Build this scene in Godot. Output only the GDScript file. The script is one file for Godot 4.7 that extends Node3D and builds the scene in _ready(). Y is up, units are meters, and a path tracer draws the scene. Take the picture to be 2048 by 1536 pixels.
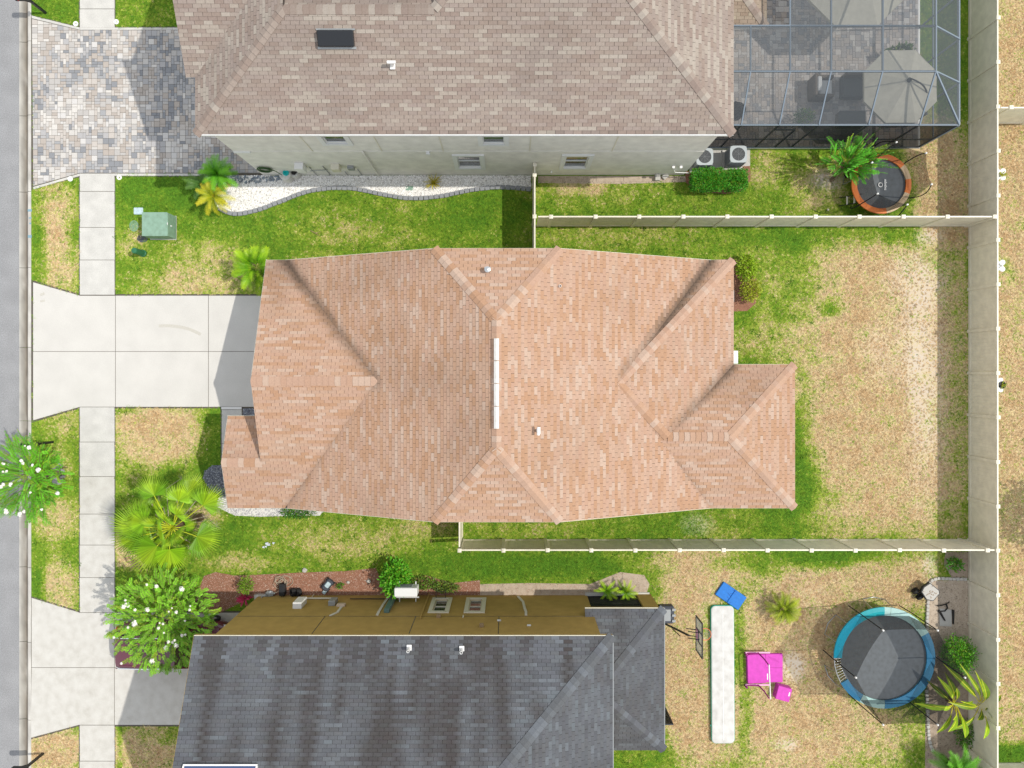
extends Node3D
# A plan view of three houses. P(u, v, h) reads the survey plan: a plan mark (u, v) and its true height h give the point in metres.

const EYE := 30.5
const SCALE := 46.6
const MID := Vector2(1020.0, 746.0)

var rng := RandomNumberGenerator.new()
var counts := {}
var tex := {}
var mats := {}
var lawn_dry: Image
var lawn_sand: Image
var patch_noise := FastNoiseLite.new()
var keep_out: Array = []


class Geo:
	var v := PackedVector3Array()
	var n := PackedVector3Array()
	var c := PackedColorArray()

	func tri(a: Vector3, b: Vector3, d: Vector3, col := Color.WHITE) -> void:  # counter-clockwise seen from outside
		var m := (b - a).cross(d - a)
		if m.length_squared() < 1e-16:
			return
		m = m.normalized()
		v.append(a); v.append(d); v.append(b)
		for k in 3:
			n.append(m)
			c.append(col)

	func quad(a: Vector3, b: Vector3, d: Vector3, e: Vector3, col := Color.WHITE) -> void:
		tri(a, b, d, col)
		tri(a, d, e, col)

	func strip(a: Vector3, b: Vector3, d: Vector3, e: Vector3, na: Vector3, nb: Vector3, nd: Vector3, ne: Vector3, col := Color.WHITE) -> void:
		for k in [[a, na], [d, nd], [b, nb], [a, na], [e, ne], [d, nd]]:
			v.append(k[0]); n.append(k[1]); c.append(col)

	func box(at: Vector3, s: Vector3, b := Basis(), col := Color.WHITE) -> void:
		var x := b.x * s.x / 2.0
		var y := b.y * s.y / 2.0
		var z := b.z * s.z / 2.0
		quad(at - x + y + z, at + x + y + z, at + x + y - z, at - x + y - z, col)
		quad(at - x - y - z, at + x - y - z, at + x - y + z, at - x - y + z, col)
		quad(at - x - y + z, at + x - y + z, at + x + y + z, at - x + y + z, col)
		quad(at + x - y - z, at - x - y - z, at - x + y - z, at + x + y - z, col)
		quad(at + x - y + z, at + x - y - z, at + x + y - z, at + x + y + z, col)
		quad(at - x - y - z, at - x - y + z, at - x + y + z, at - x + y - z, col)

	func rounded(at: Vector3, s: Vector3, r: float, b := Basis(), col := Color.WHITE) -> void:  # a box with chamfered edges along the top and the corners
		var ring := []
		var hx := s.x / 2.0
		var hz := s.z / 2.0
		for q in 4:
			for k in 4:
				var a := PI / 2.0 * (q + k / 3.0)
				var cx: float = (hx - r) * (1.0 if q in [0, 3] else -1.0)
				var cz: float = (hz - r) * (1.0 if q in [0, 1] else -1.0)
				ring.append([Vector2(cx, cz), Vector2(cos(a), sin(a)) * r])
		var m := ring.size()
		var e := minf(r * 0.6, s.y * 0.3)
		for k in m:
			var p0: Vector2 = ring[k][0] + ring[k][1]
			var p1: Vector2 = ring[(k + 1) % m][0] + ring[(k + 1) % m][1]
			var i0: Vector2 = ring[k][0] + ring[k][1] * (1.0 - e / r)
			var i1: Vector2 = ring[(k + 1) % m][0] + ring[(k + 1) % m][1] * (1.0 - e / r)
			var lo := -s.y / 2.0
			var hi := s.y / 2.0
			var f := func(p: Vector2, y: float) -> Vector3: return at + b * Vector3(p.x, y, p.y)
			quad(f.call(p1, lo), f.call(p0, lo), f.call(p0, hi - e), f.call(p1, hi - e), col)
			quad(f.call(p1, hi - e), f.call(p0, hi - e), f.call(i0, hi), f.call(i1, hi), col)
			tri(f.call(i1, hi), f.call(i0, hi), at + b * Vector3(0, hi, 0), col)
			tri(f.call(p0, lo), f.call(p1, lo), at + b * Vector3(0, lo, 0), col)

	func beam(a: Vector3, d: Vector3, w: float, h: float, col := Color.WHITE) -> void:
		var x := d - a
		var l := x.length()
		if l < 1e-5:
			return
		x /= l
		var up := Vector3.UP if absf(x.y) < 0.95 else Vector3.RIGHT
		var z := x.cross(up).normalized()
		var y := z.cross(x)
		box((a + d) / 2.0, Vector3(l, h, w), Basis(x, y, z), col)

	func tube(pts: Array, r0: float, r1: float, seg := 6, col := Color.WHITE) -> void:
		var m := pts.size()
		var side := Vector3.ZERO
		var old := []
		var oldn := []
		for i in m:
			var p: Vector3 = pts[i]
			var d: Vector3 = (pts[mini(i + 1, m - 1)] - pts[maxi(i - 1, 0)]).normalized()
			if side == Vector3.ZERO:
				side = d.cross(Vector3.UP if absf(d.y) < 0.9 else Vector3.RIGHT).normalized()
			side = (side - d * side.dot(d)).normalized()
			var other := d.cross(side)
			var r := lerpf(r0, r1, float(i) / maxf(1.0, m - 1.0))
			var ring := []
			var ringn := []
			for k in seg:
				var a := TAU * k / seg
				var q := side * cos(a) + other * sin(a)
				ring.append(p + q * r)
				ringn.append(q)
			if i > 0:
				for k in seg:
					var k1 := (k + 1) % seg
					strip(old[k], old[k1], ring[k1], ring[k], oldn[k], oldn[k1], ringn[k1], ringn[k], col)
			if i == 0 or i == m - 1:
				for k in seg:
					if i == 0:
						tri(p, ring[(k + 1) % seg], ring[k], col)
					else:
						tri(p, ring[k], ring[(k + 1) % seg], col)
			old = ring
			oldn = ringn

	func prism(poly: PackedVector2Array, y0: float, y1: float, col := Color.WHITE, bottom := true) -> void:  # poly in (x, z)
		var p := poly.duplicate()
		if Geometry2D.is_polygon_clockwise(p):
			p.reverse()
		var t := Geometry2D.triangulate_polygon(p)
		for k in range(0, t.size(), 3):
			var a := p[t[k]]
			var b := p[t[k + 1]]
			var d := p[t[k + 2]]
			if (b - a).cross(d - a) > 0.0:
				var s := b
				b = d
				d = s
			tri(Vector3(a.x, y1, a.y), Vector3(b.x, y1, b.y), Vector3(d.x, y1, d.y), col)
			if bottom:
				tri(Vector3(a.x, y0, a.y), Vector3(d.x, y0, d.y), Vector3(b.x, y0, b.y), col)
		var area := 0.0
		for k in p.size():
			area += p[k].cross(p[(k + 1) % p.size()])
		for k in p.size():
			var a := p[k]
			var b := p[(k + 1) % p.size()]
			if area > 0.0:
				var s := a
				a = b
				b = s
			quad(Vector3(a.x, y0, a.y), Vector3(b.x, y0, b.y), Vector3(b.x, y1, b.y), Vector3(a.x, y1, a.y), col)

	func plate(pts: Array, up: Vector3, depth: float, col := Color.WHITE) -> void:  # a flat convex outline with thickness below it
		var q := pts.duplicate()
		if (q[1] - q[0]).cross(q[2] - q[0]).dot(up) < 0.0:
			q.reverse()
		var m := q.size()
		var down := -up.normalized() * depth
		for k in range(1, m - 1):
			tri(q[0], q[k], q[k + 1], col)
			tri(q[0] + down, q[k + 1] + down, q[k] + down, col)
		for k in m:
			var a: Vector3 = q[k]
			var b: Vector3 = q[(k + 1) % m]
			quad(a + down, b + down, b, a, col)

	func lathe(at: Vector3, profile: Array, seg := 16, col := Color.WHITE, b := Basis()) -> void:  # profile of (radius, height) from below upwards
		for i in profile.size() - 1:
			var r0: float = profile[i][0]
			var y0: float = profile[i][1]
			var r1: float = profile[i + 1][0]
			var y1: float = profile[i + 1][1]
			var t := Vector2(r1 - r0, y1 - y0)
			if t.length() < 1e-6:
				continue
			t = t.normalized()
			for k in seg:
				var a0 := TAU * k / seg
				var a1 := TAU * (k + 1) / seg
				var d0 := Vector3(cos(a0), 0, sin(a0))
				var d1 := Vector3(cos(a1), 0, sin(a1))
				var n0 := b * (d0 * t.y - Vector3.UP * t.x)
				var n1 := b * (d1 * t.y - Vector3.UP * t.x)
				var up := Vector3.UP
				strip(at + b * (d1 * r0 + up * y0), at + b * (d0 * r0 + up * y0), at + b * (d0 * r1 + up * y1), at + b * (d1 * r1 + up * y1), n1, n0, n0, n1, col)

	func blob(at: Vector3, r: Vector3, rough := 0.15, seed_ := 1, seg := 10, col := Color.WHITE) -> void:  # an uneven stone
		var q := FastNoiseLite.new()
		q.seed = seed_
		q.frequency = 0.9
		var rows := seg / 2
		var grid := []
		for i in rows + 1:
			var row := []
			for k in seg:
				var th := PI * i / rows
				var ph := TAU * k / seg
				var d := Vector3(sin(th) * cos(ph), cos(th), sin(th) * sin(ph))
				row.append(at + d * r * (1.0 + rough * 2.0 * q.get_noise_3dv(d * 1.3)))
			grid.append(row)
		for i in rows:
			for k in seg:
				var k1 := (k + 1) % seg
				quad(grid[i][k], grid[i][k1], grid[i + 1][k1], grid[i + 1][k], col)

	func mesh() -> ArrayMesh:
		var a := []
		a.resize(Mesh.ARRAY_MAX)
		a[Mesh.ARRAY_VERTEX] = v
		a[Mesh.ARRAY_NORMAL] = n
		a[Mesh.ARRAY_COLOR] = c
		var m := ArrayMesh.new()
		if v.size():
			m.add_surface_from_arrays(Mesh.PRIMITIVE_TRIANGLES, a)
		return m


# ---------------------------------------------------------------- helpers

func P(u: float, v: float, h := 0.0) -> Vector3:
	var k := (EYE - h) / EYE / SCALE
	return Vector3((u - MID.x) * k, h, (v - MID.y) * k)


func on_wall(u: float, v: float, z: float) -> Vector3:
	var f := (v - MID.y) / (SCALE * z)
	return Vector3((u - MID.x) / SCALE / f, EYE * (1.0 - 1.0 / f), z)


func flat(list: Array, h := 0.0) -> PackedVector2Array:
	var out := PackedVector2Array()
	for k in range(0, list.size(), 2):
		var p := P(list[k], list[k + 1], h)
		out.append(Vector2(p.x, p.z))
	return out


func numbered(parent: Node, called: String) -> String:
	var key := str(parent.get_instance_id()) + called
	var k: int = counts.get(key, 0)
	counts[key] = k + 1
	return called if k == 0 else "%s_%03d" % [called, k]


func thing(called: String, label: String, category: String, at := Vector3.ZERO, group := "", turn := 0.0) -> Node3D:
	var o := Node3D.new()
	o.name = numbered(self, called)
	add_child(o)
	o.position = at
	o.rotation.y = turn
	tag(o, label, category, group)
	return o


func tag(o: Node3D, label: String, category: String, group := "", kind := "") -> void:
	if label:
		o.set_meta("label", label)
	if category:
		o.set_meta("category", category)
	if group:
		o.set_meta("group", group)
	if kind:
		o.set_meta("kind", kind)


func place(parent: Node3D, called: String, mesh: Mesh, m: Material, xf := Transform3D()) -> MeshInstance3D:
	var o := MeshInstance3D.new()
	o.name = numbered(parent, called)
	o.mesh = mesh
	o.material_override = m
	o.transform = xf
	parent.add_child(o)
	return o


func part(parent: Node3D, called: String, g: Geo, m: Material, label := "") -> MeshInstance3D:
	var o := place(parent, called, g.mesh(), m)
	if label:
		o.set_meta("label", label)
	return o


func many(parent: Node3D, called: String, mesh: Mesh, m: Material, xf: Array, cols: Array) -> MultiMeshInstance3D:
	var mm := MultiMesh.new()
	mm.transform_format = MultiMesh.TRANSFORM_3D
	mm.use_colors = true
	mm.mesh = mesh
	mm.instance_count = xf.size()
	for k in xf.size():
		mm.set_instance_transform(k, xf[k])
		mm.set_instance_color(k, cols[k])
	var o := MultiMeshInstance3D.new()
	o.name = numbered(parent, called)
	o.multimesh = mm
	o.material_override = m
	o.set_meta("kind", "stuff")
	parent.add_child(o)
	return o


func grain(called: String, freq: float, lo: float, hi: float, octaves: int, seed_: int, tint := Color(1, 1, 1), power := 1.0) -> void:
	var q := FastNoiseLite.new()
	q.seed = seed_
	q.noise_type = FastNoiseLite.TYPE_SIMPLEX_SMOOTH
	q.frequency = freq
	q.fractal_octaves = octaves
	var im := q.get_seamless_image(512, 512)
	var src := im.get_data()
	im.convert(Image.FORMAT_L8)
	src = im.get_data()
	var out := PackedByteArray()
	out.resize(512 * 512 * 3)
	for k in 512 * 512:
		var t := pow(src[k] / 255.0, power)
		var x := lerpf(lo, hi, t)
		var c := Color(x * lerpf(tint.r, 1.0, t), x * lerpf(tint.g, 1.0, t), x * lerpf(tint.b, 1.0, t)).linear_to_srgb()
		out[3 * k] = int(255.0 * c.r)
		out[3 * k + 1] = int(255.0 * c.g)
		out[3 * k + 2] = int(255.0 * c.b)
	tex[called] = ImageTexture.create_from_image(Image.create_from_data(512, 512, false, Image.FORMAT_RGB8, out))


func lin(r: float, g: float, b: float, a := 1.0) -> Color:
	var c := Color(r, g, b).linear_to_srgb()
	c.a = a
	return c


func mt(called: String, col: Color, rough := 0.8, o := {}) -> StandardMaterial3D:
	if mats.has(called):
		return mats[called]
	var m := StandardMaterial3D.new()
	m.resource_name = called
	m.albedo_color = col
	m.roughness = rough
	m.metallic = o.get("metal", 0.0)
	m.metallic_specular = o.get("spec", 0.4)
	m.vertex_color_use_as_albedo = o.get("vc", false)
	var g: String = o.get("grain", "")
	if g:
		m.albedo_texture = tex[g]
		m.uv1_triplanar = true
		m.uv1_world_triplanar = true
		m.uv1_scale = Vector3.ONE / float(o.get("tile", 1.0))
	var g2: String = o.get("over", "")
	if g2:
		m.detail_enabled = true
		m.detail_blend_mode = BaseMaterial3D.BLEND_MODE_MUL
		m.detail_albedo = tex[g2]
		m.detail_uv_layer = BaseMaterial3D.DETAIL_UV_2
		m.uv2_triplanar = true
		m.uv2_world_triplanar = true
		m.uv2_scale = Vector3.ONE / float(o.get("over_tile", 7.0))
	if col.a < 1.0:
		m.transparency = BaseMaterial3D.TRANSPARENCY_ALPHA
	if o.has("back"):
		m.backlight_enabled = true
		m.backlight = o.back
	if o.has("coat"):
		m.clearcoat_enabled = true
		m.clearcoat = o.coat
		m.clearcoat_roughness = 0.05
	if o.has("two"):
		m.cull_mode = BaseMaterial3D.CULL_DISABLED
	mats[called] = m
	return m


func r1(a: float, b: float) -> float:
	return rng.randf_range(a, b)


# ---------------------------------------------------------------- ground and lawns

const LAND := Rect2(-28.0, -21.0, 56.0, 42.0)


func ramp(d: float, s: float) -> Color:  # the colour of turf from lush (0) to parched (1); s is bare sand
	var stops := [[0.0, Color(0.095, 0.225, 0.020)], [0.28, Color(0.20, 0.325, 0.028)], [0.48, Color(0.36, 0.42, 0.07)], [0.70, Color(0.575, 0.485, 0.235)], [0.9, Color(0.665, 0.520, 0.315)], [1.15, Color(0.51, 0.345, 0.18)]]
	var c: Color = stops[0][1]
	for k in range(1, stops.size()):
		if d <= stops[k][0] or k == stops.size() - 1:
			var t := clampf((d - stops[k - 1][0]) / (stops[k][0] - stops[k - 1][0]), 0.0, 1.0)
			c = (stops[k - 1][1] as Color).lerp(stops[k][1], t)
			break
	return c.lerp(Color(0.66, 0.585, 0.49), clampf(s, 0.0, 1.0))


func survey_lawn() -> void:  # where the turf is dry and where sand shows, on a coarse grid that is then smoothed
	var w := 256
	var h := 192
	# u, v, ru, rv, amount: dry where positive, green where negative
	var spots := [
		[110, 420, 40, 55, .55], [120, 520, 38, 65, .6], [80, 470, 14, 90, -.2], [145, 480, 12, 40, -.25], [125, 845, 40, 30, .35], [120, 920, 30, 40, .25], [115, 1040, 45, 40, .5], [95, 1130, 30, 30, .1], [120, 1180, 35, 60, .55],
		[80, 1180, 14, 60, -.25], [110, 1500, 70, 45, .85], [105, 20, 60, 25, -.1], [300, 25, 70, 30, .05],
		[330, 380, 130, 45, -.15], [300, 470, 90, 35, .1], [430, 545, 100, 55, .38], [340, 570, 80, 30, .25], [260, 490, 30, 30, .2], [410, 430, 60, 40, -.05],
		[640, 455, 90, 30, .2], [820, 400, 90, 25, .12], [750, 470, 100, 25, .15], [560, 470, 70, 40, -.1], [950, 420, 90, 40, -.1], [640, 520, 60, 16, .2],
		[320, 870, 85, 65, .75], [250, 950, 30, 60, .1], [420, 880, 24, 60, -.1], [300, 845, 70, 20, .3], [265, 1095, 36, 40, .9], [360, 940, 70, 30, -.1], [400, 1035, 40, 20, .5],
		[560, 1065, 70, 35, .1], [700, 1080, 110, 40, .3], [850, 1050, 60, 30, .25], [620, 1120, 100, 22, .05], [480, 1125, 60, 20, .35], [470, 1060, 50, 40, -.1],
		[1000, 1060, 120, 20, .12], [1180, 1060, 120, 20, .1], [1300, 1060, 100, 18, -.1], [1480, 1050, 90, 30, .12], [1050, 1130, 220, 22, -.2], [1300, 1120, 60, 20, .15],
		[1240, 470, 170, 28, .2], [1400, 500, 60, 25, .05], [1520, 560, 70, 60, .2], [1530, 690, 60, 50, .3], [1700, 540, 80, 70, .6], [1790, 640, 90, 140, .72], [1740, 820, 110, 120, .75], [1640, 660, 70, 60, .45], [1700, 700, 60, 60, .5],
		[1660, 880, 50, 80, .4], [1780, 960, 110, 80, .65], [1700, 1040, 90, 40, .4], [1570, 800, 50, 50, .1], [1610, 900, 24, 120, -.2], [1500, 740, 50, 30, -.2], [1560, 1040, 60, 30, -.15], [1650, 480, 130, 18, -.15], [1910, 760, 40, 330, .45], [1850, 760, 40, 280, .3],
		[1665, 615, 22, 18, -.4], [1760, 470, 60, 18, -.1], [1840, 1060, 60, 40, .25], [1600, 760, 50, 40, .35], [1900, 470, 40, 30, .5],
		[1180, 385, 120, 30, .15], [1160, 375, 60, 16, .35], [1330, 390, 90, 30, .05], [1520, 330, 50, 40, .35], [1560, 400, 90, 30, .05], [1640, 370, 60, 50, .4], [1850, 300, 50, 70, .55], [1900, 350, 60, 110, .55], [1890, 420, 60, 50, .5],
		[2030, 150, 60, 260, .8], [2030, 600, 60, 320, .78], [2030, 1200, 60, 330, .78], [2040, 440, 30, 30, -.4], [2015, 545, 16, 30, -.4], [2030, 720, 24, 50, -.1], [2030, 1010, 40, 60, -.2], [2025, 1507, 50, 22, -.75], [2040, 640, 14, 40, -.25],
		[1400, 1150, 90, 60, .74], [1360, 1300, 50, 140, .74], [1400, 1430, 60, 110, .8], [1580, 1250, 110, 90, .74], [1560, 1450, 110, 110, .72], [1700, 1180, 130, 60, .7], [1640, 1310, 60, 100, .6], [1700, 1470, 120, 80, .66], [1830, 1170, 60, 60, .5], [1320, 1180, 45, 50, -.1], [1660, 1115, 70, 24, -.45],
		[1410, 1380, 16, 60, -.35], [1490, 1430, 14, 80, -.4], [1478, 1250, 12, 80, -.25], [1340, 1160, 30, 40, -.25], [1580, 1480, 40, 40, -.25], [1700, 1510, 60, 40, -.2], [1660, 1250, 40, 50, -.15], [1730, 1220, 40, 20, -.3], [1450, 1130, 60, 14, -.3], [1610, 1390, 24, 26, -.3],
		[290, 1500, 80, 60, .72], [240, 1500, 8, 60, -.4], [330, 1470, 40, 20, -.3],
	]
	var sands := [[1830, 560, 60, 60, .45], [1860, 470, 30, 20, .5], [1790, 700, 70, 70, .3], [1850, 720, 40, 160, .4], [1850, 900, 40, 160, .25], [1655, 360, 34, 20, .7], [1585, 1335, 26, 30, .75], [1570, 1490, 26, 14, .6], [1395, 1050, 34, 22, .35], [1860, 1130, 14, 24, .6], [1420, 1240, 30, 60, .12], [1600, 1180, 60, 40, .15]]
	lawn_dry = Image.create(w, h, false, Image.FORMAT_RF)
	lawn_sand = Image.create(w, h, false, Image.FORMAT_RF)
	for j in h:
		for i in w:
			var u := MID.x + (LAND.position.x + (i + 0.5) / w * LAND.size.x) * SCALE
			var v := MID.y + (LAND.position.y + (j + 0.5) / h * LAND.size.y) * SCALE
			var d := 0.2
			for s in spots:
				var a: float = (u - s[0]) / s[2]
				var b: float = (v - s[1]) / s[3]
				var q := a * a + b * b
				if q < 4.0:
					d += s[4] * exp(-q * q * 0.7)
			var e := 0.0
			for s in sands:
				var a: float = (u - s[0]) / s[2]
				var b: float = (v - s[1]) / s[3]
				var q := a * a + b * b
				if q < 4.0:
					e += s[4] * exp(-q * q * 0.7)
			lawn_dry.set_pixel(i, j, Color(clampf(d, 0.02, 1.0), 0, 0))
			lawn_sand.set_pixel(i, j, Color(e, 0, 0))


func make_ground() -> void:
	var w := 1536
	var h := 1152
	var dry: Image = lawn_dry.duplicate()
	var sand: Image = lawn_sand.duplicate()
	dry.resize(w, h, Image.INTERPOLATE_CUBIC)
	sand.resize(w, h, Image.INTERPOLATE_CUBIC)
	var a := dry.get_data().to_float32_array()
	var b := sand.get_data().to_float32_array()
	var q := FastNoiseLite.new()
	q.seed = 5
	q.frequency = 0.035
	q.fractal_octaves = 3
	var n1 := q.get_image(w, h, false, false, true)
	n1.convert(Image.FORMAT_L8)
	q.seed = 9
	q.frequency = 0.3
	q.fractal_octaves = 2
	var n2 := q.get_image(w, h, false, false, true)
	n2.convert(Image.FORMAT_L8)
	var m1 := n1.get_data()
	var m2 := n2.get_data()
	var lut := PackedByteArray()
	for s in 8:
		for k in 256:
			var c := ramp(k / 255.0 * 1.3, s / 7.0) * 0.8
			c = c.linear_to_srgb()
			lut.append(int(255 * c.r)); lut.append(int(255 * c.g)); lut.append(int(255 * c.b))
	var out := PackedByteArray()
	out.resize(w * h * 3)
	for k in w * h:
		var f := m2[k] / 255.0 - 0.5
		var g := m1[k] / 255.0 - 0.5
		var d := clampi(int((a[k] + (g * 0.7 + f * 0.55) * clampf(0.35 + a[k], 0.35, 1.0)) * 196.0), 0, 255)
		var s := clampi(int((b[k] * (1.0 + g + 1.4 * f)) * 7.0 + 0.3), 0, 7)
		var at := (s * 256 + d) * 3
		out[3 * k] = lut[at]
		out[3 * k + 1] = lut[at + 1]
		out[3 * k + 2] = lut[at + 2]
	var picture := ImageTexture.create_from_image(Image.create_from_data(w, h, false, Image.FORMAT_RGB8, out))
	var m := StandardMaterial3D.new()
	m.resource_name = "turf"
	m.albedo_texture = picture
	m.roughness = 1.0
	m.metallic_specular = 0.1
	m.texture_repeat = false
	# one sheet: a step down at the kerb, the surveyed land, and plain turf outwards to the horizon
	var xs := [-400.0, -28.0, -20.56, -20.55, 28.0, 400.0]
	var ys := [-0.3, -0.3, -0.3, 0.0, 0.0, 0.0]
	var zs := [-400.0, -21.0, 21.0, 400.0]
	var verts := PackedVector3Array()
	var norms := PackedVector3Array()
	var uvs := PackedVector2Array()
	for i in xs.size() - 1:
		for j in 3:
			var p := [Vector3(xs[i], ys[i], zs[j]), Vector3(xs[i + 1], ys[i + 1], zs[j]), Vector3(xs[i + 1], ys[i + 1], zs[j + 1]), Vector3(xs[i], ys[i], zs[j + 1])]
			for t in [0, 1, 2, 0, 2, 3]:
				verts.append(p[t])
				norms.append(Vector3.UP)
				uvs.append(Vector2((p[t].x - LAND.position.x) / LAND.size.x, (p[t].z - LAND.position.y) / LAND.size.y))
	var am := ArrayMesh.new()
	for near in [true, false]:
		var arr := []
		arr.resize(Mesh.ARRAY_MAX)
		var sv := PackedVector3Array()
		var sn := PackedVector3Array()
		var su := PackedVector2Array()
		for k in range(0, verts.size(), 3):
			var mid := (verts[k] + verts[k + 1] + verts[k + 2]) / 3.0
			if LAND.has_point(Vector2(mid.x, mid.z)) == near:
				for t in 3:
					sv.append(verts[k + t])
					sn.append(norms[k + t])
					su.append(uvs[k + t])
		arr[Mesh.ARRAY_VERTEX] = sv
		arr[Mesh.ARRAY_NORMAL] = sn
		arr[Mesh.ARRAY_TEX_UV] = su
		am.add_surface_from_arrays(Mesh.PRIMITIVE_TRIANGLES, arr)
	am.surface_set_material(0, m)
	am.surface_set_material(1, mt("far_turf", lin(.30, .33, .09), 1.0, {"grain": "speck", "tile": 1.5, "over": "stain", "over_tile": 11.0}))
	var o := place(self, "ground", am, null)
	tag(o, "patchy green and parched ground under the lawns of all three gardens", "ground", "", "structure")


func make_grass() -> void:
	var g := Geo.new()
	for k in 6:
		var a := TAU * k / 6.0 + 0.4 * (k % 2)
		var d := Vector3(cos(a), 0, sin(a))
		var s := Vector3(-d.z, 0, d.x) * 0.0065
		var l := 0.034 + 0.012 * (k % 3)
		var base := d * 0.006
		var midp := d * l * 0.6 + Vector3.UP * (0.026 - 0.003 * (k % 2))
		var tip := d * l + Vector3.UP * (0.024 - 0.006 * (k % 3))
		g.tri(base - s, base + s, midp + s * 0.8)
		g.tri(base - s, midp + s * 0.8, midp - s * 0.8)
		g.tri(midp - s * 0.8, midp + s * 0.8, tip)
	# a mask of everything that stands or lies on the land
	var w := 560
	var h := 420
	var mask := PackedByteArray()
	mask.resize(w * h)
	for poly: PackedVector2Array in keep_out:
		var lo := poly[0]
		var hi := poly[0]
		for p in poly:
			lo = lo.min(p)
			hi = hi.max(p)
		for j in range(maxi(0, int((lo.y - LAND.position.y) * 10)), mini(h, int((hi.y - LAND.position.y) * 10) + 1)):
			for i in range(maxi(0, int((lo.x - LAND.position.x) * 10)), mini(w, int((hi.x - LAND.position.x) * 10) + 1)):
				if Geometry2D.is_point_in_polygon(Vector2(LAND.position.x + (i + 0.5) / 10.0, LAND.position.y + (j + 0.5) / 10.0), poly):
					mask[j * w + i] = 1
	var dd := lawn_dry.get_data().to_float32_array()
	var ss := lawn_sand.get_data().to_float32_array()
	var q := FastNoiseLite.new()
	q.seed = 31
	q.frequency = 1.1
	q.fractal_octaves = 3
	var xf := []
	var cols := []
	var step := 0.056
	for j in int(36.0 / step):
		for i in int(46.0 / step):
			var x := -20.5 + (i + rng.randf()) * step
			var z := -17.6 + (j + rng.randf()) * step
			if x > 24.0:
				continue
			if mask[int((z + rng.randfn() * .045 - LAND.position.y) * 10) * w + int((x + rng.randfn() * .045 - LAND.position.x) * 10)]:
				continue
			var at := int((z - LAND.position.y) / LAND.size.y * 192) * 256 + int((x - LAND.position.x) / LAND.size.x * 256)
			var n := q.get_noise_2d(x, z)
			var s := ss[at]
			if s > 0.1 and rng.randf() < s * 1.1:
				continue
			var dry := dd[at]
			var d := dry + (n * 0.55 + q.get_noise_2d(x * 4.3 + 70.0, z * 4.3) * 0.42 + rng.randfn() * 0.24) * clampf(0.34 + dry * 0.95, 0.3, 1.0)
			var c := ramp(d, 0.0) * rng.randf_range(0.55, 1.24)
			var k := rng.randf_range(0.75, 1.3)
			if dry < 0.6 and d < 0.7 and rng.randf() < 0.008:
				k *= 1.9
				c = ramp(0.05, 0.0) * rng.randf_range(0.5, 0.9)
			var a := rng.randf() * TAU
			xf.append(Transform3D(Basis(Vector3(cos(a) * k, 0, -sin(a) * k), Vector3(0, k * rng.randf_range(0.3, 0.95), 0), Vector3(sin(a) * k, 0, cos(a) * k)), Vector3(x, 0.0, z)))
			cols.append(c)
	var m := mt("grass blade", Color.WHITE, 0.7, {"vc": true, "spec": 0.2, "back": Color(0.25, 0.25, 0.25), "two": 1})
	var o := many(self, "grass", g.mesh(), m, xf, cols)
	tag(o, "short turf, green in places and parched in others, on all the lawns", "grass", "", "stuff")
	print("tufts ", xf.size())


func out_of_lawn(poly: PackedVector2Array) -> void:
	keep_out.append(poly)


func bed(called: String, label: String, category: String, pts: Array, y: float, m: Material, edge := true) -> Node3D:  # a planting bed: one thin uneven-edged layer
	var poly := flat(pts)
	out_of_lawn(poly)
	var g := Geo.new()
	g.prism(poly, -0.05, y, Color.WHITE, false)
	var o := thing(called, label, category)
	o.set_meta("kind", "structure")
	part(o, "surface", g, m)
	return o


func scatter(parent: Node3D, called: String, pts: Array, y: float, count: int, mesh: Mesh, m: Material, size: Vector2, tones: Array, flatness := 1.0) -> void:
	var poly := flat(pts)
	var lo := poly[0]
	var hi := poly[0]
	for p in poly:
		lo = lo.min(p)
		hi = hi.max(p)
	var xf := []
	var cols := []
	var tries := 0
	while xf.size() < count and tries < count * 8:
		tries += 1
		var p := Vector2(r1(lo.x, hi.x), r1(lo.y, hi.y))
		if not Geometry2D.is_point_in_polygon(p, poly):
			continue
		var s := r1(size.x, size.y)
		var b := Basis.from_euler(Vector3(r1(-.3, .3) * flatness, r1(0, TAU), r1(-.3, .3) * flatness)).scaled(Vector3(s, s * r1(.6, 1.0), s))
		xf.append(Transform3D(b, Vector3(p.x, y, p.y)))
		var c: Color = tones[rng.randi() % tones.size()]
		cols.append(c * r1(.8, 1.15))
	many(parent, called, mesh, m, xf, cols)


# ---------------------------------------------------------------- paving

func slab(parent: Node3D, pts: Array, y: float, m: Material, gap := 0.009) -> void:
	var poly := flat(pts)
	var shrunk := Geometry2D.offset_polygon(poly, -gap)
	var g := Geo.new()
	var top := shrunk[0]
	var inner: PackedVector2Array = Geometry2D.offset_polygon(poly, -gap - 0.01)[0]
	g.prism(top, -0.1, y - 0.008, Color.WHITE, false)
	g.prism(inner, -0.05, y, Color.WHITE, false)
	part(parent, "slab", g, m)


func bedding(parent: Node3D, pts: Array) -> void:
	var g := Geo.new()
	g.prism(flat(pts), -.1, .003, Color.WHITE, false)
	part(parent, "bedding", g, mats["joint_soil"])


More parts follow.
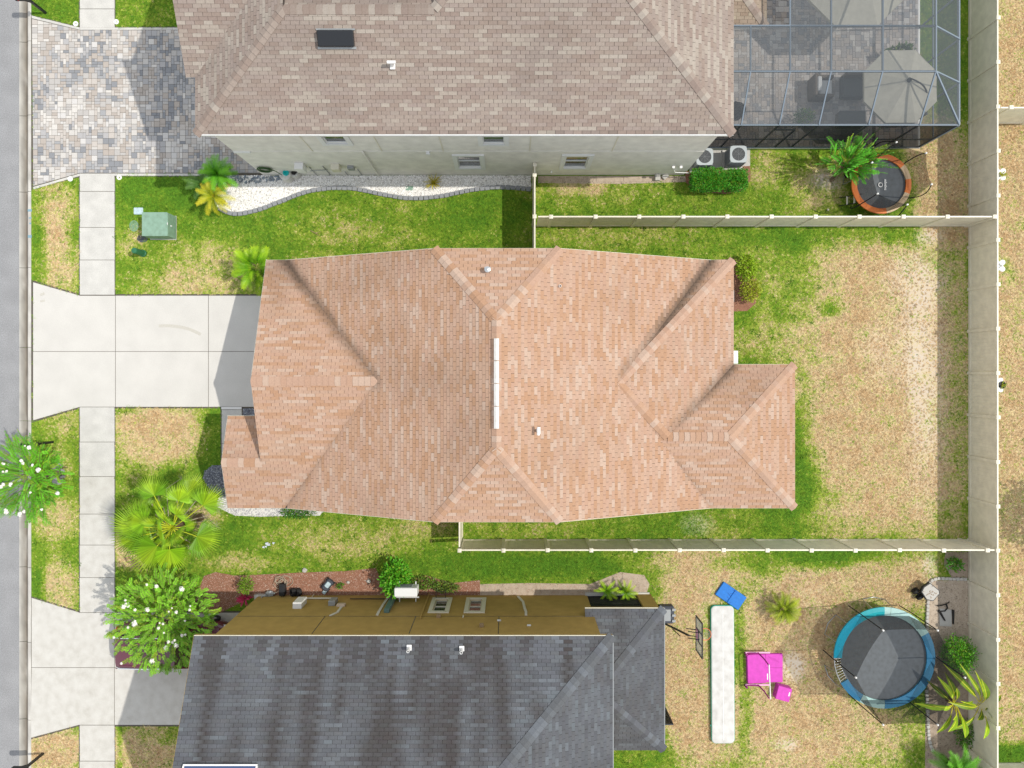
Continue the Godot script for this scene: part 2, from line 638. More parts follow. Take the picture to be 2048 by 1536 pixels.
func piece_top(g: Geo, pts: Array, up: Vector3, depth: float, bevel: float, col: Color) -> void:  # a small paving or roofing piece with a chamfered edge
	var q := pts
	if (q[1] - q[0]).cross(q[2] - q[0]).dot(up) < 0.0:
		q = pts.duplicate()
		q.reverse()
	var m := q.size()
	var mid := Vector3.ZERO
	for p in q:
		mid += p
	mid /= m
	var inner := []
	for p in q:
		var to: Vector3 = mid - p
		inner.append(p + to.normalized() * minf(bevel * 1.4, to.length() * 0.3))
	for k in range(1, m - 1):
		g.tri(inner[0], inner[k], inner[k + 1], col)
	var down := -up * depth * 0.35
	var low := -up * depth
	for k in m:
		var k1 := (k + 1) % m
		g.quad(q[k] + down, q[k1] + down, inner[k1], inner[k], col)
		g.quad(q[k] + low, q[k1] + low, q[k1] + down, q[k] + down, col)


func pavers(parent: Node3D, poly: PackedVector2Array, y: float, singles: int, tones: Array, m: Material, seed_: int, dark_east: float) -> void:
	var unit := 0.122
	var lo := poly[0]
	var hi := poly[0]
	for p in poly:
		lo = lo.min(p)
		hi = hi.max(p)
	var w := int((hi.x - lo.x) / unit) + 2
	var h := int((hi.y - lo.y) / unit) + 2
	var used := PackedByteArray()
	used.resize(w * h)
	var shapes := [[2, 2], [2, 1], [1, 2], [2, 2], [2, 1], [1, 1]]
	var cn := FastNoiseLite.new()
	cn.seed = seed_
	cn.frequency = 0.35
	var rest := Geo.new()
	var cache := {}
	var pieces := []
	for j in h:
		for i in w:
			if used[j * w + i]:
				continue
			var sh: Array = shapes[rng.randi() % shapes.size()]
			var ok := false
			for attempt in 3:
				ok = i + sh[0] <= w and j + sh[1] <= h
				if ok:
					for b in sh[1]:
						for a in sh[0]:
							if used[(j + b) * w + i + a]:
								ok = false
				if ok:
					break
				sh = [[2, 1], [1, 2], [1, 1]][attempt]
			if not ok:
				sh = [1, 1]
			for b in sh[1]:
				for a in sh[0]:
					used[(j + b) * w + i + a] = 1
			var a0 := Vector2(lo.x + i * unit + 0.004, lo.y + j * unit + 0.004)
			var a1 := Vector2(lo.x + (i + sh[0]) * unit - 0.004, lo.y + (j + sh[1]) * unit - 0.004)
			var rect := PackedVector2Array([a0, Vector2(a1.x, a0.y), a1, Vector2(a0.x, a1.y)])
			var inside := 0
			for p in rect:
				inside += int(Geometry2D.is_point_in_polygon(p, poly))
			var mid := (a0 + a1) / 2.0
			var t := cn.get_noise_2d(mid.x, mid.y) * 0.9 + rng.randfn() * 0.3 + dark_east * (mid.x - lo.x) / (hi.x - lo.x)
			var pick := clampi(int((t + 0.75) / 1.5 * tones.size()), 0, tones.size() - 1)
			if rng.randf() < 0.12:
				pick = rng.randi() % tones.size()
			if inside == 4:
				pieces.append([a0, a1, pick, sh])
			elif inside > 0 or Geometry2D.is_point_in_polygon(mid, poly):
				for cut in Geometry2D.intersect_polygons(rect, poly):
					if cut.size() < 3:
						continue
					var pts := []
					for p in cut:
						pts.append(Vector3(p.x, y, p.y))
					piece_top(rest, pts, Vector3.UP, 0.03, 0.004, tones[pick])
	var every := maxf(1.0, pieces.size() / float(singles))
	var due := 0.0
	for k in pieces.size():
		var a0: Vector2 = pieces[k][0]
		var a1: Vector2 = pieces[k][1]
		var lift := rng.randf_range(-0.002, 0.002)
		var half := (a1 - a0) / 2.0
		var mid := (a0 + a1) / 2.0
		if k >= due and due / every < singles:
			due += every
			var key := [pieces[k][3], pieces[k][2]]
			if not cache.has(key):
				var g := Geo.new()
				piece_top(g, [Vector3(-half.x, 0, -half.y), Vector3(-half.x, 0, half.y), Vector3(half.x, 0, half.y), Vector3(half.x, 0, -half.y)], Vector3.UP, 0.03, 0.004, tones[pieces[k][2]])
				cache[key] = g.mesh()
			place(parent, "paver", cache[key], m, Transform3D(Basis(), Vector3(mid.x, y + lift, mid.y)))
		else:
			piece_top(rest, [Vector3(a0.x, y + lift, a0.y), Vector3(a0.x, y + lift, a1.y), Vector3(a1.x, y + lift, a1.y), Vector3(a1.x, y + lift, a0.y)], Vector3.UP, 0.03, 0.004, tones[pieces[k][2]])
	var o := part(parent, "pavers", rest, m)
	o.set_meta("kind", "stuff")


# ---------------------------------------------------------------- roofs

const TAB := 0.305
const COURSE := 0.125


class RoofKind:
	var tones: Array
	var dirt: Color
	var patchy := 0.0
	var streaks := 0.0
	var light := 0.08
	var lines: Array = []   # [a, b, width, strength]: the dirty valleys
	var noise := FastNoiseLite.new()


func dirt_at(k: RoofKind, p: Vector3, slope: Vector3, across: Vector3) -> float:
	var d := 0.0
	if k.patchy > 0.0:
		d += k.patchy * clampf(k.noise.get_noise_2d(p.x * 0.5, p.z * 0.5) * 1.6, 0.0, 1.0)
	if k.streaks > 0.0:
		d += k.streaks * clampf(0.35 + k.noise.get_noise_2d(p.dot(across) * 2.4, p.dot(slope) * 0.28) * 1.9, 0.0, 1.0)
	for l in k.lines:
		var a: Vector3 = l[0]
		var b: Vector3 = l[1]
		var t := clampf((p - a).dot(b - a) / (b - a).length_squared(), 0.0, 1.0)
		var e := (p - a.lerp(b, t)).length() + k.noise.get_noise_2d(p.x * 4.0, p.z * 4.0) * 0.12
		d += l[3] * clampf(1.3 - e / l[2], 0.0, 1.0) * (0.55 + 0.45 * t)
	return clampf(d, 0.0, 1.0)


func shingle(wd: float, col: Color) -> ArrayMesh:  # one whole tab, its butt edge towards +z
	var g := Geo.new()
	tab_into(g, PackedVector2Array([Vector2(-wd / 2, 0), Vector2(wd / 2, 0), Vector2(wd / 2, COURSE), Vector2(-wd / 2, COURSE)]), Vector3.ZERO, Vector3.RIGHT, Vector3.BACK, Vector3.UP, 0.0, COURSE, col)
	return g.mesh()


func tab_into(g: Geo, pts: PackedVector2Array, o: Vector3, across: Vector3, slope: Vector3, up: Vector3, w0: float, w1: float, col: Color, kind: RoofKind = null) -> void:
	var top := []
	var low := []
	var cols := []
	for p in pts:
		var t := (p.y - w0) / (w1 - w0)
		var base := o + across * p.x + slope * p.y
		top.append(base + up * lerpf(0.005, 0.016, t))
		low.append(base - up * 0.002)
		cols.append(col if kind == null else col.lerp(kind.dirt, dirt_at(kind, base, slope, across)))
	if (top[1] - top[0]).cross(top[2] - top[0]).dot(up) < 0.0:
		top.reverse()
		low.reverse()
		cols.reverse()
	var m := top.size()
	for k in range(1, m - 1):
		var from := g.c.size()
		g.tri(top[0], top[k], top[k + 1], col)
		if g.c.size() > from:
			g.c[from] = cols[0]
			g.c[from + 1] = cols[k + 1]
			g.c[from + 2] = cols[k]
	for k in m:
		var k1 := (k + 1) % m
		g.quad(low[k], low[k1], top[k1], top[k], cols[k])


func roof_face(roof: Node3D, rest: Geo, deck: Geo, outline: Array, kind: RoofKind, m: Material, singles := 0) -> Vector3:
	var up: Vector3 = Vector3.ZERO
	for k in range(1, outline.size() - 1):
		var c: Vector3 = (outline[k] - outline[0]).cross(outline[k + 1] - outline[0])
		up += c if c.y > 0.0 else -c
	up = up.normalized()
	var slope := (Vector3.DOWN - up * Vector3.DOWN.dot(up)).normalized()
	var across := slope.cross(up).normalized()
	var o: Vector3 = outline[0]
	var poly := PackedVector2Array()
	for p: Vector3 in outline:
		poly.append(Vector2((p - o).dot(across), (p - o).dot(slope)))
	var lo := poly[0]
	var hi := poly[0]
	for p in poly:
		lo = lo.min(p)
		hi = hi.max(p)
	# the deck under the shingles
	var tri := Geometry2D.triangulate_polygon(poly)
	for k in range(0, tri.size(), 3):
		var q := []
		for t in 3:
			q.append(o + across * poly[tri[k + t]].x + slope * poly[tri[k + t]].y)
		deck.plate(q, up, 0.09, Color(0.05, 0.042, 0.038))
	var basis := Basis(across, up, slope)
	var cache := {}
	var placed := 0
	var course := 0
	var wb := hi.y
	var lastkey := 0
	while wb > lo.y + 0.01:
		var wa := wb - COURSE
		var u := lo.x - TAB + (course % 2) * TAB * 0.5 + rng.randf_range(-0.02, 0.02)
		var tone := 0
		var run := 0
		while u < hi.x:
			if run == 0:
				run = 1 + rng.randi() % 3
				tone = rng.randi() % (kind.tones.size() - 2)
				if rng.randf() < kind.light:
					tone = kind.tones.size() - 1 - rng.randi() % 2
			run -= 1
			var slit := 0.0062 if rng.randf() < 0.7 else 0.0025
			var a := u + 0.006
			var b := u + TAB - slit
			u += TAB
			var rect := PackedVector2Array([Vector2(a, wa), Vector2(b, wa), Vector2(b, wb), Vector2(a, wb)])
			var inside := 0
			for p in rect:
				inside += int(Geometry2D.is_point_in_polygon(p, poly))
			var mid := o + across * (a + b) / 2.0 + slope * (wa + wb) / 2.0
			var t := tone if rng.randf() > 0.25 else rng.randi() % kind.tones.size()
			var dirt := clampi(int(dirt_at(kind, mid, slope, across) * 7.99), 0, 7)
			var col: Color = (kind.tones[t] as Color).lerp(kind.dirt, dirt / 8.0)
			if inside == 4:
				if placed < singles:
					placed += 1
					var key := t * 8 + dirt
					if not cache.has(key):
						cache[key] = shingle(b - a, col)
					place(roof, "shingle", cache[key], m, Transform3D(basis, o + across * (a + b) / 2.0 + slope * wa))
				else:
					tab_into(rest, rect, o, across, slope, up, wa, wb, kind.tones[t], kind)
			elif inside > 0 or Geometry2D.is_point_in_polygon((rect[0] + rect[2]) / 2.0, poly):
				for cut in Geometry2D.intersect_polygons(rect, poly):
					if cut.size() >= 3:
						tab_into(rest, cut, o, across, slope, up, wa, wb, kind.tones[t], kind)
		wb = wa
		course += 1
	return up


func caps(roof: Node3D, low: Vector3, high: Vector3, n1: Vector3, n2: Vector3, kind: RoofKind, m: Material, half := 0.17) -> void:  # hip or ridge caps laid from the low end to the high end
	var along := (high - low)
	var length := along.length()
	along /= length
	var s1 := along.cross(n1).normalized()
	var s2 := along.cross(n2).normalized()
	var bis := (n1 + n2).normalized()
	if s1.dot(n2) > 0.0:
		s1 = -s1
	if s2.dot(n1) > 0.0:
		s2 = -s2
	if s1.dot(s2) > 0.9:
		s2 = -s1
	var count := int(length / 0.21)
	if count < 1:
		return
	var step := length / count
	var variants := []
	for k in 5:
		var t := rng.randi() % (kind.tones.size() - 2) if k < 4 else kind.tones.size() - 2
		var col: Color = kind.tones[t]
		var g := Geo.new()
		var e := along * (step + 0.05)
		var lift0 := 0.05
		var lift1 := 0.03
		var a0 := bis * lift0
		var a1 := e + bis * lift1
		var b0 := s1 * half + n1 * (lift0 - 0.012)
		var b1 := e + s1 * half + n1 * (lift1 - 0.012)
		var c0 := s2 * half + n2 * (lift0 - 0.012)
		var c1 := e + s2 * half + n2 * (lift1 - 0.012)
		var dn := -bis * 0.045
		for side in [[a0, a1, b0, b1, n1], [a0, a1, c0, c1, n2]]:
			var p0: Vector3 = side[0]
			var p1: Vector3 = side[1]
			var q0: Vector3 = side[2]
			var q1: Vector3 = side[3]
			var nn: Vector3 = side[4]
			if (q0 - p0).cross(p1 - p0).dot(nn) > 0.0:
				g.quad(p0, q0, q1, p1, col)
				g.quad(q0, q0 + dn, q1 + dn, q1, col)
				g.quad(p0 + dn, q0 + dn, q0, p0, col)
			else:
				g.quad(p0, p1, q1, q0, col)
				g.quad(q1, q1 + dn, q0 + dn, q0, col)
				g.quad(q0, q0 + dn, p0 + dn, p0, col)
		variants.append(g.mesh())
	for k in count:
		place(roof, "ridge_cap", variants[rng.randi() % 5], m, Transform3D(Basis(), low + along * step * k))


func wall_panel(g: Geo, pts: Array, out: Vector3, thick: float, col := Color.WHITE) -> void:
	g.plate(pts, out, thick, col)


func fascia(house: Node3D, a: Vector3, b: Vector3, m: Material, drop := 0.16) -> void:
	var g := Geo.new()
	g.beam(a + Vector3.DOWN * (drop / 2 + 0.01), b + Vector3.DOWN * (drop / 2 + 0.01), 0.03, drop)
	part(house, "fascia", g, m)


func window(house: Node3D, left: float, right: float, sill: float, head: float, z: float, face: float, trim: float, frame_m: Material, glass_m: Material, rail := true) -> void:  # face +1 looks south, -1 north
	var w := Node3D.new()
	w.name = numbered(house, "window")
	house.add_child(w)
	var g := Geo.new()
	var d := 0.05
	var zc := z + face * d * 0.5
	for s in [[left, sill - 0.0, right, sill + trim], [left, head - trim, right, head], [left, sill + trim, left + trim, head - trim], [right - trim, sill + trim, right, head - trim]]:
		g.box(Vector3((s[0] + s[2]) / 2, (s[1] + s[3]) / 2, zc), Vector3(s[2] - s[0], s[3] - s[1], d))
	part(w, "trim", g, frame_m)
	var l := left + trim
	var r := right - trim
	var b := sill + trim
	var t := head - trim
	g = Geo.new()
	var f := 0.045
	var zf := z - face * 0.055
	for s in [[l, b, r, b + f], [l, t - f, r, t], [l, b + f, l + f, t - f], [r - f, b + f, r, t - f]]:
		g.box(Vector3((s[0] + s[2]) / 2, (s[1] + s[3]) / 2, zf), Vector3(s[2] - s[0], s[3] - s[1], 0.05))
	if rail:
		g.box(Vector3((l + r) / 2, (b + t) / 2, zf + face * 0.006), Vector3(r - l - 2 * f, f, 0.05))
	part(w, "frame", g, frame_m)
	for k in (2 if rail else 1):
		var y0 := b + f if k == 0 else (b + t) / 2 + f / 2
		var y1 := ((b + t) / 2 - f / 2 if k == 0 else t - f) if rail else t - f
		g = Geo.new()
		g.box(Vector3((l + r) / 2, (y0 + y1) / 2, zf - face * 0.01), Vector3(r - l - 2 * f, y1 - y0, 0.012))
		part(w, "pane", g, glass_m)


func pierced_wall(g: Geo, x0: float, x1: float, y0: float, y1: float, z: float, back: float, holes: Array, trim: float) -> void:  # a wall from z to back with real openings
	var cuts := [x0, x1]
	for q in holes:
		cuts.append(q[0] + trim)
		cuts.append(q[1] - trim)
	cuts.sort()
	for k in cuts.size() - 1:
		var a: float = cuts[k]
		var b: float = cuts[k + 1]
		if b - a < 1e-4:
			continue
		var rows := [y0]
		var spans := []
		for q in holes:
			if q[0] + trim <= a + 1e-4 and q[1] - trim >= b - 1e-4:
				spans.append([q[2] + trim, q[3] - trim])
		spans.sort()
		var y := y0
		for s in spans:
			g.box(Vector3((a + b) / 2, (y + s[0]) / 2, (z + back) / 2), Vector3(b - a, s[0] - y, absf(z - back)))
			y = s[1]
		g.box(Vector3((a + b) / 2, (y + y1) / 2, (z + back) / 2), Vector3(b - a, y1 - y, absf(z - back)))


# ---------------------------------------------------------------- plants

func leaf_mesh(l: float, w: float, fold := 0.12, droop := 0.1) -> ArrayMesh:  # one leaf along +x
	var g := Geo.new()
	var a := Vector3.ZERO
	var m := Vector3(l * 0.5, 0.0, 0)
	var t := Vector3(l, -droop * l, 0)
	var s := Vector3(l * 0.42, fold * w, w / 2)
	var r := Vector3(l * 0.42, fold * w, -w / 2)
	g.tri(a, s, m); g.tri(s, t, m); g.tri(a, m, r); g.tri(m, t, r)
	return g.mesh()


func aim(d: Vector3, up: Vector3, at: Vector3, s := 1.0) -> Transform3D:  # +x along d
	var x := d.normalized()
	var z := x.cross(up)
	z = z.normalized() if z.length() > 1e-3 else x.cross(Vector3.RIGHT).normalized()
	return Transform3D(Basis(x * s, z.cross(x) * s, z * s), at)


func green(base: Color, spread := 0.3) -> Color:
	var t := r1(-spread, spread)
	var c := base * (1.0 + t)
	if rng.randf() < 0.15:
		c = c.lerp(Color(0.30, 0.33, 0.02), 0.45)
	return c


func flower_mesh() -> ArrayMesh:
	var g := Geo.new()
	for k in 46:
		var d := Vector3(rng.randfn(), absf(rng.randfn()) * 0.8, rng.randfn()).normalized()
		var at := d * r1(0.03, 0.085) * Vector3(1.0, 0.7, 1.0)
		var e := d.cross(Vector3(rng.randfn(), rng.randfn(), rng.randfn())).normalized()
		var f := d.cross(e)
		var s := r1(0.014, 0.028)
		g.quad(at - e * s - f * s, at + e * s - f * s * 0.8 + d * 0.006, at + e * s * 0.9 + f * s, at - e * s + f * s * 0.9 + d * 0.004)
	return g.mesh()


func myrtle(label: String, foot: Vector3, mid: Vector3, radii: Vector3, shoots: int, reach: Vector2, hue: Color, flowers: int, seed_: int, upright := 0.25, gap := 0.05, lean := Vector3.ZERO, broad := 0.34) -> Node3D:
	rng.seed = seed_
	var t := thing("flowering_tree", label, "tree", foot)
	var o := mid - foot
	var g := Geo.new()
	for k in 4:
		var a := TAU * k / 4.0 + r1(0, 1)
		var end := o + Vector3(cos(a) * radii.x * 0.3, -radii.y * 0.1, sin(a) * radii.z * 0.3)
		var b0 := Vector3(cos(a), 0, sin(a)) * 0.06
		g.tube([b0 - Vector3(0, .1, 0), b0 + o * 0.3 + Vector3(r1(-.08, .08), 0, r1(-.08, .08)), o * 0.65 + Vector3(cos(a), 0, sin(a)) * 0.12, end], 0.045, 0.018, 6)
	part(t, "trunk", g, mats["bark"])
	var leaf := leaf_mesh(1.0, broad)
	var xf := []
	var cols := []
	var tips := []
	var bg := Geo.new()
	for k in shoots:
		var d := Vector3(rng.randfn(), rng.randfn() * 0.7, rng.randfn()).normalized()
		var from := o + Vector3(d.x * radii.x, d.y * radii.y, d.z * radii.z) * pow(rng.randf(), 0.5) * 0.86
		var out := (Vector3(d.x, d.y * 0.5, d.z) + Vector3(0, upright, 0) + lean + Vector3(rng.randfn(), rng.randfn() * .5, rng.randfn()) * 0.36).normalized()
		var l := r1(reach.x, reach.y)
		var n := int(l / gap)
		var sag := r1(0.15, 0.5)
		var side := out.cross(Vector3(rng.randfn(), 1.6, rng.randfn())).normalized()
		var tone := green(hue, 0.25)
		var prev := from
		var path := [from]
		for i in n:
			var f := float(i) / n
			var dir := (out + Vector3.DOWN * sag * f).normalized()
			var p := prev + dir * gap
			prev = p
			if i % 4 == 0:
				path.append(p)
			var size := gap * (2.15 if f < 0.7 else 2.15 * (1.35 - f) / 0.65) * r1(0.8, 1.25)
			var c := tone * r1(0.8, 1.2)
			if f > 0.82 and k % 4 == 0:
				c = c.lerp(Color(0.33, 0.30, 0.03), 0.6)
			for s in [-1.0, 1.0]:
				var ld: Vector3 = (side * s * 0.9 + dir * 0.55 + Vector3.UP * r1(-.12, .3)).normalized()
				xf.append(aim(ld, Vector3.UP + side * s * r1(-.3, .3), p, size))
				cols.append(c)
		path.append(prev)
		bg.tube(path, 0.009, 0.003, 4)
		tips.append([prev, d])
	part(t, "branches", bg, mats["twig"])
	many(t, "foliage", leaf, mats["leaf"], xf, cols)
	if flowers:
		var fm := [flower_mesh(), flower_mesh(), flower_mesh()]
		tips.sort_custom(func(x, y): return x[0].y > y[0].y)
		var k := 0
		var done := 0
		while done < flowers and k < tips.size():
			if rng.randf() < 0.7:
				place(t, "flower_cluster", fm[done % 3], mats["petal"], Transform3D(Basis(Vector3.UP, r1(0, TAU)).scaled(Vector3(1, .8, 1) * (r1(0.45, 0.8) if rng.randf() < .65 else r1(.8, 1.35))), tips[k][0] + Vector3(0, .03, 0)))
				done += 1
			k += 1
	return t


func shrub(called: String, label: String, category: String, foot: Vector3, radii: Vector3, leaves: int, size: Vector2, hue: Color, seed_: int, boxy := 0.0, group := "", stems := 5) -> Node3D:
	rng.seed = seed_
	var t := thing(called, label, category, foot, group)
	var g := Geo.new()
	for k in stems:
		var a := TAU * k / stems + r1(0, .8)
		g.tube([Vector3(r1(-.05, .05), -.05, r1(-.05, .05)), Vector3(cos(a) * radii.x * .35, radii.y * 0.6, sin(a) * radii.z * .35), Vector3(cos(a) * radii.x * .6, radii.y * 1.2, sin(a) * radii.z * .6)], 0.018, 0.006, 5)
	part(t, "stems", g, mats["bark"])
	var q := FastNoiseLite.new()
	q.seed = seed_
	q.frequency = 1.4
	var leaf := leaf_mesh(1.0, 0.5, 0.15, 0.2)
	var xf := []
	var cols := []
	for k in leaves:
		var d := Vector3(rng.randfn(), rng.randfn(), rng.randfn()).normalized()
		if d.y < -0.35:
			d.y = -d.y
		var rr := pow(rng.randf(), 0.33)
		if boxy > 0.0:
			var m := maxf(absf(d.x), maxf(absf(d.y), absf(d.z)))
			d = d.lerp(d / m, boxy)
		var bump := 1.0 + (0.42 if boxy == 0.0 else 0.12) * q.get_noise_3dv(d * 2.0)
		var p := Vector3(d.x * radii.x, radii.y + d.y * radii.y, d.z * radii.z) * Vector3(rr * bump, lerpf(0.5, 1.0, rr) * bump, rr * bump)
		p.y = maxf(p.y, 0.04)
		var out := (d + Vector3(rng.randfn(), rng.randfn(), rng.randfn()) * 0.6 + Vector3(0, .25, 0)).normalized()
		xf.append(aim(out, Vector3.UP + Vector3(rng.randfn(), 0, rng.randfn()) * .5, p, r1(size.x, size.y)))
		cols.append(green(hue, 0.32))
	many(t, "foliage", leaf, mats["leaf"], xf, cols)
	return t


func pinnate(l: float, leaflets: int, ll: float, arch: float, drop: float, col: Color, tipcol: Color, vee := 0.35) -> ArrayMesh:  # a feather frond from the origin towards +x
	var g := Geo.new()
	var path := []
	var n := 10
	for i in n + 1:
		var f := float(i) / n
		path.append(Vector3(l * f * (1.0 - 0.12 * f), arch * sin(f * PI * 0.62) - drop * f * f, 0))
	g.tube(path, 0.012, 0.003, 5, col.lerp(tipcol, 0.5))
	for i in leaflets:
		var f := 0.14 + 0.86 * float(i) / leaflets
		var x := f * n
		var k := mini(int(x), n - 1)
		var p: Vector3 = (path[k] as Vector3).lerp(path[k + 1], x - k)
		var d: Vector3 = (path[k + 1] - path[k]).normalized()
		var s := ll * (0.55 + 0.9 * sin(PI * minf(f * 0.9 + 0.1, 1.0))) * 0.75 * r1(0.85, 1.1)
		var c := col.lerp(tipcol, clampf(f * 1.2 - 0.35 + r1(-.15, .15), 0, 1))
		for z in [-1.0, 1.0]:
			var out: Vector3 = (Vector3(0, vee + r1(-.1, .1), z) + d * (0.55 + 0.7 * f)).normalized()
			var w := d * 0.0125
			var q := p + out * s * 0.55
			var t := p + out * s + Vector3(0, -s * 0.22, 0)
			g.tri(p - w, p + w, q + w * 0.8, c)
			g.tri(p - w, q + w * 0.8, q - w * 0.8, c)
			g.tri(q - w * 0.8, q + w * 0.8, t, c)
	return g.mesh()


func feather_palm(called: String, label: String, category: String, foot: Vector3, tall: float, fronds: int, l: Vector2, col: Color, tip: Color, seed_: int, pitch: Vector2, leaflets := 34, ll := 0.22, clump := 0.0) -> Node3D:
	rng.seed = seed_
	var t := thing(called, label, category, foot)
	var g := Geo.new()
	if clump > 0.0:
		for k in 9:
			var a := r1(0, TAU)
			g.tube([Vector3(cos(a), 0, sin(a)) * clump * .4 - Vector3(0, .05, 0), Vector3(cos(a), 0, sin(a)) * clump + Vector3(0, tall, 0)], 0.03, 0.02, 6)
	else:
		g.lathe(Vector3(0, -0.05, 0), [[0.11, 0], [0.10, tall * .3], [0.13, tall * .5], [0.1, tall * .7], [0.13, tall], [0.03, tall + .12]], 9)
	part(t, "trunk", g, mats["fibre"])
	var kinds := []
	for k in 4:
		kinds.append(pinnate(1.0, leaflets, ll, r1(.18, .3), r1(.25, .6), col * r1(.8, 1.2), tip * r1(.85, 1.15)))
	for k in fronds:
		var yaw := TAU * k * 0.382 + r1(-.25, .25)
		var f := float(k) / fronds
		var pt := lerpf(pitch.x, pitch.y, f) + r1(-.12, .12)
		var at := Vector3(0, tall, 0)
		if clump > 0.0:
			at = Vector3(cos(yaw), 0, -sin(yaw)) * clump * r1(.2, 1.0) + Vector3(0, tall * r1(.6, 1.0), 0)
		var b := Basis(Vector3.UP, yaw) * Basis(Vector3.BACK, pt) * Basis(Vector3.RIGHT, r1(-.3, .3))
		place(t, "frond", kinds[k % 4], mats["frond"], Transform3D(b.scaled(Vector3.ONE * r1(l.x, l.y)), at))
	return t


func fan(radius: float, stalk: float, col: Color, mid: Color, spread := 2.5, segs := 38, torn := 0.35) -> ArrayMesh:  # a palmate leaf: stalk along +x, then a pleated fan
	var g := Geo.new()
	g.tube([Vector3.ZERO, Vector3(stalk * .5, .05, 0), Vector3(stalk, 0.02, 0)], 0.022, 0.014, 5, mid)
	var c := Vector3(stalk, 0.02, 0)
	for k in segs:
		var a0 := lerpf(-spread, spread, float(k) / segs)
		var a1 := lerpf(-spread, spread, float(k + 1) / segs)
		var am := (a0 + a1) / 2.0
		var r := radius * (1.0 - 0.22 * absf(am) / spread) * r1(0.92, 1.05)
		var rj := r * (1.0 - torn) * r1(.92, 1.05)
		var lift := func(q: float, w: float) -> float: return 0.10 * radius * absf(sin(w)) * q / radius - 0.30 * q * q / radius
		var pt := func(a: float, q: float, y: float) -> Vector3: return c + Vector3(cos(a) * q, lift.call(q, a) + y, sin(a) * q)
		var tone := col.lerp(mid, clampf(0.55 - absf(am) * 0.5, 0, 1) * 0.6) * r1(.72, 1.2)
		var i0: Vector3 = c
		var e0: Vector3 = pt.call(a0, rj, 0.0)
		var e1: Vector3 = pt.call(a1, rj, 0.0)
		var em: Vector3 = pt.call(am, rj, 0.028 * radius)
		var tip: Vector3 = pt.call(am, r, -0.05 * radius * r1(.3, 1.6))
		g.tri(i0, em, e0, tone)
		g.tri(i0, e1, em, tone * 0.96)
		g.tri(e0, em, tip, tone)
		g.tri(em, e1, tip, tone)
	return g.mesh()


func paddle(a: Vector3, d: Vector3, width: float, col: Color, rib: Color) -> Geo:  # a long leaf on a stalk, from its foot a to its tip d
	var g := Geo.new()
	var m := 12
	var top := Vector3(0, (d - a).length() * 0.18, 0)
	var path := []
	for i in m + 1:
		var f := float(i) / m
		path.append(a.lerp(d, f) + top * sin(PI * f) * (1.0 - .2 * f))
	g.tube(path, 0.02, 0.006, 5, rib)
	var side := (d - a).cross(Vector3.UP).normalized()
	side = (side + Vector3.UP * r1(-.5, .5)).normalized()
	for i in range(4, m):
		var f0 := (float(i) - 4.0) / (m - 4)
		var f1 := (float(i) - 3.0) / (m - 4)
		var w0 := width * sin(PI * clampf(0.12 + 0.88 * f0, 0, 1)) * 0.5
		var w1 := width * sin(PI * clampf(0.12 + 0.88 * f1, 0, 1)) * 0.5
		var p: Vector3 = path[i]
		var q: Vector3 = path[i + 1]
		for s in [-1.0, 1.0]:
			var c: Color = col * r1(.85, 1.15)
			var l0: Vector3 = p + side * w0 * s + Vector3.UP * w0 * 0.45
			var l1: Vector3 = q + side * w1 * s * r1(.86, 1.0) + Vector3.UP * w1 * 0.45
			g.quad(p, l0, l1, q, c)
	return g


# ---------------------------------------------------------------- things

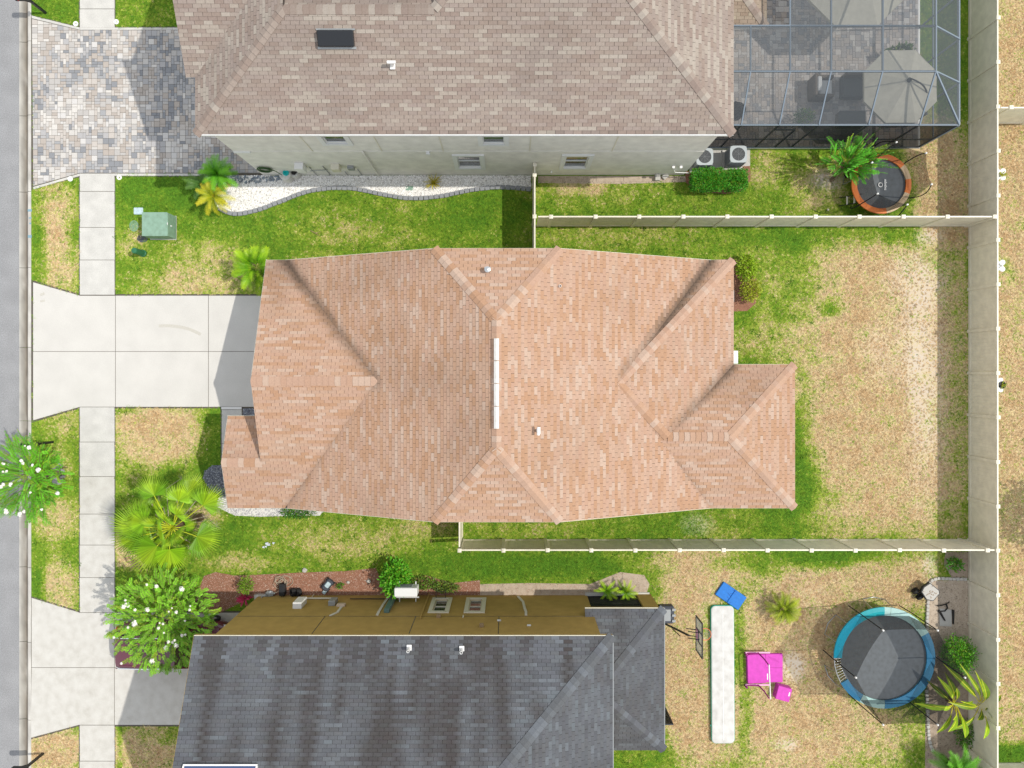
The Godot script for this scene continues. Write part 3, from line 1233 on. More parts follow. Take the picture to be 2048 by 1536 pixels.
func fence(called: String, label: String, a: Vector3, b: Vector3, first: float, spacing: float, ends: Array) -> Node3D:  # a vinyl privacy fence from a to b: posts with caps, rails, boards
	var t := thing(called, label, "fence", a)
	var d := b - a
	var l := d.length()
	d /= l
	var rot := Basis(d, Vector3.UP, d.cross(Vector3.UP))
	var h := 1.83
	var spots := []
	if 0 in ends:
		spots.append(0.0)
	var x := first
	while x < l - 0.3:
		if x > 0.25:
			spots.append(x)
		x += spacing
	if 1 in ends:
		spots.append(l)
	var pg := Geo.new()
	pg.box(Vector3(0, h / 2 - .02, 0), Vector3(.125, h + 0.04, .125))
	var pm := pg.mesh()
	var cg := Geo.new()
	cg.box(Vector3(0, h + .02, 0), Vector3(.155, .04, .155))
	cg.lathe(Vector3(0, h + .04, 0), [[.1, 0], [.0, .045]], 4, Color.WHITE, Basis(Vector3.UP, PI / 4))
	var cm := cg.mesh()
	for s in spots:
		var post := place(t, "post", pm, mats["vinyl"], Transform3D(rot * Basis.from_euler(Vector3(r1(-.006, .006), r1(-.02, .02), r1(-.006, .006))), d * s + Vector3(0, r1(-.012, .008), 0)))
		place(post, "cap", cm, mats["vinyl"])
	var bounds := spots.duplicate()
	if not 0 in ends:
		bounds.push_front(0.0)
	if not 1 in ends:
		bounds.push_back(l)
	var boards := {}
	for k in bounds.size() - 1:
		var s0: float = bounds[k] + 0.0625
		var s1: float = bounds[k + 1] - 0.0625
		if s1 - s0 < 0.1:
			continue
		var g := Geo.new()
		g.box(Vector3(0, h - .06, 0), Vector3(s1 - s0, .12, .055))
		place(t, "rail", g.mesh(), mats["vinyl"], Transform3D(rot, d * (s0 + s1) / 2))
		g = Geo.new()
		g.box(Vector3(0, .10, 0), Vector3(s1 - s0, .14, .055))
		place(t, "rail", g.mesh(), mats["vinyl"], Transform3D(rot, d * (s0 + s1) / 2))
		var n := maxi(1, int(round((s1 - s0) / 0.152)))
		var w := (s1 - s0) / n
		var key := int(w * 10000)
		if not boards.has(key):
			var bg := Geo.new()
			var e := 0.011
			var y0 := 0.17
			var y1 := h - .12
			for f in [1.0, -1.0]:
				var z: float = 0.013 * f
				var zi: float = 0.0085 * f
				var q := [Vector3(-w / 2, y0, zi), Vector3(-w / 2 + e, y0, z), Vector3(w / 2 - e, y0, z), Vector3(w / 2, y0, zi)]
				for j in 3:
					var p0: Vector3 = q[j]
					var p1: Vector3 = q[j + 1]
					if f > 0:
						bg.quad(p0, p1, p1 + Vector3(0, y1 - y0, 0), p0 + Vector3(0, y1 - y0, 0))
					else:
						bg.quad(p1, p0, p0 + Vector3(0, y1 - y0, 0), p1 + Vector3(0, y1 - y0, 0))
			boards[key] = bg.mesh()
		for j in n:
			place(t, "board", boards[key], mats["vinyl"], Transform3D(rot, d * (s0 + w * (j + .5)) + rot.z * r1(-.002, .002)))
	return t


func air_conditioner(label: String, foot: Vector3, size: float, tall: float) -> Node3D:
	var t := thing("air_conditioner", label, "air conditioner", foot, "outdoor air conditioners")
	var g := Geo.new()
	g.box(Vector3(0, .03, 0), Vector3(size + .15, .1, size + .15))
	part(t, "pad", g, mats["concrete_light"])
	g = Geo.new()
	g.rounded(Vector3(0, .08 + (tall - .1) / 2, 0), Vector3(size - .05, tall - .1, size - .05), .06)
	part(t, "coil", g, mats["ac_dark"])
	g = Geo.new()
	for s in 4:
		for k in 11:
			var y := .14 + k * (tall - .24) / 10.0
			var b := Basis(Vector3.UP, s * PI / 2)
			g.box(b * Vector3(0, y, size / 2 - .018), Vector3(size - .14, .012, .01), b)
		for e in [-1, 1]:
			var b := Basis(Vector3.UP, s * PI / 2)
			g.box(b * Vector3(e * (size / 2 - .045), tall / 2, size / 2 - .02), Vector3(.05, tall - .1, .02), b)
	part(t, "louvers", g, mats["ac_grey"])
	# the top plate: a rounded square with a round well
	g = Geo.new()
	var m := 32
	for k in m:
		var a0 := TAU * k / m
		var a1 := TAU * (k + 1) / m
		var f := func(a: float) -> Vector3:
			var q := Vector2(cos(a), sin(a))
			var e := pow(pow(absf(q.x), 7.0) + pow(absf(q.y), 7.0), -1.0 / 7.0)
			return Vector3(q.x * e, 0, q.y * e) * size / 2
		var o0: Vector3 = f.call(a0)
		var o1: Vector3 = f.call(a1)
		var i0 := Vector3(cos(a0), 0, sin(a0)) * size * .39
		var i1 := Vector3(cos(a1), 0, sin(a1)) * size * .39
		var y := Vector3.UP * tall
		var dn := Vector3.DOWN * .07
		g.quad(o1 + y, o0 + y, i0 + y, i1 + y)
		g.quad(o1 + y + dn, o0 + y + dn, o0 + y, o1 + y)
		g.quad(i1 + y, i0 + y, i0 + y + dn, i1 + y + dn)
	part(t, "top", g, mats["ac_light"])
	g = Geo.new()
	for k in 3:
		var a := TAU * k / 3.0 + .5
		var d := Vector3(cos(a), 0, sin(a))
		var e := Vector3(-d.z, 0, d.x)
		g.plate([d * .07 + e * .05 + Vector3(0, .02, 0), d * size * .35 + e * .13 + Vector3(0, .05, 0), d * size * .35 - e * .09 + Vector3(0, -.03, 0), d * .07 - e * .05 + Vector3(0, -.01, 0)], Vector3.UP, .006)
	g.lathe(Vector3(0, -.03, 0), [[.09, 0], [.09, .05], [.07, .07], [0, .07]], 14)
	var fan_ := part(t, "fan", g, mats["ac_grey"])
	fan_.position.y = tall - .12
	g = Geo.new()
	for k in 7:
		var r := size * .39 * (k + 1) / 7.0
		var pts := []
		for j in 25:
			pts.append(Vector3(cos(TAU * j / 24) * r, 0, sin(TAU * j / 24) * r))
		g.tube(pts, .0025, .0025, 3)
	for k in 8:
		var a := TAU * k / 8
		g.tube([Vector3.ZERO, Vector3(cos(a), 0, sin(a)) * size * .39], .003, .003, 3)
	var gr := part(t, "guard", g, mats["ac_grey"])
	gr.position.y = tall - .01
	return t


func mailbox(label: String, foot: Vector3) -> void:
	var t := thing("mailbox", label, "mailbox", foot, "black mailboxes at the kerb")
	var g := Geo.new()
	g.box(Vector3(0, .55, 0), Vector3(.09, 1.25, .09))
	part(t, "post", g, mats["black_metal"])
	g = Geo.new()
	g.beam(Vector3(.04, .85, 0), Vector3(-.3, 1.12, 0), .05, .06)
	g.beam(Vector3(.14, 1.15, 0), Vector3(-.4, 1.15, 0), .08, .05)
	part(t, "arm", g, mats["black_metal"])
	g = Geo.new()
	var n := 10
	for k in n:
		var a0 := PI * k / n
		var a1 := PI * (k + 1) / n
		var p0 := Vector3(0, 1.30 + sin(a0) * .1, cos(a0) * .11)
		var p1 := Vector3(0, 1.30 + sin(a1) * .1, cos(a1) * .11)
		var l := Vector3(-.45, 0, 0)
		var r := Vector3(.17, 0, 0)
		g.quad(p0 + l, p0 + r, p1 + r, p1 + l)
		g.tri(Vector3(-.45, 1.18, 0), p0 + l, p1 + l)
		g.tri(Vector3(.17, 1.18, 0), p1 + r, p0 + r)
	g.box(Vector3(-.14, 1.24, 0), Vector3(.615, .12, .22))
	part(t, "box", g, mats["black_metal"])
	g = Geo.new()
	g.box(Vector3(-.3, 1.34, .125), Vector3(.03, .2, .012))
	part(t, "flag", g, mats["red_paint"])


func trampoline(called: String, label: String, at: Vector3, r: float, h: float, tall: float, poles: int, turn: float, pad_m: Array, missing: Array, spread: float, curved: bool, legs: int) -> Node3D:
	var t := thing(called, label, "trampoline", at)
	var dir := func(a: float) -> Vector3: return Vector3(cos(a), 0, sin(a))
	var g := Geo.new()
	var pts := []
	for k in 37:
		pts.append(dir.call(TAU * k / 36.0) * r + Vector3(0, h, 0))
	g.tube(pts, .025, .025, 6)
	part(t, "frame_ring", g, mats["steel"])
	for k in legs:
		var a := TAU * (k + .5) / legs + turn
		var a0 := a - .22
		var a1 := a + .22
		g = Geo.new()
		g.tube([dir.call(a0) * r * .99 + Vector3(0, h, 0), dir.call(a0) * r * 1.06 + Vector3(0, .05, 0), dir.call(a) * r * 1.08 + Vector3(0, .03, 0), dir.call(a1) * r * 1.06 + Vector3(0, .05, 0), dir.call(a1) * r * .99 + Vector3(0, h, 0)], .02, .02, 6)
		part(t, "leg", g, mats["steel"])
	g = Geo.new()
	var ri := r * .86
	for k in 48:
		var p0: Vector3 = dir.call(TAU * k / 48.0)
		var p1: Vector3 = dir.call(TAU * (k + 1) / 48.0)
		var q0 := ri * .5
		var sag := Vector3(0, h - .05, 0)
		g.tri(Vector3(0, h - .085, 0), p1 * q0 + Vector3(0, h - .075, 0), p0 * q0 + Vector3(0, h - .075, 0))
		g.quad(p0 * q0 + Vector3(0, h - .075, 0), p1 * q0 + Vector3(0, h - .075, 0), p1 * ri + sag, p0 * ri + sag)
		g.quad(p1 * q0 + Vector3(0, h - .08, 0), p0 * q0 + Vector3(0, h - .08, 0), p0 * ri + sag + Vector3(0, -.008, 0), p1 * ri + sag + Vector3(0, -.008, 0))
	part(t, "mat", g, mats["tramp_mat"])
	var nseg := 12
	for k in nseg:
		if k in missing:
			for j in 9:
				var a := TAU * (k + (j + .5) / 9.0) / nseg + turn
				g = Geo.new()
				g.tube([dir.call(a) * ri + Vector3(0, h - .05, 0), dir.call(a) * r + Vector3(0, h, 0)], .012, .012, 4)
				part(t, "spring", g, mats["steel"])
			continue
		g = Geo.new()
		for j in 4:
			var a0 := TAU * (k + j / 4.0) / nseg + turn
			var a1 := TAU * (k + (j + 1) / 4.0) / nseg + turn
			var d0: Vector3 = dir.call(a0)
			var d1: Vector3 = dir.call(a1)
			var y := h + .045 + r1(-.006, .006)
			var hi := Vector3(0, y, 0)
			var lo := Vector3(0, h - .015, 0)
			var mid := Vector3(0, y + .02, 0)
			var rm := (r + ri) / 2
			g.quad(d1 * (r + .03) + hi, d0 * (r + .03) + hi, d0 * rm + mid, d1 * rm + mid)
			g.quad(d1 * rm + mid, d0 * rm + mid, d0 * (ri - .02) + hi, d1 * (ri - .02) + hi)
			g.quad(d1 * (r + .03) + lo, d0 * (r + .03) + lo, d0 * (r + .03) + hi, d1 * (r + .03) + hi)
			g.quad(d0 * (ri - .02) + lo, d1 * (ri - .02) + lo, d1 * (ri - .02) + hi, d0 * (ri - .02) + hi)
			if j == 0:
				g.quad(d0 * (r + .03) + lo, d0 * (ri - .02) + lo, d0 * (ri - .02) + hi, d0 * (r + .03) + hi)
			if j == 3:
				g.quad(d1 * (ri - .02) + lo, d1 * (r + .03) + lo, d1 * (r + .03) + hi, d1 * (ri - .02) + hi)
		part(t, "pad", g, pad_m[k % pad_m.size()])
	var tops := []
	for k in poles:
		var a := TAU * k / poles + turn
		var d: Vector3 = dir.call(a)
		g = Geo.new()
		var foot := d * (r * 1.05) + Vector3(0, .1, 0)
		var head := d * (r * spread) + Vector3(0, tall, 0)
		var line := [foot, d * (r * 1.05) + Vector3(0, h, 0), head]
		if curved:
			line = []
			for j in 11:
				var f := j / 10.0
				line.append(d * r * (1.03 + .3 * sin(PI * pow(f, .8)) + .0 * f) + Vector3(0, lerpf(.1, tall, f), 0))
			head = line[10]
		g.tube(line, .022, .022, 6)
		var pole := part(t, "pole", g, mats["black_foam"])
		g = Geo.new()
		g.lathe(head, [[.035, -.04], [.035, .03], [0, .05]], 8)
		part(pole, "pole_cap", g, mats["white_plastic"])
		tops.append([d * r * .97 + Vector3(0, h + .02, 0), head])
	for k in poles:
		var q: Array = tops[k]
		var w: Array = tops[(k + 1) % poles]
		g = Geo.new()
		var n := 6
		for i in n:
			for j in n:
				var f := func(x: float, y: float) -> Vector3:
					var lo: Vector3 = (q[0] as Vector3).lerp(w[0], x)
					var hi: Vector3 = (q[1] as Vector3).lerp(w[1], x) + Vector3(0, -.12 * sin(PI * x), 0)
					var c: Vector3 = lo.lerp(hi, y)
					var flat_ := Vector3(c.x, 0, c.z)
					var in_ := -.07 * sin(PI * x) * sin(PI * y)
					return c + flat_.normalized() * in_
				var p0: Vector3 = f.call(float(i) / n, float(j) / n)
				var p1: Vector3 = f.call(float(i + 1) / n, float(j) / n)
				var p2: Vector3 = f.call(float(i + 1) / n, float(j + 1) / n)
				var p3: Vector3 = f.call(float(i) / n, float(j + 1) / n)
				g.quad(p0, p1, p2, p3)
		part(t, "net", g, mats["net"])
	return t


func parasol(label: String, top: Vector3, r: float, drop: float, turn: float, foot: Vector3) -> void:
	var t := thing("cantilever_parasol", label, "parasol", Vector3(foot.x, 0, foot.z), "cantilever parasols on the patio")
	var o := Vector3(foot.x, 0, foot.z)
	var g := Geo.new()
	var hub := top - o
	for k in 8:
		var a0 := TAU * k / 8 + turn
		var a1 := TAU * (k + 1) / 8 + turn
		var e0 := hub + Vector3(cos(a0) * r, -drop, sin(a0) * r)
		var e1 := hub + Vector3(cos(a1) * r, -drop, sin(a1) * r)
		g = Geo.new()
		var n := 5
		for i in n:
			var f0 := float(i) / n
			var f1 := float(i + 1) / n
			var sag0 := Vector3.DOWN * .02 * sin(PI * f0)
			var sag1 := Vector3.DOWN * .02 * sin(PI * f1)
			var m0 := hub.lerp((e0 + e1) / 2, f0) + sag0 + Vector3.DOWN * .02 * f0
			var m1 := hub.lerp((e0 + e1) / 2, f1) + sag1 + Vector3.DOWN * .02 * f1
			var l0 := hub.lerp(e0, f0)
			var l1 := hub.lerp(e0, f1)
			var q0 := hub.lerp(e1, f0)
			var q1 := hub.lerp(e1, f1)
			g.quad(l1, l0, m0, m1)
			g.quad(m1, m0, q0, q1)
		g.quad(e1, e0, e0 + Vector3.DOWN * .12, e1 + Vector3.DOWN * .12)
		part(t, "canopy_panel", g, mats["canvas"])
		g = Geo.new()
		g.tube([hub + Vector3.DOWN * .06, e0 + Vector3.DOWN * .04], .012, .012, 5)
		part(t, "rib", g, mats["bronze"])
	g = Geo.new()
	g.lathe(hub, [[.09, -.1], [.09, .03], [.04, .08], [0, .09]], 10)
	part(t, "hub", g, mats["bronze"])
	g = Geo.new()
	g.tube([Vector3(0, 0, 0), Vector3(0, 1.6, 0)], .045, .045, 8)
	part(t, "pole", g, mats["bronze"])
	g = Geo.new()
	var line := []
	for k in 9:
		var f := k / 8.0
		line.append(Vector3(0, 1.5, 0).lerp(hub + Vector3(0, .12, 0), f) + Vector3(0, .45, 0) * sin(PI * f) + (hub - Vector3(0, hub.y, 0)).cross(Vector3.UP).normalized() * .1 * sin(PI * f))
	g.tube(line, .035, .028, 7)
	part(t, "arm", g, mats["bronze"])
	g = Geo.new()
	g.rounded(Vector3(0, .05, 0), Vector3(.8, .1, .8), .05)
	part(t, "base", g, mats["bronze"])


func loft(g: Geo, rows: Array, col := Color.WHITE) -> void:  # rows of points, skinned in order and rounded by shared normals
	var m := rows.size()
	var w: int = rows[0].size()
	var nr := []
	for i in m:
		var line := []
		for k in w:
			var du: Vector3 = rows[mini(i + 1, m - 1)][k] - rows[maxi(i - 1, 0)][k]
			var dv: Vector3 = rows[i][mini(k + 1, w - 1)] - rows[i][maxi(k - 1, 0)]
			line.append(du.cross(dv).normalized())
		nr.append(line)
	for i in m - 1:
		for k in w - 1:
			g.strip(rows[i][k], rows[i + 1][k], rows[i + 1][k + 1], rows[i][k + 1], nr[i][k], nr[i + 1][k], nr[i + 1][k + 1], nr[i][k + 1], col)


func suv(label: String, at: Vector3) -> void:  # nose towards +x
	var t := thing("suv", label, "car", at)
	var rows := []
	# x, half width, underside, shoulder, deck
	for s in [[-2.32, .62, .50, .80, .86], [-2.28, .84, .34, .92, 1.0], [-2.1, .92, .28, .98, 1.06], [-1.3, .95, .27, 1.0, 1.07], [0.0, .95, .27, .99, 1.05], [.9, .94, .27, .97, 1.03], [1.35, .93, .28, .95, 1.04], [1.9, .90, .30, .88, .97], [2.2, .80, .34, .78, .86], [2.32, .58, .42, .66, .72]]:
		var x: float = s[0]
		var w: float = s[1]
		rows.append([Vector3(x, s[2], w * .9), Vector3(x, s[2] + .1, w), Vector3(x, s[3] - .12, w), Vector3(x, s[3], w * .965), Vector3(x, s[4], w * .80), Vector3(x, s[4] + .012, 0), Vector3(x, s[4], -w * .80), Vector3(x, s[3], -w * .965), Vector3(x, s[3] - .12, -w), Vector3(x, s[2] + .1, -w), Vector3(x, s[2], -w * .9)])
	var g := Geo.new()
	for r: Array in rows:
		r.reverse()
	loft(g, rows)
	for e in [0, rows.size() - 1]:
		var q: Array = rows[e]
		for k in range(1, q.size() - 1):
			if e == 0:
				g.tri(q[0], q[k + 1], q[k])
			else:
				g.tri(q[0], q[k], q[k + 1])
	part(t, "body", g, mats["maroon"])
	var roof := []
	for s in [[-2.02, .62, 1.58], [-1.7, .66, 1.665], [-.9, .68, 1.695], [0.0, .67, 1.685], [.42, .64, 1.63]]:
		var line := []
		for k in 9:
			var f := (k - 4) / 4.0
			line.append(Vector3(s[0], s[2] - .06 * f * f * f * f, -s[1] * f))
		line.reverse()
		roof.append(line)
	g = Geo.new()
	loft(g, roof)
	part(t, "roof", g, mats["maroon"])
	var wins := {
		"windshield": [Vector3(.42, 1.57, -.64), Vector3(.42, 1.57, .64), Vector3(1.28, 1.05, .80), Vector3(1.28, 1.05, -.80)],
		"rear_window": [Vector3(-2.02, 1.52, .62), Vector3(-2.02, 1.52, -.62), Vector3(-2.25, 1.0, -.72), Vector3(-2.25, 1.0, .72)],
	}
	for called in wins:
		g = Geo.new()
		var q: Array = wins[called]
		g.plate(q, (q[1] - q[0]).cross(q[2] - q[0]) * (1.0 if (q[1] - q[0]).cross(q[2] - q[0]).y > 0 else -1.0), .012)
		part(t, called, g, mats["car_glass"])
	for z in [-1.0, 1.0]:
		for w in [[-2.0, -1.25], [-1.2, -.32], [-.27, .55]]:
			g = Geo.new()
			var x0: float = w[0]
			var x1: float = w[1]
			var q := [Vector3(x0 - .04, 1.05, z * .86), Vector3(x1 + (.55 if x1 > .4 else 0.0), 1.05, z * .86), Vector3(x1 - (.12 if x1 > .4 else 0.0), 1.54, z * .675), Vector3(x0 + .03, 1.54, z * .675)]
			g.plate(q, Vector3(0, .3, z), .01)
			part(t, "side_window", g, mats["car_glass"])
		g = Geo.new()
		for x in [-2.0, -1.22, -.30]:
			g.beam(Vector3(x, 1.05, z * .865), Vector3(x + .02, 1.56, z * .675), .06, .03)
		g.beam(Vector3(1.26, 1.05, z * .84), Vector3(.42, 1.6, z * .655), .05, .04)
		part(t, "pillar", g, mats["maroon"])
		g = Geo.new()
		g.tube([Vector3(-1.9, 1.65, z * .60), Vector3(-1.75, 1.74, z * .61), Vector3(-.9, 1.765, z * .625), Vector3(.05, 1.745, z * .615), Vector3(.2, 1.68, z * .60)], .024, .024, 7)
		part(t, "roof_rail", g, mats["chrome"])
		g = Geo.new()
		g.blob(Vector3(.82, 1.08, z * 1.04), Vector3(.08, .08, .11), .04, 3, 10)
		part(t, "mirror", g, mats["maroon"])
		g = Geo.new()
		g.blob(Vector3(2.12, .76, z * .68), Vector3(.14, .09, .16), .03, 5, 10)
		part(t, "headlight", g, mats["lamp_glass"])
		g = Geo.new()
		g.blob(Vector3(-2.24, .95, z * .76), Vector3(.06, .16, .09), .03, 6, 10)
		part(t, "tail_light", g, mats["red_paint"])
		for x in [-1.42, 1.42]:
			g = Geo.new()
			var b := Basis(Vector3.RIGHT, Vector3(0, 0, 1), Vector3.DOWN)
			g.lathe(Vector3(x, .34, z * .86), [[.20, -.1], [.33, -.11], [.345, -.06], [.345, .06], [.33, .11], [.20, .1]], 22, Color.WHITE, b)
			var tyre := part(t, "wheel", g, mats["rubber"])
			g = Geo.new()
			g.lathe(Vector3(x, .34, z * .86), [[.0, -.08], [.21, -.08], [.21, .08], [0, .08]], 18, Color.WHITE, b)
			part(tyre, "rim", g, mats["chrome"])


func kerb() -> void:
	var t := thing("kerb", "weathered concrete kerb and gutter with a dark dirt line along the asphalt", "kerb")
	t.set_meta("kind", "structure")
	var prof := [[-21.12, -.30], [-21.12, -.085], [-21.02, -.098], [-20.94, -.112], [-20.86, -.118], [-20.80, -.112], [-20.76, -.085], [-20.72, -.03], [-20.67, .006], [-20.60, .014], [-20.545, .012], [-20.545, -.3]]
	var tone := [Color(.52, .505, .47), Color(.46, .445, .41), Color(.33, .315, .285), Color(.27, .25, .22), Color(.23, .205, .17), Color(.14, .115, .09), Color(.14, .115, .09), Color(.34, .315, .28), Color(.54, .52, .48), Color(.53, .51, .48), Color(.50, .49, .46), Color(.3, .3, .3)]
	var q := FastNoiseLite.new()
	q.seed = 77
	q.frequency = .5
	q.fractal_octaves = 4
	var zs := []
	for v in [-330, -190, -60, 82, 230, 383, 535, 695, 842, 990, 1135, 1285, 1440, 1590, 1740, 1890]:
		zs.append((v - MID.y) / SCALE)
	for i in zs.size() - 1:
		var g := Geo.new()
		var z0: float = zs[i] + .008
		var z1: float = zs[i + 1] - .008
		var n := 24
		for j in n:
			for k in prof.size() - 1:
				var c := []
				var p := []
				for e in [[k, j], [k, j + 1], [k + 1, j + 1], [k + 1, j]]:
					var z := lerpf(z0, z1, float(e[1]) / n)
					var at: Array = prof[e[0]]
					p.append(Vector3(at[0], at[1], z))
					var m := q.get_noise_2d(at[0] * 6.0, z * 2.0)
					var w: Color = tone[e[0]]
					# the dirt line breaks off and thickens, and the kerb face is rubbed bare here and there
					w = w.lerp(Color(.46, .44, .40), clampf(q.get_noise_2d(z * 1.1, 40.0 + e[0] * .2) * 1.1 - .15, 0, .5))
					c.append(w * (1.0 + .35 * m))
				var from := g.v.size()
				g.quad(p[0], p[1], p[2], p[3])
				# colours per corner
				g.c[from] = c[0]; g.c[from + 1] = c[2]; g.c[from + 2] = c[1]
				g.c[from + 3] = c[0]; g.c[from + 4] = c[3]; g.c[from + 5] = c[2]
		var cap := PackedVector2Array()
		part(t, "kerb_stone", g, mats["kerb"])


func make_materials() -> void:
	grain("fine", .06, .78, 1.0, 3, 1)
	grain("blotch", .012, .80, 1.0, 5, 2)
	grain("mottle", .016, .78, 1.0, 6, 21, Color(1.0, .98, .95), .6)
	grain("soft", .012, .90, 1.0, 6, 12)
	grain("stain", .014, .66, 1.0, 6, 3, Color(1.0, .97, .93), .55)
	grain("granule", .22, .72, 1.0, 2, 4)
	grain("speck", .35, .45, 1.0, 2, 6)
	grain("cloth", .12, .88, 1.0, 2, 7)
	mt("bark", lin(.23, .17, .12), .9, {"grain": "granule", "tile": .5})
	mt("twig", lin(.22, .17, .09), .9)
	mt("fibre", lin(.20, .14, .08), .95, {"grain": "speck", "tile": .5})
	mt("leaf", Color.WHITE, .45, {"vc": true, "spec": .35, "back": Color(.35, .35, .35), "two": 1})
	mt("frond", Color.WHITE, .45, {"vc": true, "spec": .35, "back": Color(.3, .3, .3), "two": 1})
	mt("petal", lin(.78, .76, .72), .8, {"back": Color(.3, .3, .3), "two": 1})
	mt("vinyl", lin(.88, .83, .69), .5, {"grain": "blotch", "tile": 3.0, "over": "fine", "over_tile": .8})
	mt("kerb", Color.WHITE, .9, {"vc": true, "grain": "granule", "tile": .9})
	mt("road", lin(.38, .385, .40), .9, {"grain": "speck", "tile": 8.0, "over": "blotch", "over_tile": 9.0})
	mt("concrete", lin(.60, .585, .555), .9, {"grain": "fine", "tile": 1.1, "over": "soft", "over_tile": 8.0})
	mt("concrete_light", lin(.61, .60, .57), .9, {"grain": "fine", "tile": 1.7, "over": "blotch", "over_tile": 5.0})
	mt("concrete_old", lin(.585, .575, .545), .92, {"grain": "fine", "tile": 1.3, "over": "mottle", "over_tile": 4.5})
	mt("paver", Color.WHITE, .85, {"vc": true, "grain": "fine", "tile": .7, "over": "speck", "over_tile": 1.3})
	mt("sand_joint", lin(.30, .29, .27), .95, {"grain": "granule", "tile": .6})
	mt("shingle", Color.WHITE, .95, {"vc": true, "grain": "granule", "tile": .35, "over": "fine", "over_tile": 2.6, "spec": .2})
	mt("deck", Color.WHITE, .95, {"vc": true})
	mt("stucco_pale", lin(.90, .89, .83), .9, {"grain": "granule", "tile": .5, "over": "blotch", "over_tile": 4.0})
	mt("stucco_peach", lin(.62, .50, .38), .9, {"grain": "granule", "tile": .5})
	mt("stucco_brown", lin(.50, .34, .10), .9, {"grain": "granule", "tile": .5, "over": "blotch", "over_tile": 4.0})
	mt("trim_white", lin(.76, .78, .78), .55, {"grain": "fine", "tile": 1.0})
	mt("trim_cream", lin(.70, .67, .55), .6, {"grain": "fine", "tile": 1.0})
	mt("pane", lin(.03, .04, .045, .42), .06, {"spec": .6})
	mt("room", lin(.10, .10, .10), .9)
	mt("white_plastic", lin(.80, .80, .79), .45, {"grain": "fine", "tile": .5})
	mt("vent_white", lin(.70, .695, .68), .5, {"grain": "fine", "tile": 1.0, "over": "stain", "over_tile": 1.5})
	mt("white_metal", lin(.76, .77, .78), .4, {"grain": "fine", "tile": .5})
	mt("grey_metal", lin(.34, .36, .37), .45, {"grain": "fine", "tile": .5, "metal": .3})
	mt("steel", lin(.52, .54, .55), .35, {"metal": .7, "grain": "fine", "tile": .4})
	mt("chrome", lin(.70, .72, .76), .15, {"metal": .9})
	mt("black_metal", lin(.018, .019, .022), .4, {"grain": "fine", "tile": .4})
	mt("black_foam", lin(.015, .015, .017), .8, {"grain": "fine", "tile": .3})
	mt("black_plastic", lin(.022, .024, .028), .5, {"grain": "fine", "tile": .3})
	mt("rubber", lin(.02, .02, .02), .8, {"grain": "fine", "tile": .3})
	mt("red_paint", lin(.45, .03, .03), .4)
	mt("ac_light", lin(.42, .46, .475), .45, {"grain": "fine", "tile": .4})
	mt("ac_grey", lin(.36, .385, .40), .5, {"grain": "fine", "tile": .4})
	mt("ac_dark", lin(.06, .065, .07), .6, {"grain": "granule", "tile": .2})
	mt("tramp_mat", lin(.125, .14, .155), .75, {"grain": "cloth", "tile": .25, "over": "stain", "over_tile": 2.0})
	mt("net", lin(.012, .012, .014, .58), .8)
	mt("joint_soil", lin(.13, .115, .095), 1.0, {"grain": "speck", "tile": .4})
	mt("screen", lin(.11, .125, .14, .43), .8)
	mt("screen_wall", lin(.018, .02, .022, .84), .8)
	mt("bronze", lin(.045, .05, .06), .45, {"grain": "fine", "tile": .5})
	mt("cage_bar", lin(.20, .25, .31), .4, {"grain": "fine", "tile": .5})
	mt("canvas", lin(.58, .56, .48), .9, {"grain": "cloth", "tile": .4, "over": "blotch", "over_tile": 2.0, "back": Color(.3, .3, .3), "two": 1})
	mt("grey_cloth", lin(.085, .095, .10), .9, {"grain": "cloth", "tile": .3})
	mt("cushion", lin(.70, .71, .72), .9, {"grain": "cloth", "tile": .3})
	mt("wicker", lin(.20, .165, .14), .8, {"grain": "speck", "tile": .4})
	mt("utility_green", lin(.25, .40, .31), .5, {"grain": "fine", "tile": .6, "over": "stain", "over_tile": 2.0})
	mt("dark_green", lin(.03, .15, .075), .45, {"grain": "fine", "tile": .4})
	mt("lid_green", lin(.20, .35, .22), .6, {"grain": "speck", "tile": .4})
	mt("lid_blue", lin(.45, .58, .64), .6, {"grain": "stain", "tile": 1.0})
	mt("lid_dark", lin(.075, .085, .11), .6, {"grain": "speck", "tile": .4})
	mt("teal", lin(.0, .42, .42), .4, {"grain": "fine", "tile": .3})
	mt("teal_dull", lin(.12, .20, .18), .5, {"grain": "stain", "tile": 1.0})
	mt("hose", lin(.04, .09, .03), .5)
	mt("cord", lin(.40, .34, .26), .7)
	mt("maroon", lin(.105, .012, .030), .25, {"coat": .8, "spec": .5, "grain": "fine", "tile": 2.0})
	mt("car_glass", lin(.02, .028, .03), .05, {"spec": .7})
	mt("lamp_glass", lin(.6, .6, .62), .1, {"spec": .7})
	mt("pad_teal", lin(.0, .46, .54), .5, {"grain": "stain", "tile": .5, "over": "speck", "over_tile": .9})
	mt("pad_blue", lin(.0, .42, .62), .5, {"grain": "stain", "tile": .5, "over": "speck", "over_tile": .9})
	mt("pad_faded", lin(.36, .56, .55), .6, {"grain": "stain", "tile": .4})
	mt("pad_sky", lin(.05, .30, .56), .5, {"grain": "stain", "tile": .5, "over": "speck", "over_tile": .7})
	mt("pad_orange", lin(.72, .20, .045), .55, {"grain": "stain", "tile": .6})
	mt("pad_pale", lin(.60, .46, .30), .65, {"grain": "stain", "tile": .4})
	mt("pink", lin(.62, .06, .48), .5, {"grain": "cloth", "tile": .5, "over": "blotch", "over_tile": 1.5})
	mt("pink_dark", lin(.32, .01, .20), .5, {"grain": "cloth", "tile": .5})
	mt("pink_pale", lin(.78, .40, .62), .4, {"grain": "fine", "tile": .4})
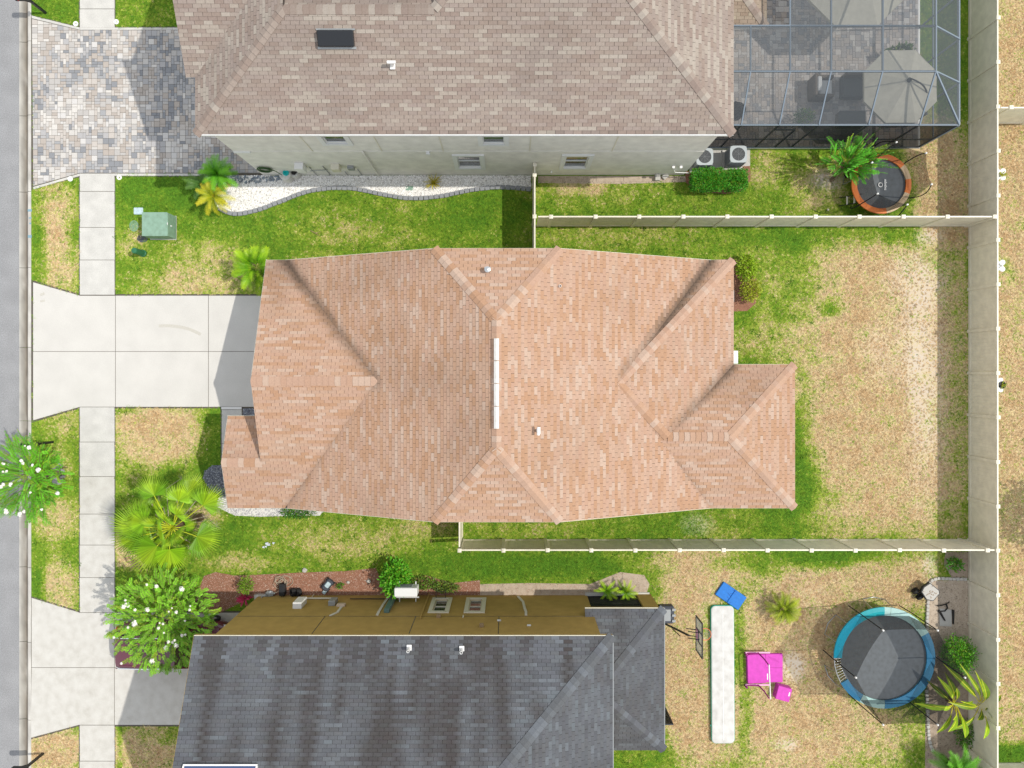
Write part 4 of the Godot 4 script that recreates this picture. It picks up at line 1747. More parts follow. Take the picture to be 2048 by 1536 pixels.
	mt("mat_blue", lin(.015, .18, .60), .4, {"grain": "cloth", "tile": .5, "over": "blotch", "over_tile": 1.0})
	mt("mat_navy", lin(.01, .04, .20), .5)
	mt("mat_white", lin(.64, .64, .63), .7, {"grain": "cloth", "tile": .3, "over": "stain", "over_tile": 3.5})
	mt("mat_green", lin(.06, .42, .30), .6, {"grain": "cloth", "tile": .3})
	mt("white_gravel", lin(.84, .83, .80), .95, {"grain": "speck", "tile": .55})
	mt("grey_gravel", lin(.22, .235, .27), .95, {"grain": "speck", "tile": .45})
	mt("mulch", lin(.38, .19, .125), 1.0, {"grain": "speck", "tile": .5, "over": "stain", "over_tile": 2.0})
	mt("bare_sand", lin(.64, .53, .42), 1.0, {"grain": "speck", "tile": .5, "over": "stain", "over_tile": 2.2})
	mt("dark_soil", lin(.52, .42, .33), 1.0, {"grain": "speck", "tile": .5, "over": "stain", "over_tile": 2.0})
	mt("pebble", Color.WHITE, .85, {"vc": true})
	mt("stone_pale", lin(.60, .58, .54), .9, {"grain": "speck", "tile": .5})
	mt("stone_grey", lin(.34, .335, .33), .9, {"grain": "speck", "tile": .4})
	mt("edger", lin(.33, .345, .37), .9, {"grain": "speck", "tile": .4})
	mt("rubbish", lin(.030, .028, .026), .8, {"grain": "speck", "tile": .3})
	mt("bag", lin(.62, .68, .76), .5, {"grain": "stain", "tile": .4})
	mt("caulk", lin(.68, .65, .56), .9, {"grain": "fine", "tile": .3})
	mt("paint_blue", lin(.26, .42, .50), .9, {"grain": "speck", "tile": .3})
	mt("scuff", lin(.50, .485, .445), .9, {"grain": "stain", "tile": .35})
	mt("wood", lin(.42, .30, .17), .8, {"grain": "speck", "tile": .3})
	mt("rim_orange", lin(.75, .16, .08), .4)
	mt("acrylic", lin(.62, .66, .66, .55), .3)
	mt("barrel", lin(.62, .62, .60), .5, {"grain": "stain", "tile": 1.0})
	mt("solar_glass", lin(.03, .06, .16), .1, {"spec": .6})
	mt("dome_black", lin(.012, .014, .018), .3, {"spec": .5, "grain": "fine", "tile": .3})


func _ready() -> void:
	rng.seed = 4
	# ------------------------------------------------ camera, sky, sun, exposure
	var cam := Camera3D.new()
	cam.name = "camera"
	cam.projection = Camera3D.PROJECTION_FRUSTUM
	cam.near = 1.0
	cam.far = 900.0
	cam.size = 2.0 * 768.0 / (SCALE * EYE)
	cam.frustum_offset = Vector2(4.0, -22.0) / (SCALE * EYE)
	add_child(cam)
	cam.position = Vector3(0, EYE, 0)
	cam.rotation_degrees = Vector3(-90, 0, 0)
	cam.current = true
	var env := Environment.new()
	env.background_mode = Environment.BG_SKY
	var sky := Sky.new()
	var sm := ProceduralSkyMaterial.new()
	sm.sky_top_color = Color(0.83, 0.85, 0.88)
	sm.sky_horizon_color = Color(0.95, 0.94, 0.93)
	sm.sky_curve = 0.22
	sm.ground_bottom_color = Color(0.35, 0.36, 0.30)
	sm.ground_horizon_color = Color(0.70, 0.72, 0.70)
	sky.sky_material = sm
	env.sky = sky
	env.background_energy_multiplier = 1.12
	env.tonemap_mode = Environment.TONE_MAPPER_LINEAR
	env.tonemap_exposure = 1.25
	env.sdfgi_enabled = true
	env.ssao_enabled = true
	env.ssil_enabled = true
	var we := WorldEnvironment.new()
	we.name = "environment"
	we.environment = env
	add_child(we)
	var sun := DirectionalLight3D.new()
	sun.name = "sun"
	sun.light_color = Color(1.0, 0.975, 0.93)
	sun.light_energy = 0.94
	sun.light_angular_distance = 0.6
	sun.shadow_enabled = true
	sun.basis = Basis.looking_at(Vector3(-0.72, -1.0, 0.03))
	add_child(sun)

	make_materials()
	survey_lawn()
	make_ground()
	road_and_paving()
	middle_house()
	north_house()
	south_house()
	patio()
	fences()
	beds()
	plants()
	street_things()
	north_garden_things()
	south_garden_things()
	make_grass()


func road_and_paving() -> void:
	var g := Geo.new()
	g.prism(PackedVector2Array([Vector2(-30, -60), Vector2(-21.12, -60), Vector2(-21.12, 60), Vector2(-30, 60)]), -.2, -.1)
	var road := thing("road", "grey asphalt street along the left of the lots", "road")
	road.set_meta("kind", "structure")
	part(road, "surface", g, mats["road"])
	kerb()
	var walk := thing("sidewalk", "pale concrete sidewalk of square slabs parallel to the kerb", "sidewalk")
	walk.set_meta("kind", "structure")
	var runs := [[-130, -56, 18, 56], [348, 383, 455, 520, 590], [814, 884, 953, 1028, 1090, 1155, 1225], [1450, 1522, 1595, 1670]]
	for r: Array in runs:
		bedding(walk, [157.5, r[0], 231, r[0], 231, r[-1], 157.5, r[-1]])
		for k in r.size() - 1:
			slab(walk, [159, r[k], 229.5, r[k], 230, r[k + 1], 159.5, r[k + 1]], .014, mats["concrete_old"] if r[k] > 900 else mats["concrete_light"])
		out_of_lawn(flat([157, r[0], 231.5, r[0], 231.5, r[-1], 157, r[-1]]))
	# the middle driveway
	var drive := thing("driveway", "clean white concrete driveway of the middle house in large slabs", "driveway")
	drive.set_meta("kind", "structure")
	bedding(drive, [62, 559, 160, 588, 600, 588, 600, 817, 160, 817, 62, 846])
	slab(drive, [66, 564, 160, 591, 231, 591, 231, 703, 66, 703], .012, mats["concrete"])
	slab(drive, [66, 703, 231, 703, 231, 814, 160, 814, 66, 841], .012, mats["concrete"])
	for q in [[231, 591, 417, 703], [231, 703, 417, 814], [417, 591, 600, 703], [417, 703, 600, 814]]:
		slab(drive, [q[0], q[1], q[2], q[1], q[2], q[3], q[0], q[3]], .012, mats["concrete"])
	out_of_lawn(flat([64, 561, 160, 589, 610, 589, 610, 816, 160, 816, 64, 844]))
	for q in [[[318, 652, 335, 651.5, 350, 652.5, 364, 654.5, 378, 658, 390, 663, 402, 669], .13], [[84, 586, 86, 591], .2], [[85, 600, 86, 604], .2]]:
		var pts: Array = q[0]
		g = Geo.new()
		for k in range(0, pts.size() - 2, 2):
			g.beam(P(pts[k], pts[k + 1]) + Vector3(0, .0128 + .0008 * (k % 4), 0), P(pts[k + 2], pts[k + 3]) + Vector3(0, .0128 + .0008 * (k % 4), 0), q[1], .002)
		part(drive, "tyre_scuff", g, mats["scuff"])
	# the south driveway
	drive = thing("driveway", "stained grey concrete driveway of the brown house under the flowering tree", "driveway")
	drive.set_meta("kind", "structure")
	bedding(drive, [60, 1191, 160, 1222, 520, 1222, 520, 1453, 157, 1453, 58, 1480])
	slab(drive, [63, 1195, 160, 1225, 229, 1225, 229, 1335, 63, 1335], .012, mats["concrete_old"])
	slab(drive, [63, 1335, 229, 1335, 229, 1450, 158, 1450, 61, 1476], .012, mats["concrete_old"])
	slab(drive, [229, 1225, 520, 1225, 520, 1335, 229, 1335], .012, mats["concrete_old"])
	slab(drive, [229, 1335, 520, 1335, 520, 1450, 229, 1450], .012, mats["concrete_old"])
	out_of_lawn(flat([61, 1192, 160, 1223, 520, 1223, 520, 1452, 158, 1452, 59, 1479]))
	# the paver driveway of the north house
	drive = thing("paver_driveway", "driveway of mixed grey, white and tan pavers with a concrete border", "driveway")
	drive.set_meta("kind", "structure")
	bedding(drive, [60, 29, 160, 53, 540, 53, 540, 351, 412, 354, 160, 354, 62, 381])
	var outline := flat([64, 38, 158, 60, 530, 60, 530, 346, 160, 346, 67, 372])
	out_of_lawn(flat([62, 30, 160, 54, 540, 54, 540, 350, 160, 352, 64, 378]))
	g = Geo.new()
	g.prism(outline, -.1, -.008, Color.WHITE, false)
	part(drive, "bedding", g, mats["sand_joint"])
	var tones := [Color(.82, .79, .75), Color(.78, .76, .745), Color(.74, .71, .68), Color(.68, .63, .585), Color(.61, .585, .565), Color(.57, .51, .465), Color(.55, .545, .55), Color(.46, .47, .49), Color(.34, .35, .38)]
	pavers(drive, outline, .012, 300, tones, mats["paver"], 12, .30)
	for s in [[63, 31, 160, 55, 160, 60, 64, 37], [160, 55, 345, 55, 345, 60, 160, 60], [345, 55, 530, 55, 530, 60, 345, 60], [160, 347, 345, 347, 345, 352, 160, 352], [345, 347, 412, 347, 412, 352, 345, 352], [66, 374, 160, 347, 160, 352, 67, 379]]:
		slab(drive, s, .016, mats["concrete_light"], .003)
	# the walk to the front door
	var path := thing("front_walk", "short grey concrete walk from the driveway to the front door", "path")
	path.set_meta("kind", "structure")
	bedding(path, [441, 813, 486, 813, 486, 934, 441, 934])
	slab(path, [443, 818, 484, 818, 484, 887, 443, 887], .012, mats["concrete_light"])
	slab(path, [443, 887, 484, 887, 484, 932, 443, 932], .012, mats["concrete_light"])
	slab(path, [443, 814, 484, 814, 484, 818, 443, 818], .05, mats["white_plastic"], .002)
	out_of_lawn(flat([441, 812, 560, 812, 560, 934, 441, 934]))


func roof_parts(house: Node3D) -> MeshInstance3D:
	var o := MeshInstance3D.new()
	o.name = numbered(house, "roof")
	house.add_child(o)
	return o


func finish_roof(roof: MeshInstance3D, deck: Geo, rest: Geo) -> void:
	roof.mesh = deck.mesh()
	roof.material_override = mats["deck"]
	var o := part(roof, "shingles", rest, mats["shingle"])
	o.set_meta("kind", "stuff")


func stack_vent(house: Node3D, at: Vector3, tall: float, tee: bool, along: Vector3) -> void:
	var g := Geo.new()
	g.box(at + Vector3(0, .03, 0), Vector3(.17, .02, .24))
	g.lathe(at, [[.075, .0], [.06, .12], [.052, tall * .8]], 10)
	g.lathe(at, [[.05, tall * .5], [.05, tall], [.038, tall], [.038, tall - .1]], 10)
	if tee:
		g.tube([at + Vector3(0, tall, 0) - along * .14, at + Vector3(0, tall, 0) + along * .14], .055, .055, 8)
	part(house, "vent_pipe", g, mats["white_plastic"])


func middle_house() -> void:
	var h := thing("orange_roof_house", "single storey house with the orange tan shingle roof between the two taller houses", "house")
	var roof := roof_parts(h)
	var k := RoofKind.new()
	k.tones = [Color(0.512, 0.327, 0.226), Color(0.487, 0.300, 0.197), Color(0.532, 0.352, 0.254), Color(0.508, 0.326, 0.237), Color(0.538, 0.368, 0.275), Color(0.478, 0.290, 0.186), Color(0.517, 0.340, 0.252), Color(0.502, 0.340, 0.251), Color(0.563, 0.417, 0.331), Color(0.548, 0.398, 0.310)]
	k.dirt = Color(.14, .10, .075)
	k.patchy = .24
	k.noise.seed = 8
	k.noise.frequency = .35
	k.noise.fractal_octaves = 4
	var a := Vector3(-8.77, 2.8, -4.40)
	var b := Vector3(-9.50, 2.8, -4.40)
	var c := Vector3(-9.50, 4.45, .30)
	var d := Vector3(-4.886, 4.45, .30)
	var e := Vector3(-8.77, 2.8, 5.26)
	var f := Vector3(-11.0, 2.8, 5.26)
	var p1 := Vector3(-11.0, 3.411, 3.42)
	var p2 := Vector3(-9.50, 3.411, 3.42)
	var n1 := Vector3(-11.0, 2.8, 1.68)
	var n2 := Vector3(-9.05, 2.8, 1.68)
	var p3 := Vector3(-9.05, 3.411, 3.42)
	var g0 := Vector3(-2.686, 5.385, -4.40)
	var n0 := Vector3(-.458, 6.332, -1.80)
	var s0 := Vector3(-.458, 6.332, 2.58)
	var j := Vector3(-2.686, 5.385, 5.26)
	var q := Vector3(1.77, 5.385, -4.40)
	var l := Vector3(1.77, 5.385, 5.26)
	var v := Vector3(7.85, 2.8, -4.40)
	var u := Vector3(7.85, 2.8, 5.26)
	var w := Vector3(3.97, 4.45, .38)
	var ne := Vector3(8.71, 2.8, -4.40)
	var tv := Vector3(8.71, 2.8, -.33)
	var r1_ := Vector3(5.93, 3.767, 2.40)
	var r2_ := Vector3(8.27, 3.767, 2.40)
	var pn := Vector3(11.1, 2.8, -.33)
	var ps := Vector3(11.1, 2.8, 5.26)
	k.lines = [[d, a, .26, .85], [w + Vector3(.25, 0, -.3), v, .30, .95], [r1_ + Vector3(0, 0, -.15), tv, .20, .7], [u, w.lerp(u, .62), .12, .35], [d, e, .06, .3]]
	var rest := Geo.new()
	var deck := Geo.new()
	var m: Material = mats["shingle"]
	var nw := roof_face(roof, rest, deck, [g0, a, d, e, j, s0, n0], k, m)
	k.patchy = .1
	var nn := roof_face(roof, rest, deck, [g0, n0, q], k, m)
	var ns := roof_face(roof, rest, deck, [j, l, s0], k, m)
	var nE := roof_face(roof, rest, deck, [q, n0, s0, l, u, w, v], k, m, 300)
	k.patchy = .45
	var gn := roof_face(roof, rest, deck, [b, c, d, a], k, m)
	k.patchy = .08
	var gs := roof_face(roof, rest, deck, [c, p2, p1, f, e, d], k, m)
	k.patchy = .3
	var pnn := roof_face(roof, rest, deck, [n1, p1, p3, n2], k, m)
	var wn := roof_face(roof, rest, deck, [v, w, ne], k, m)
	k.patchy = .05
	var wE := roof_face(roof, rest, deck, [ne, w, r1_, tv], k, m)
	var ss := roof_face(roof, rest, deck, [w, u, ps, r2_, r1_], k, m)
	k.patchy = .4
	var pN := roof_face(roof, rest, deck, [tv, r1_, r2_, pn], k, m)
	k.patchy = .05
	var pE := roof_face(roof, rest, deck, [pn, r2_, ps], k, m)
	for s in [[g0, n0, nw, nn], [q, n0, nn, nE], [j, s0, nw, ns], [l, s0, ns, nE], [n0, s0, nw, nE], [c, d, gn, gs], [p1, p2, pnn, gs], [ne, w, wn, wE], [r1_, w, wE, ss], [r1_, r2_, pN, ss], [pn, r2_, pN, pE], [ps, r2_, ss, pE]]:
		caps(roof, s[0], s[1], s[2], s[3], k, m)
	finish_roof(roof, deck, rest)
	# the white ridge vent
	var g := Geo.new()
	var z0 := P(992, 676, 6.45).z
	var z1 := P(992, 858, 6.45).z
	var x := -.458
	for k4 in 4:
		g = Geo.new()
		var za := lerpf(z0, z1, k4 / 4.0) + .012
		var zb := lerpf(z0, z1, (k4 + 1) / 4.0) - .012
		var rise := r1(-.006, .006)
		for sgn in [-1.0, 1.0]:
			g.plate([Vector3(x, 6.47 + rise, za), Vector3(x, 6.47 + rise, zb), Vector3(x + sgn * .085, 6.44 + rise, zb), Vector3(x + sgn * .085, 6.44 + rise, za)], Vector3(sgn * .3, 1, 0), .09)
		part(h, "ridge_vent", g, mats["vent_white"])
	# walls: front, sides with gables, back
	g = Geo.new()
	var wz0 := -4.05
	var wz1 := 4.92
	g.plate([Vector3(-9.1, 0, wz0), Vector3(8.35, 0, wz0), Vector3(8.35, 2.7, wz0), Vector3(7.6, 2.72, wz0), Vector3(1.77, 5.2, wz0), Vector3(-2.686, 5.2, wz0), Vector3(-8.6, 2.72, wz0), Vector3(-9.1, 2.7, wz0)], Vector3(0, 0, -1), .2)
	g.plate([Vector3(-9.1, 0, wz1), Vector3(8.35, 0, wz1), Vector3(8.35, 2.7, wz1), Vector3(7.6, 2.72, wz1), Vector3(1.77, 5.2, wz1), Vector3(-2.686, 5.2, wz1), Vector3(-8.6, 2.72, wz1), Vector3(-9.1, 2.7, wz1)], Vector3(0, 0, 1), .2)
	g.plate([Vector3(-9.1, 0, wz0 + .2), Vector3(-9.1, 0, wz1 - .2), Vector3(-9.1, 2.72, wz1 - .2), Vector3(-9.1, 4.25, .3), Vector3(-9.1, 2.72, wz0 + .2)], Vector3(-1, 0, 0), .2)
	g.box(Vector3(8.25, 1.35, .435), Vector3(.2, 2.7, wz1 - wz0 - .4))
	part(h, "wall", g, mats["stucco_peach"])
	g = Geo.new()
	for kx in [[-10.75, 1.95], [-10.75, 4.95], [10.85, -.1], [10.85, 2.4], [10.85, 5.0]]:
		g = Geo.new()
		g.box(Vector3(kx[0], 1.33, kx[1]), Vector3(.28, 2.66, .28))
		part(h, "column", g, mats["stucco_peach"])
	g = Geo.new()
	g.box(Vector3(8.84, 1.34, -.62), Vector3(.17, 2.68, .50))
	part(h, "column", g, mats["white_plastic"], "white rear column")
	var door := Node3D.new()
	door.name = "garage_door"
	h.add_child(door)
	for r in 4:
		for cc in 4:
			g = Geo.new()
			g.rounded(Vector3(-9.12, .28 + r * .54, -2.95 + cc * 1.2), Vector3(1.17, .05, .51), .03, Basis(Vector3(0, 0, -1), Vector3(-1, 0, 0), Vector3(0, 1, 0)))
			part(door, "door_panel", g, mats["trim_white"])
	# fascias along the eaves
	for s in [[b, a], [e, f], [q, g0], [j, l], [ne, tv], [v, ne], [tv, pn], [pn, ps], [u, ps], [n1, n2], [b, c], [n1, p1], [p1, f], [g0, a], [q, v], [j, e], [l, u]]:
		fascia(h, s[0], s[1], mats["trim_cream"])
	# what stands on the roof
	stack_vent(h, P(1119, 574, 5.15) + Vector3(0, -.0, 0), .32, false, Vector3.BACK)
	stack_vent(h, Vector3(P(1076, 861, 5.75).x, 5.70, P(1076, 861, 5.75).z), .34, true, Vector3.BACK)
	g = Geo.new()
	var at := Vector3(P(975, 540, 5.75).x, 5.62, P(975, 540, 5.75).z)
	g.lathe(at, [[.11, 0], [.085, .14], [.085, .26], [.105, .27], [.105, .31], [0, .34]], 14)
	g.box(at + Vector3(0, .04, 0), Vector3(.22, .02, .24))
	part(h, "flue_cap", g, mats["steel"])


func north_house() -> void:
	var h := thing("taupe_roof_house", "two storey house with pale stucco and a taupe shingle roof at the top", "house")
	var roof := roof_parts(h)
	var k := RoofKind.new()
	k.tones = [Color(.345, .280, .243), Color(.325, .258, .222), Color(.365, .302, .265), Color(.34, .276, .243), Color(.375, .316, .278), Color(.315, .250, .216), Color(.355, .292, .26), Color(.335, .278, .247), Color(.43, .38, .33), Color(.405, .352, .305)]
	k.dirt = Color(.13, .115, .105)
	k.patchy = .16
	k.light = .18
	k.noise.seed = 18
	k.noise.frequency = .4
	k.noise.fractal_octaves = 4
	var sw := Vector3(-10.8, 6.1, -8.2)
	var se := Vector3(7.67, 6.1, -8.2)
	var n_e := Vector3(7.67, 6.1, -19.4)
	var he := Vector3(2.07, 8.62, -13.8)
	var hw := Vector3(-.34, 8.62, -13.8)
	var sub := Vector3(-2.44, 7.675, -11.7)
	var sw2 := Vector3(-7.3, 7.675, -11.7)
	var vt := Vector3(-7.3, 7.675, -13.65)
	var vb := Vector3(-10.8, 6.1, -10.15)
	var rest := Geo.new()
	var deck := Geo.new()
	var m: Material = mats["shingle"]
	k.lines = [[sw, se, .10, .5]]
	var ns := roof_face(roof, rest, deck, [sw, se, he, hw, sub, sw2], k, m, 300)
	k.lines = [[sw2, vb, .08, .3], [sub + Vector3(-1, 0, -.3), sw2 + Vector3(.5, 0, -.3), .3, .25]]
	var ne := roof_face(roof, rest, deck, [se, n_e, he], k, m)
	var nw := roof_face(roof, rest, deck, [sw, sw2, vt, vb], k, m)
	var na := roof_face(roof, rest, deck, [Vector3(-11.12, 6.1, -10.15), vb, vt, Vector3(-11.12, 7.675, -13.65)], k, m)
	var nsub := roof_face(roof, rest, deck, [sw2, sub, Vector3(-2.44, 6.595, -14.1), Vector3(-7.3, 6.595, -14.1)], k, m)
	var nwm := roof_face(roof, rest, deck, [sub, hw, Vector3(-2.44, 7.675, -15.9)], k, m)
	roof_face(roof, rest, deck, [n_e, Vector3(-10.8, 6.1, -19.4), Vector3(-5.2, 8.62, -13.8), he], k, m)
	var l0 := Vector3(7.4, 2.8, -13.5)
	var l1 := Vector3(10.0, 2.8, -13.5)
	var l2 := Vector3(8.0, 3.7, -15.5)
	var l3 := Vector3(7.4, 3.7, -15.5)
	var l4 := Vector3(10.0, 2.8, -19.0)
	var own := k.tones
	k.tones = k.tones.map(func(col: Color) -> Color: return col * Color(1.05, 1.02, .92))
	k.lines = []
	var nl := roof_face(roof, rest, deck, [l0, l1, l2, l3], k, m)
	var nle := roof_face(roof, rest, deck, [l1, l4, Vector3(8.0, 3.7, -17.0), l2], k, m)
	k.tones = own
	for s in [[sw, sw2, ns, nw], [se, he, ns, ne], [sub, sw2, ns, nsub], [sub, hw, ns, nwm], [hw, he, ns, Vector3(0, 1, -.45).normalized()], [l1, l2, nl, nle]]:
		caps(roof, s[0], s[1], s[2], s[3], k, m, .165)
	finish_roof(roof, deck, rest)
	# walls with real window openings
	var holes := []
	for q in [[-6.38, 1.14, 4.06, 5.68], [-.60, 1.14, 4.0, 5.68], [-1.64, 1.26, .96, 2.86], [2.66, 1.26, .94, 2.86]]:
		holes.append([q[0] - q[1] / 2, q[0] + q[1] / 2, q[2], q[3]])
	var g := Geo.new()
	pierced_wall(g, -10.6, 7.45, -.1, 6.05, -8.5, -8.7, holes, .17)
	part(h, "wall", g, mats["stucco_pale"])
	g = Geo.new()
	g.box(Vector3(7.35, 3.0, -13.9), Vector3(.2, 6.1, 10.4))
	g.box(Vector3(-10.5, 3.0, -13.9), Vector3(.2, 6.1, 10.4))
	g.box(Vector3(-1.6, 3.0, -19.0), Vector3(18.0, 6.1, .2))
	part(h, "wall", g, mats["stucco_pale"])
	g = Geo.new()
	g.plate([Vector3(-10.82, 0, -10.5), Vector3(-10.82, 0, -16.8), Vector3(-10.82, 6.1, -16.8), Vector3(-10.82, 7.5, -13.65), Vector3(-10.82, 6.1, -10.5)], Vector3(-1, 0, 0), .2)
	part(h, "gable", g, mats["stucco_pale"])
	g = Geo.new()
	g.box(Vector3(-1.57, 0.0, -13.8), Vector3(17.7, .1, 10.3))
	g.box(Vector3(-1.57, 3.0, -13.8), Vector3(17.6, .2, 10.2))
	part(h, "floor", g, mats["room"])
	for q: Array in holes:
		window(h, q[0], q[1], q[2], q[3], -8.5, 1.0, .17, mats["trim_white"], mats["pane"])
	for s in [[sw, se], [se, n_e], [sw, vb], [l0, l1], [l1, l4]]:
		fascia(h, s[0], s[1], mats["trim_white"], .18)
	# drip edge seen as a bright line, and the stucco band and joints
	g = Geo.new()
	g.box(Vector3((sw.x + se.x) / 2, 6.085, -8.175), Vector3(se.x - sw.x, .03, .035))
	part(h, "drip_edge", g, mats["white_metal"])
	g = Geo.new()
	g.box(Vector3(-1.57, 3.29, -8.492), Vector3(18.0, .03, .02))
	part(h, "joint_bead", g, mats["stucco_pale"])
	for x in [-7.55, -4.9, -2.55, .75, 3.9]:
		g = Geo.new()
		g.box(Vector3(x, 4.65, -8.492), Vector3(.035, 2.7, .022))
		part(h, "joint_bead", g, mats["trim_cream"])
	g = Geo.new()
	g.box(Vector3(-10.28, 3.22, -8.48), Vector3(.64, .12, .06))
	part(h, "ledge", g, mats["trim_white"])
	# skylight and vent
	var up := ns
	var o := P(674, 79, 7.25)
	o.y = 6.1 + (-8.2 - o.z) * .45
	var slope := (Vector3.DOWN - up * Vector3.DOWN.dot(up)).normalized()
	var bs := Basis(Vector3.RIGHT, up, slope)
	g = Geo.new()
	g.rounded(o + up * .12, Vector3(1.18, .16, .50), .05, bs)
	part(h, "skylight", g, mats["dome_black"])
	g = Geo.new()
	g.box(o + up * .03 + slope * .28, Vector3(1.26, .05, .07), bs)
	g.box(o + up * .03 - slope * .27, Vector3(1.26, .04, .05), bs)
	part(h, "flashing", g, mats["grey_metal"])
	o = P(786, 133, 6.95)
	o.y = 6.1 + (-8.2 - o.z) * .45
	stack_vent(h, o, .30, true, Vector3.RIGHT)
	# fittings on the wall
	var z := -8.5
	var wall_box := func(u: float, v: float, s: Vector3, m2: String, called: String) -> void:
		var q := on_wall(u, v, z)
		var gg := Geo.new()
		gg.rounded(q + Vector3(0, 0, s.z / 2), s, .02)
		part(h, called, gg, mats[m2])
	wall_box.call(601, 329, Vector3(.36, .55, .26), "white_plastic", "meter_box")
	wall_box.call(672, 330, Vector3(.34, .42, .24), "trim_cream", "meter_box")
	wall_box.call(702, 333, Vector3(.26, .30, .13), "grey_metal", "switch_box")
	wall_box.call(856, 303, Vector3(.14, .14, .12), "trim_white", "vent_hood")
	wall_box.call(1103, 342, Vector3(.08, .08, .08), "trim_white", "tap")
	g = Geo.new()
	var pa := on_wall(725, 300, z)
	pa.z += .06
	g.tube([pa, Vector3(pa.x, .05, z + .06)], .035, .035, 8)
	part(h, "downpipe", g, mats["stucco_pale"])
	g = Geo.new()
	for q in [[618, 333, 618, 348], [645, 331, 652, 337], [690, 342, 700, 350], [715, 337, 722, 350]]:
		var a := on_wall(q[0], q[1], z) + Vector3(0, 0, .03)
		g.tube([a, Vector3(a.x, .03, a.z)], .016, .016, 6)
	g.tube([on_wall(620, 340, z) + Vector3(0, 0, .04), on_wall(655, 338, z) + Vector3(0, 0, .04)], .016, .016, 6)
	part(h, "conduit", g, mats["grey_metal"])
	g = Geo.new()
	g.tube([on_wall(1345, 331, z) + Vector3(0, 0, .05), on_wall(1350, 341, z) + Vector3(0, 0, .08), on_wall(1378, 342, z) + Vector3(0, 0, .08)], .02, .02, 6)
	g.lathe(on_wall(1347, 331, z) + Vector3(0, 0, .06), [[.06, -.1], [.06, .02], [0, .03]], 10)
	g.lathe(on_wall(1362, 331, z) + Vector3(0, 0, .06), [[.06, -.1], [.06, .02], [0, .03]], 10)
	part(h, "refrigerant_line", g, mats["white_plastic"])
	out_of_lawn(PackedVector2Array([Vector2(-10.7, -19), Vector2(7.5, -19), Vector2(7.5, -8.48), Vector2(-10.7, -8.48)]))


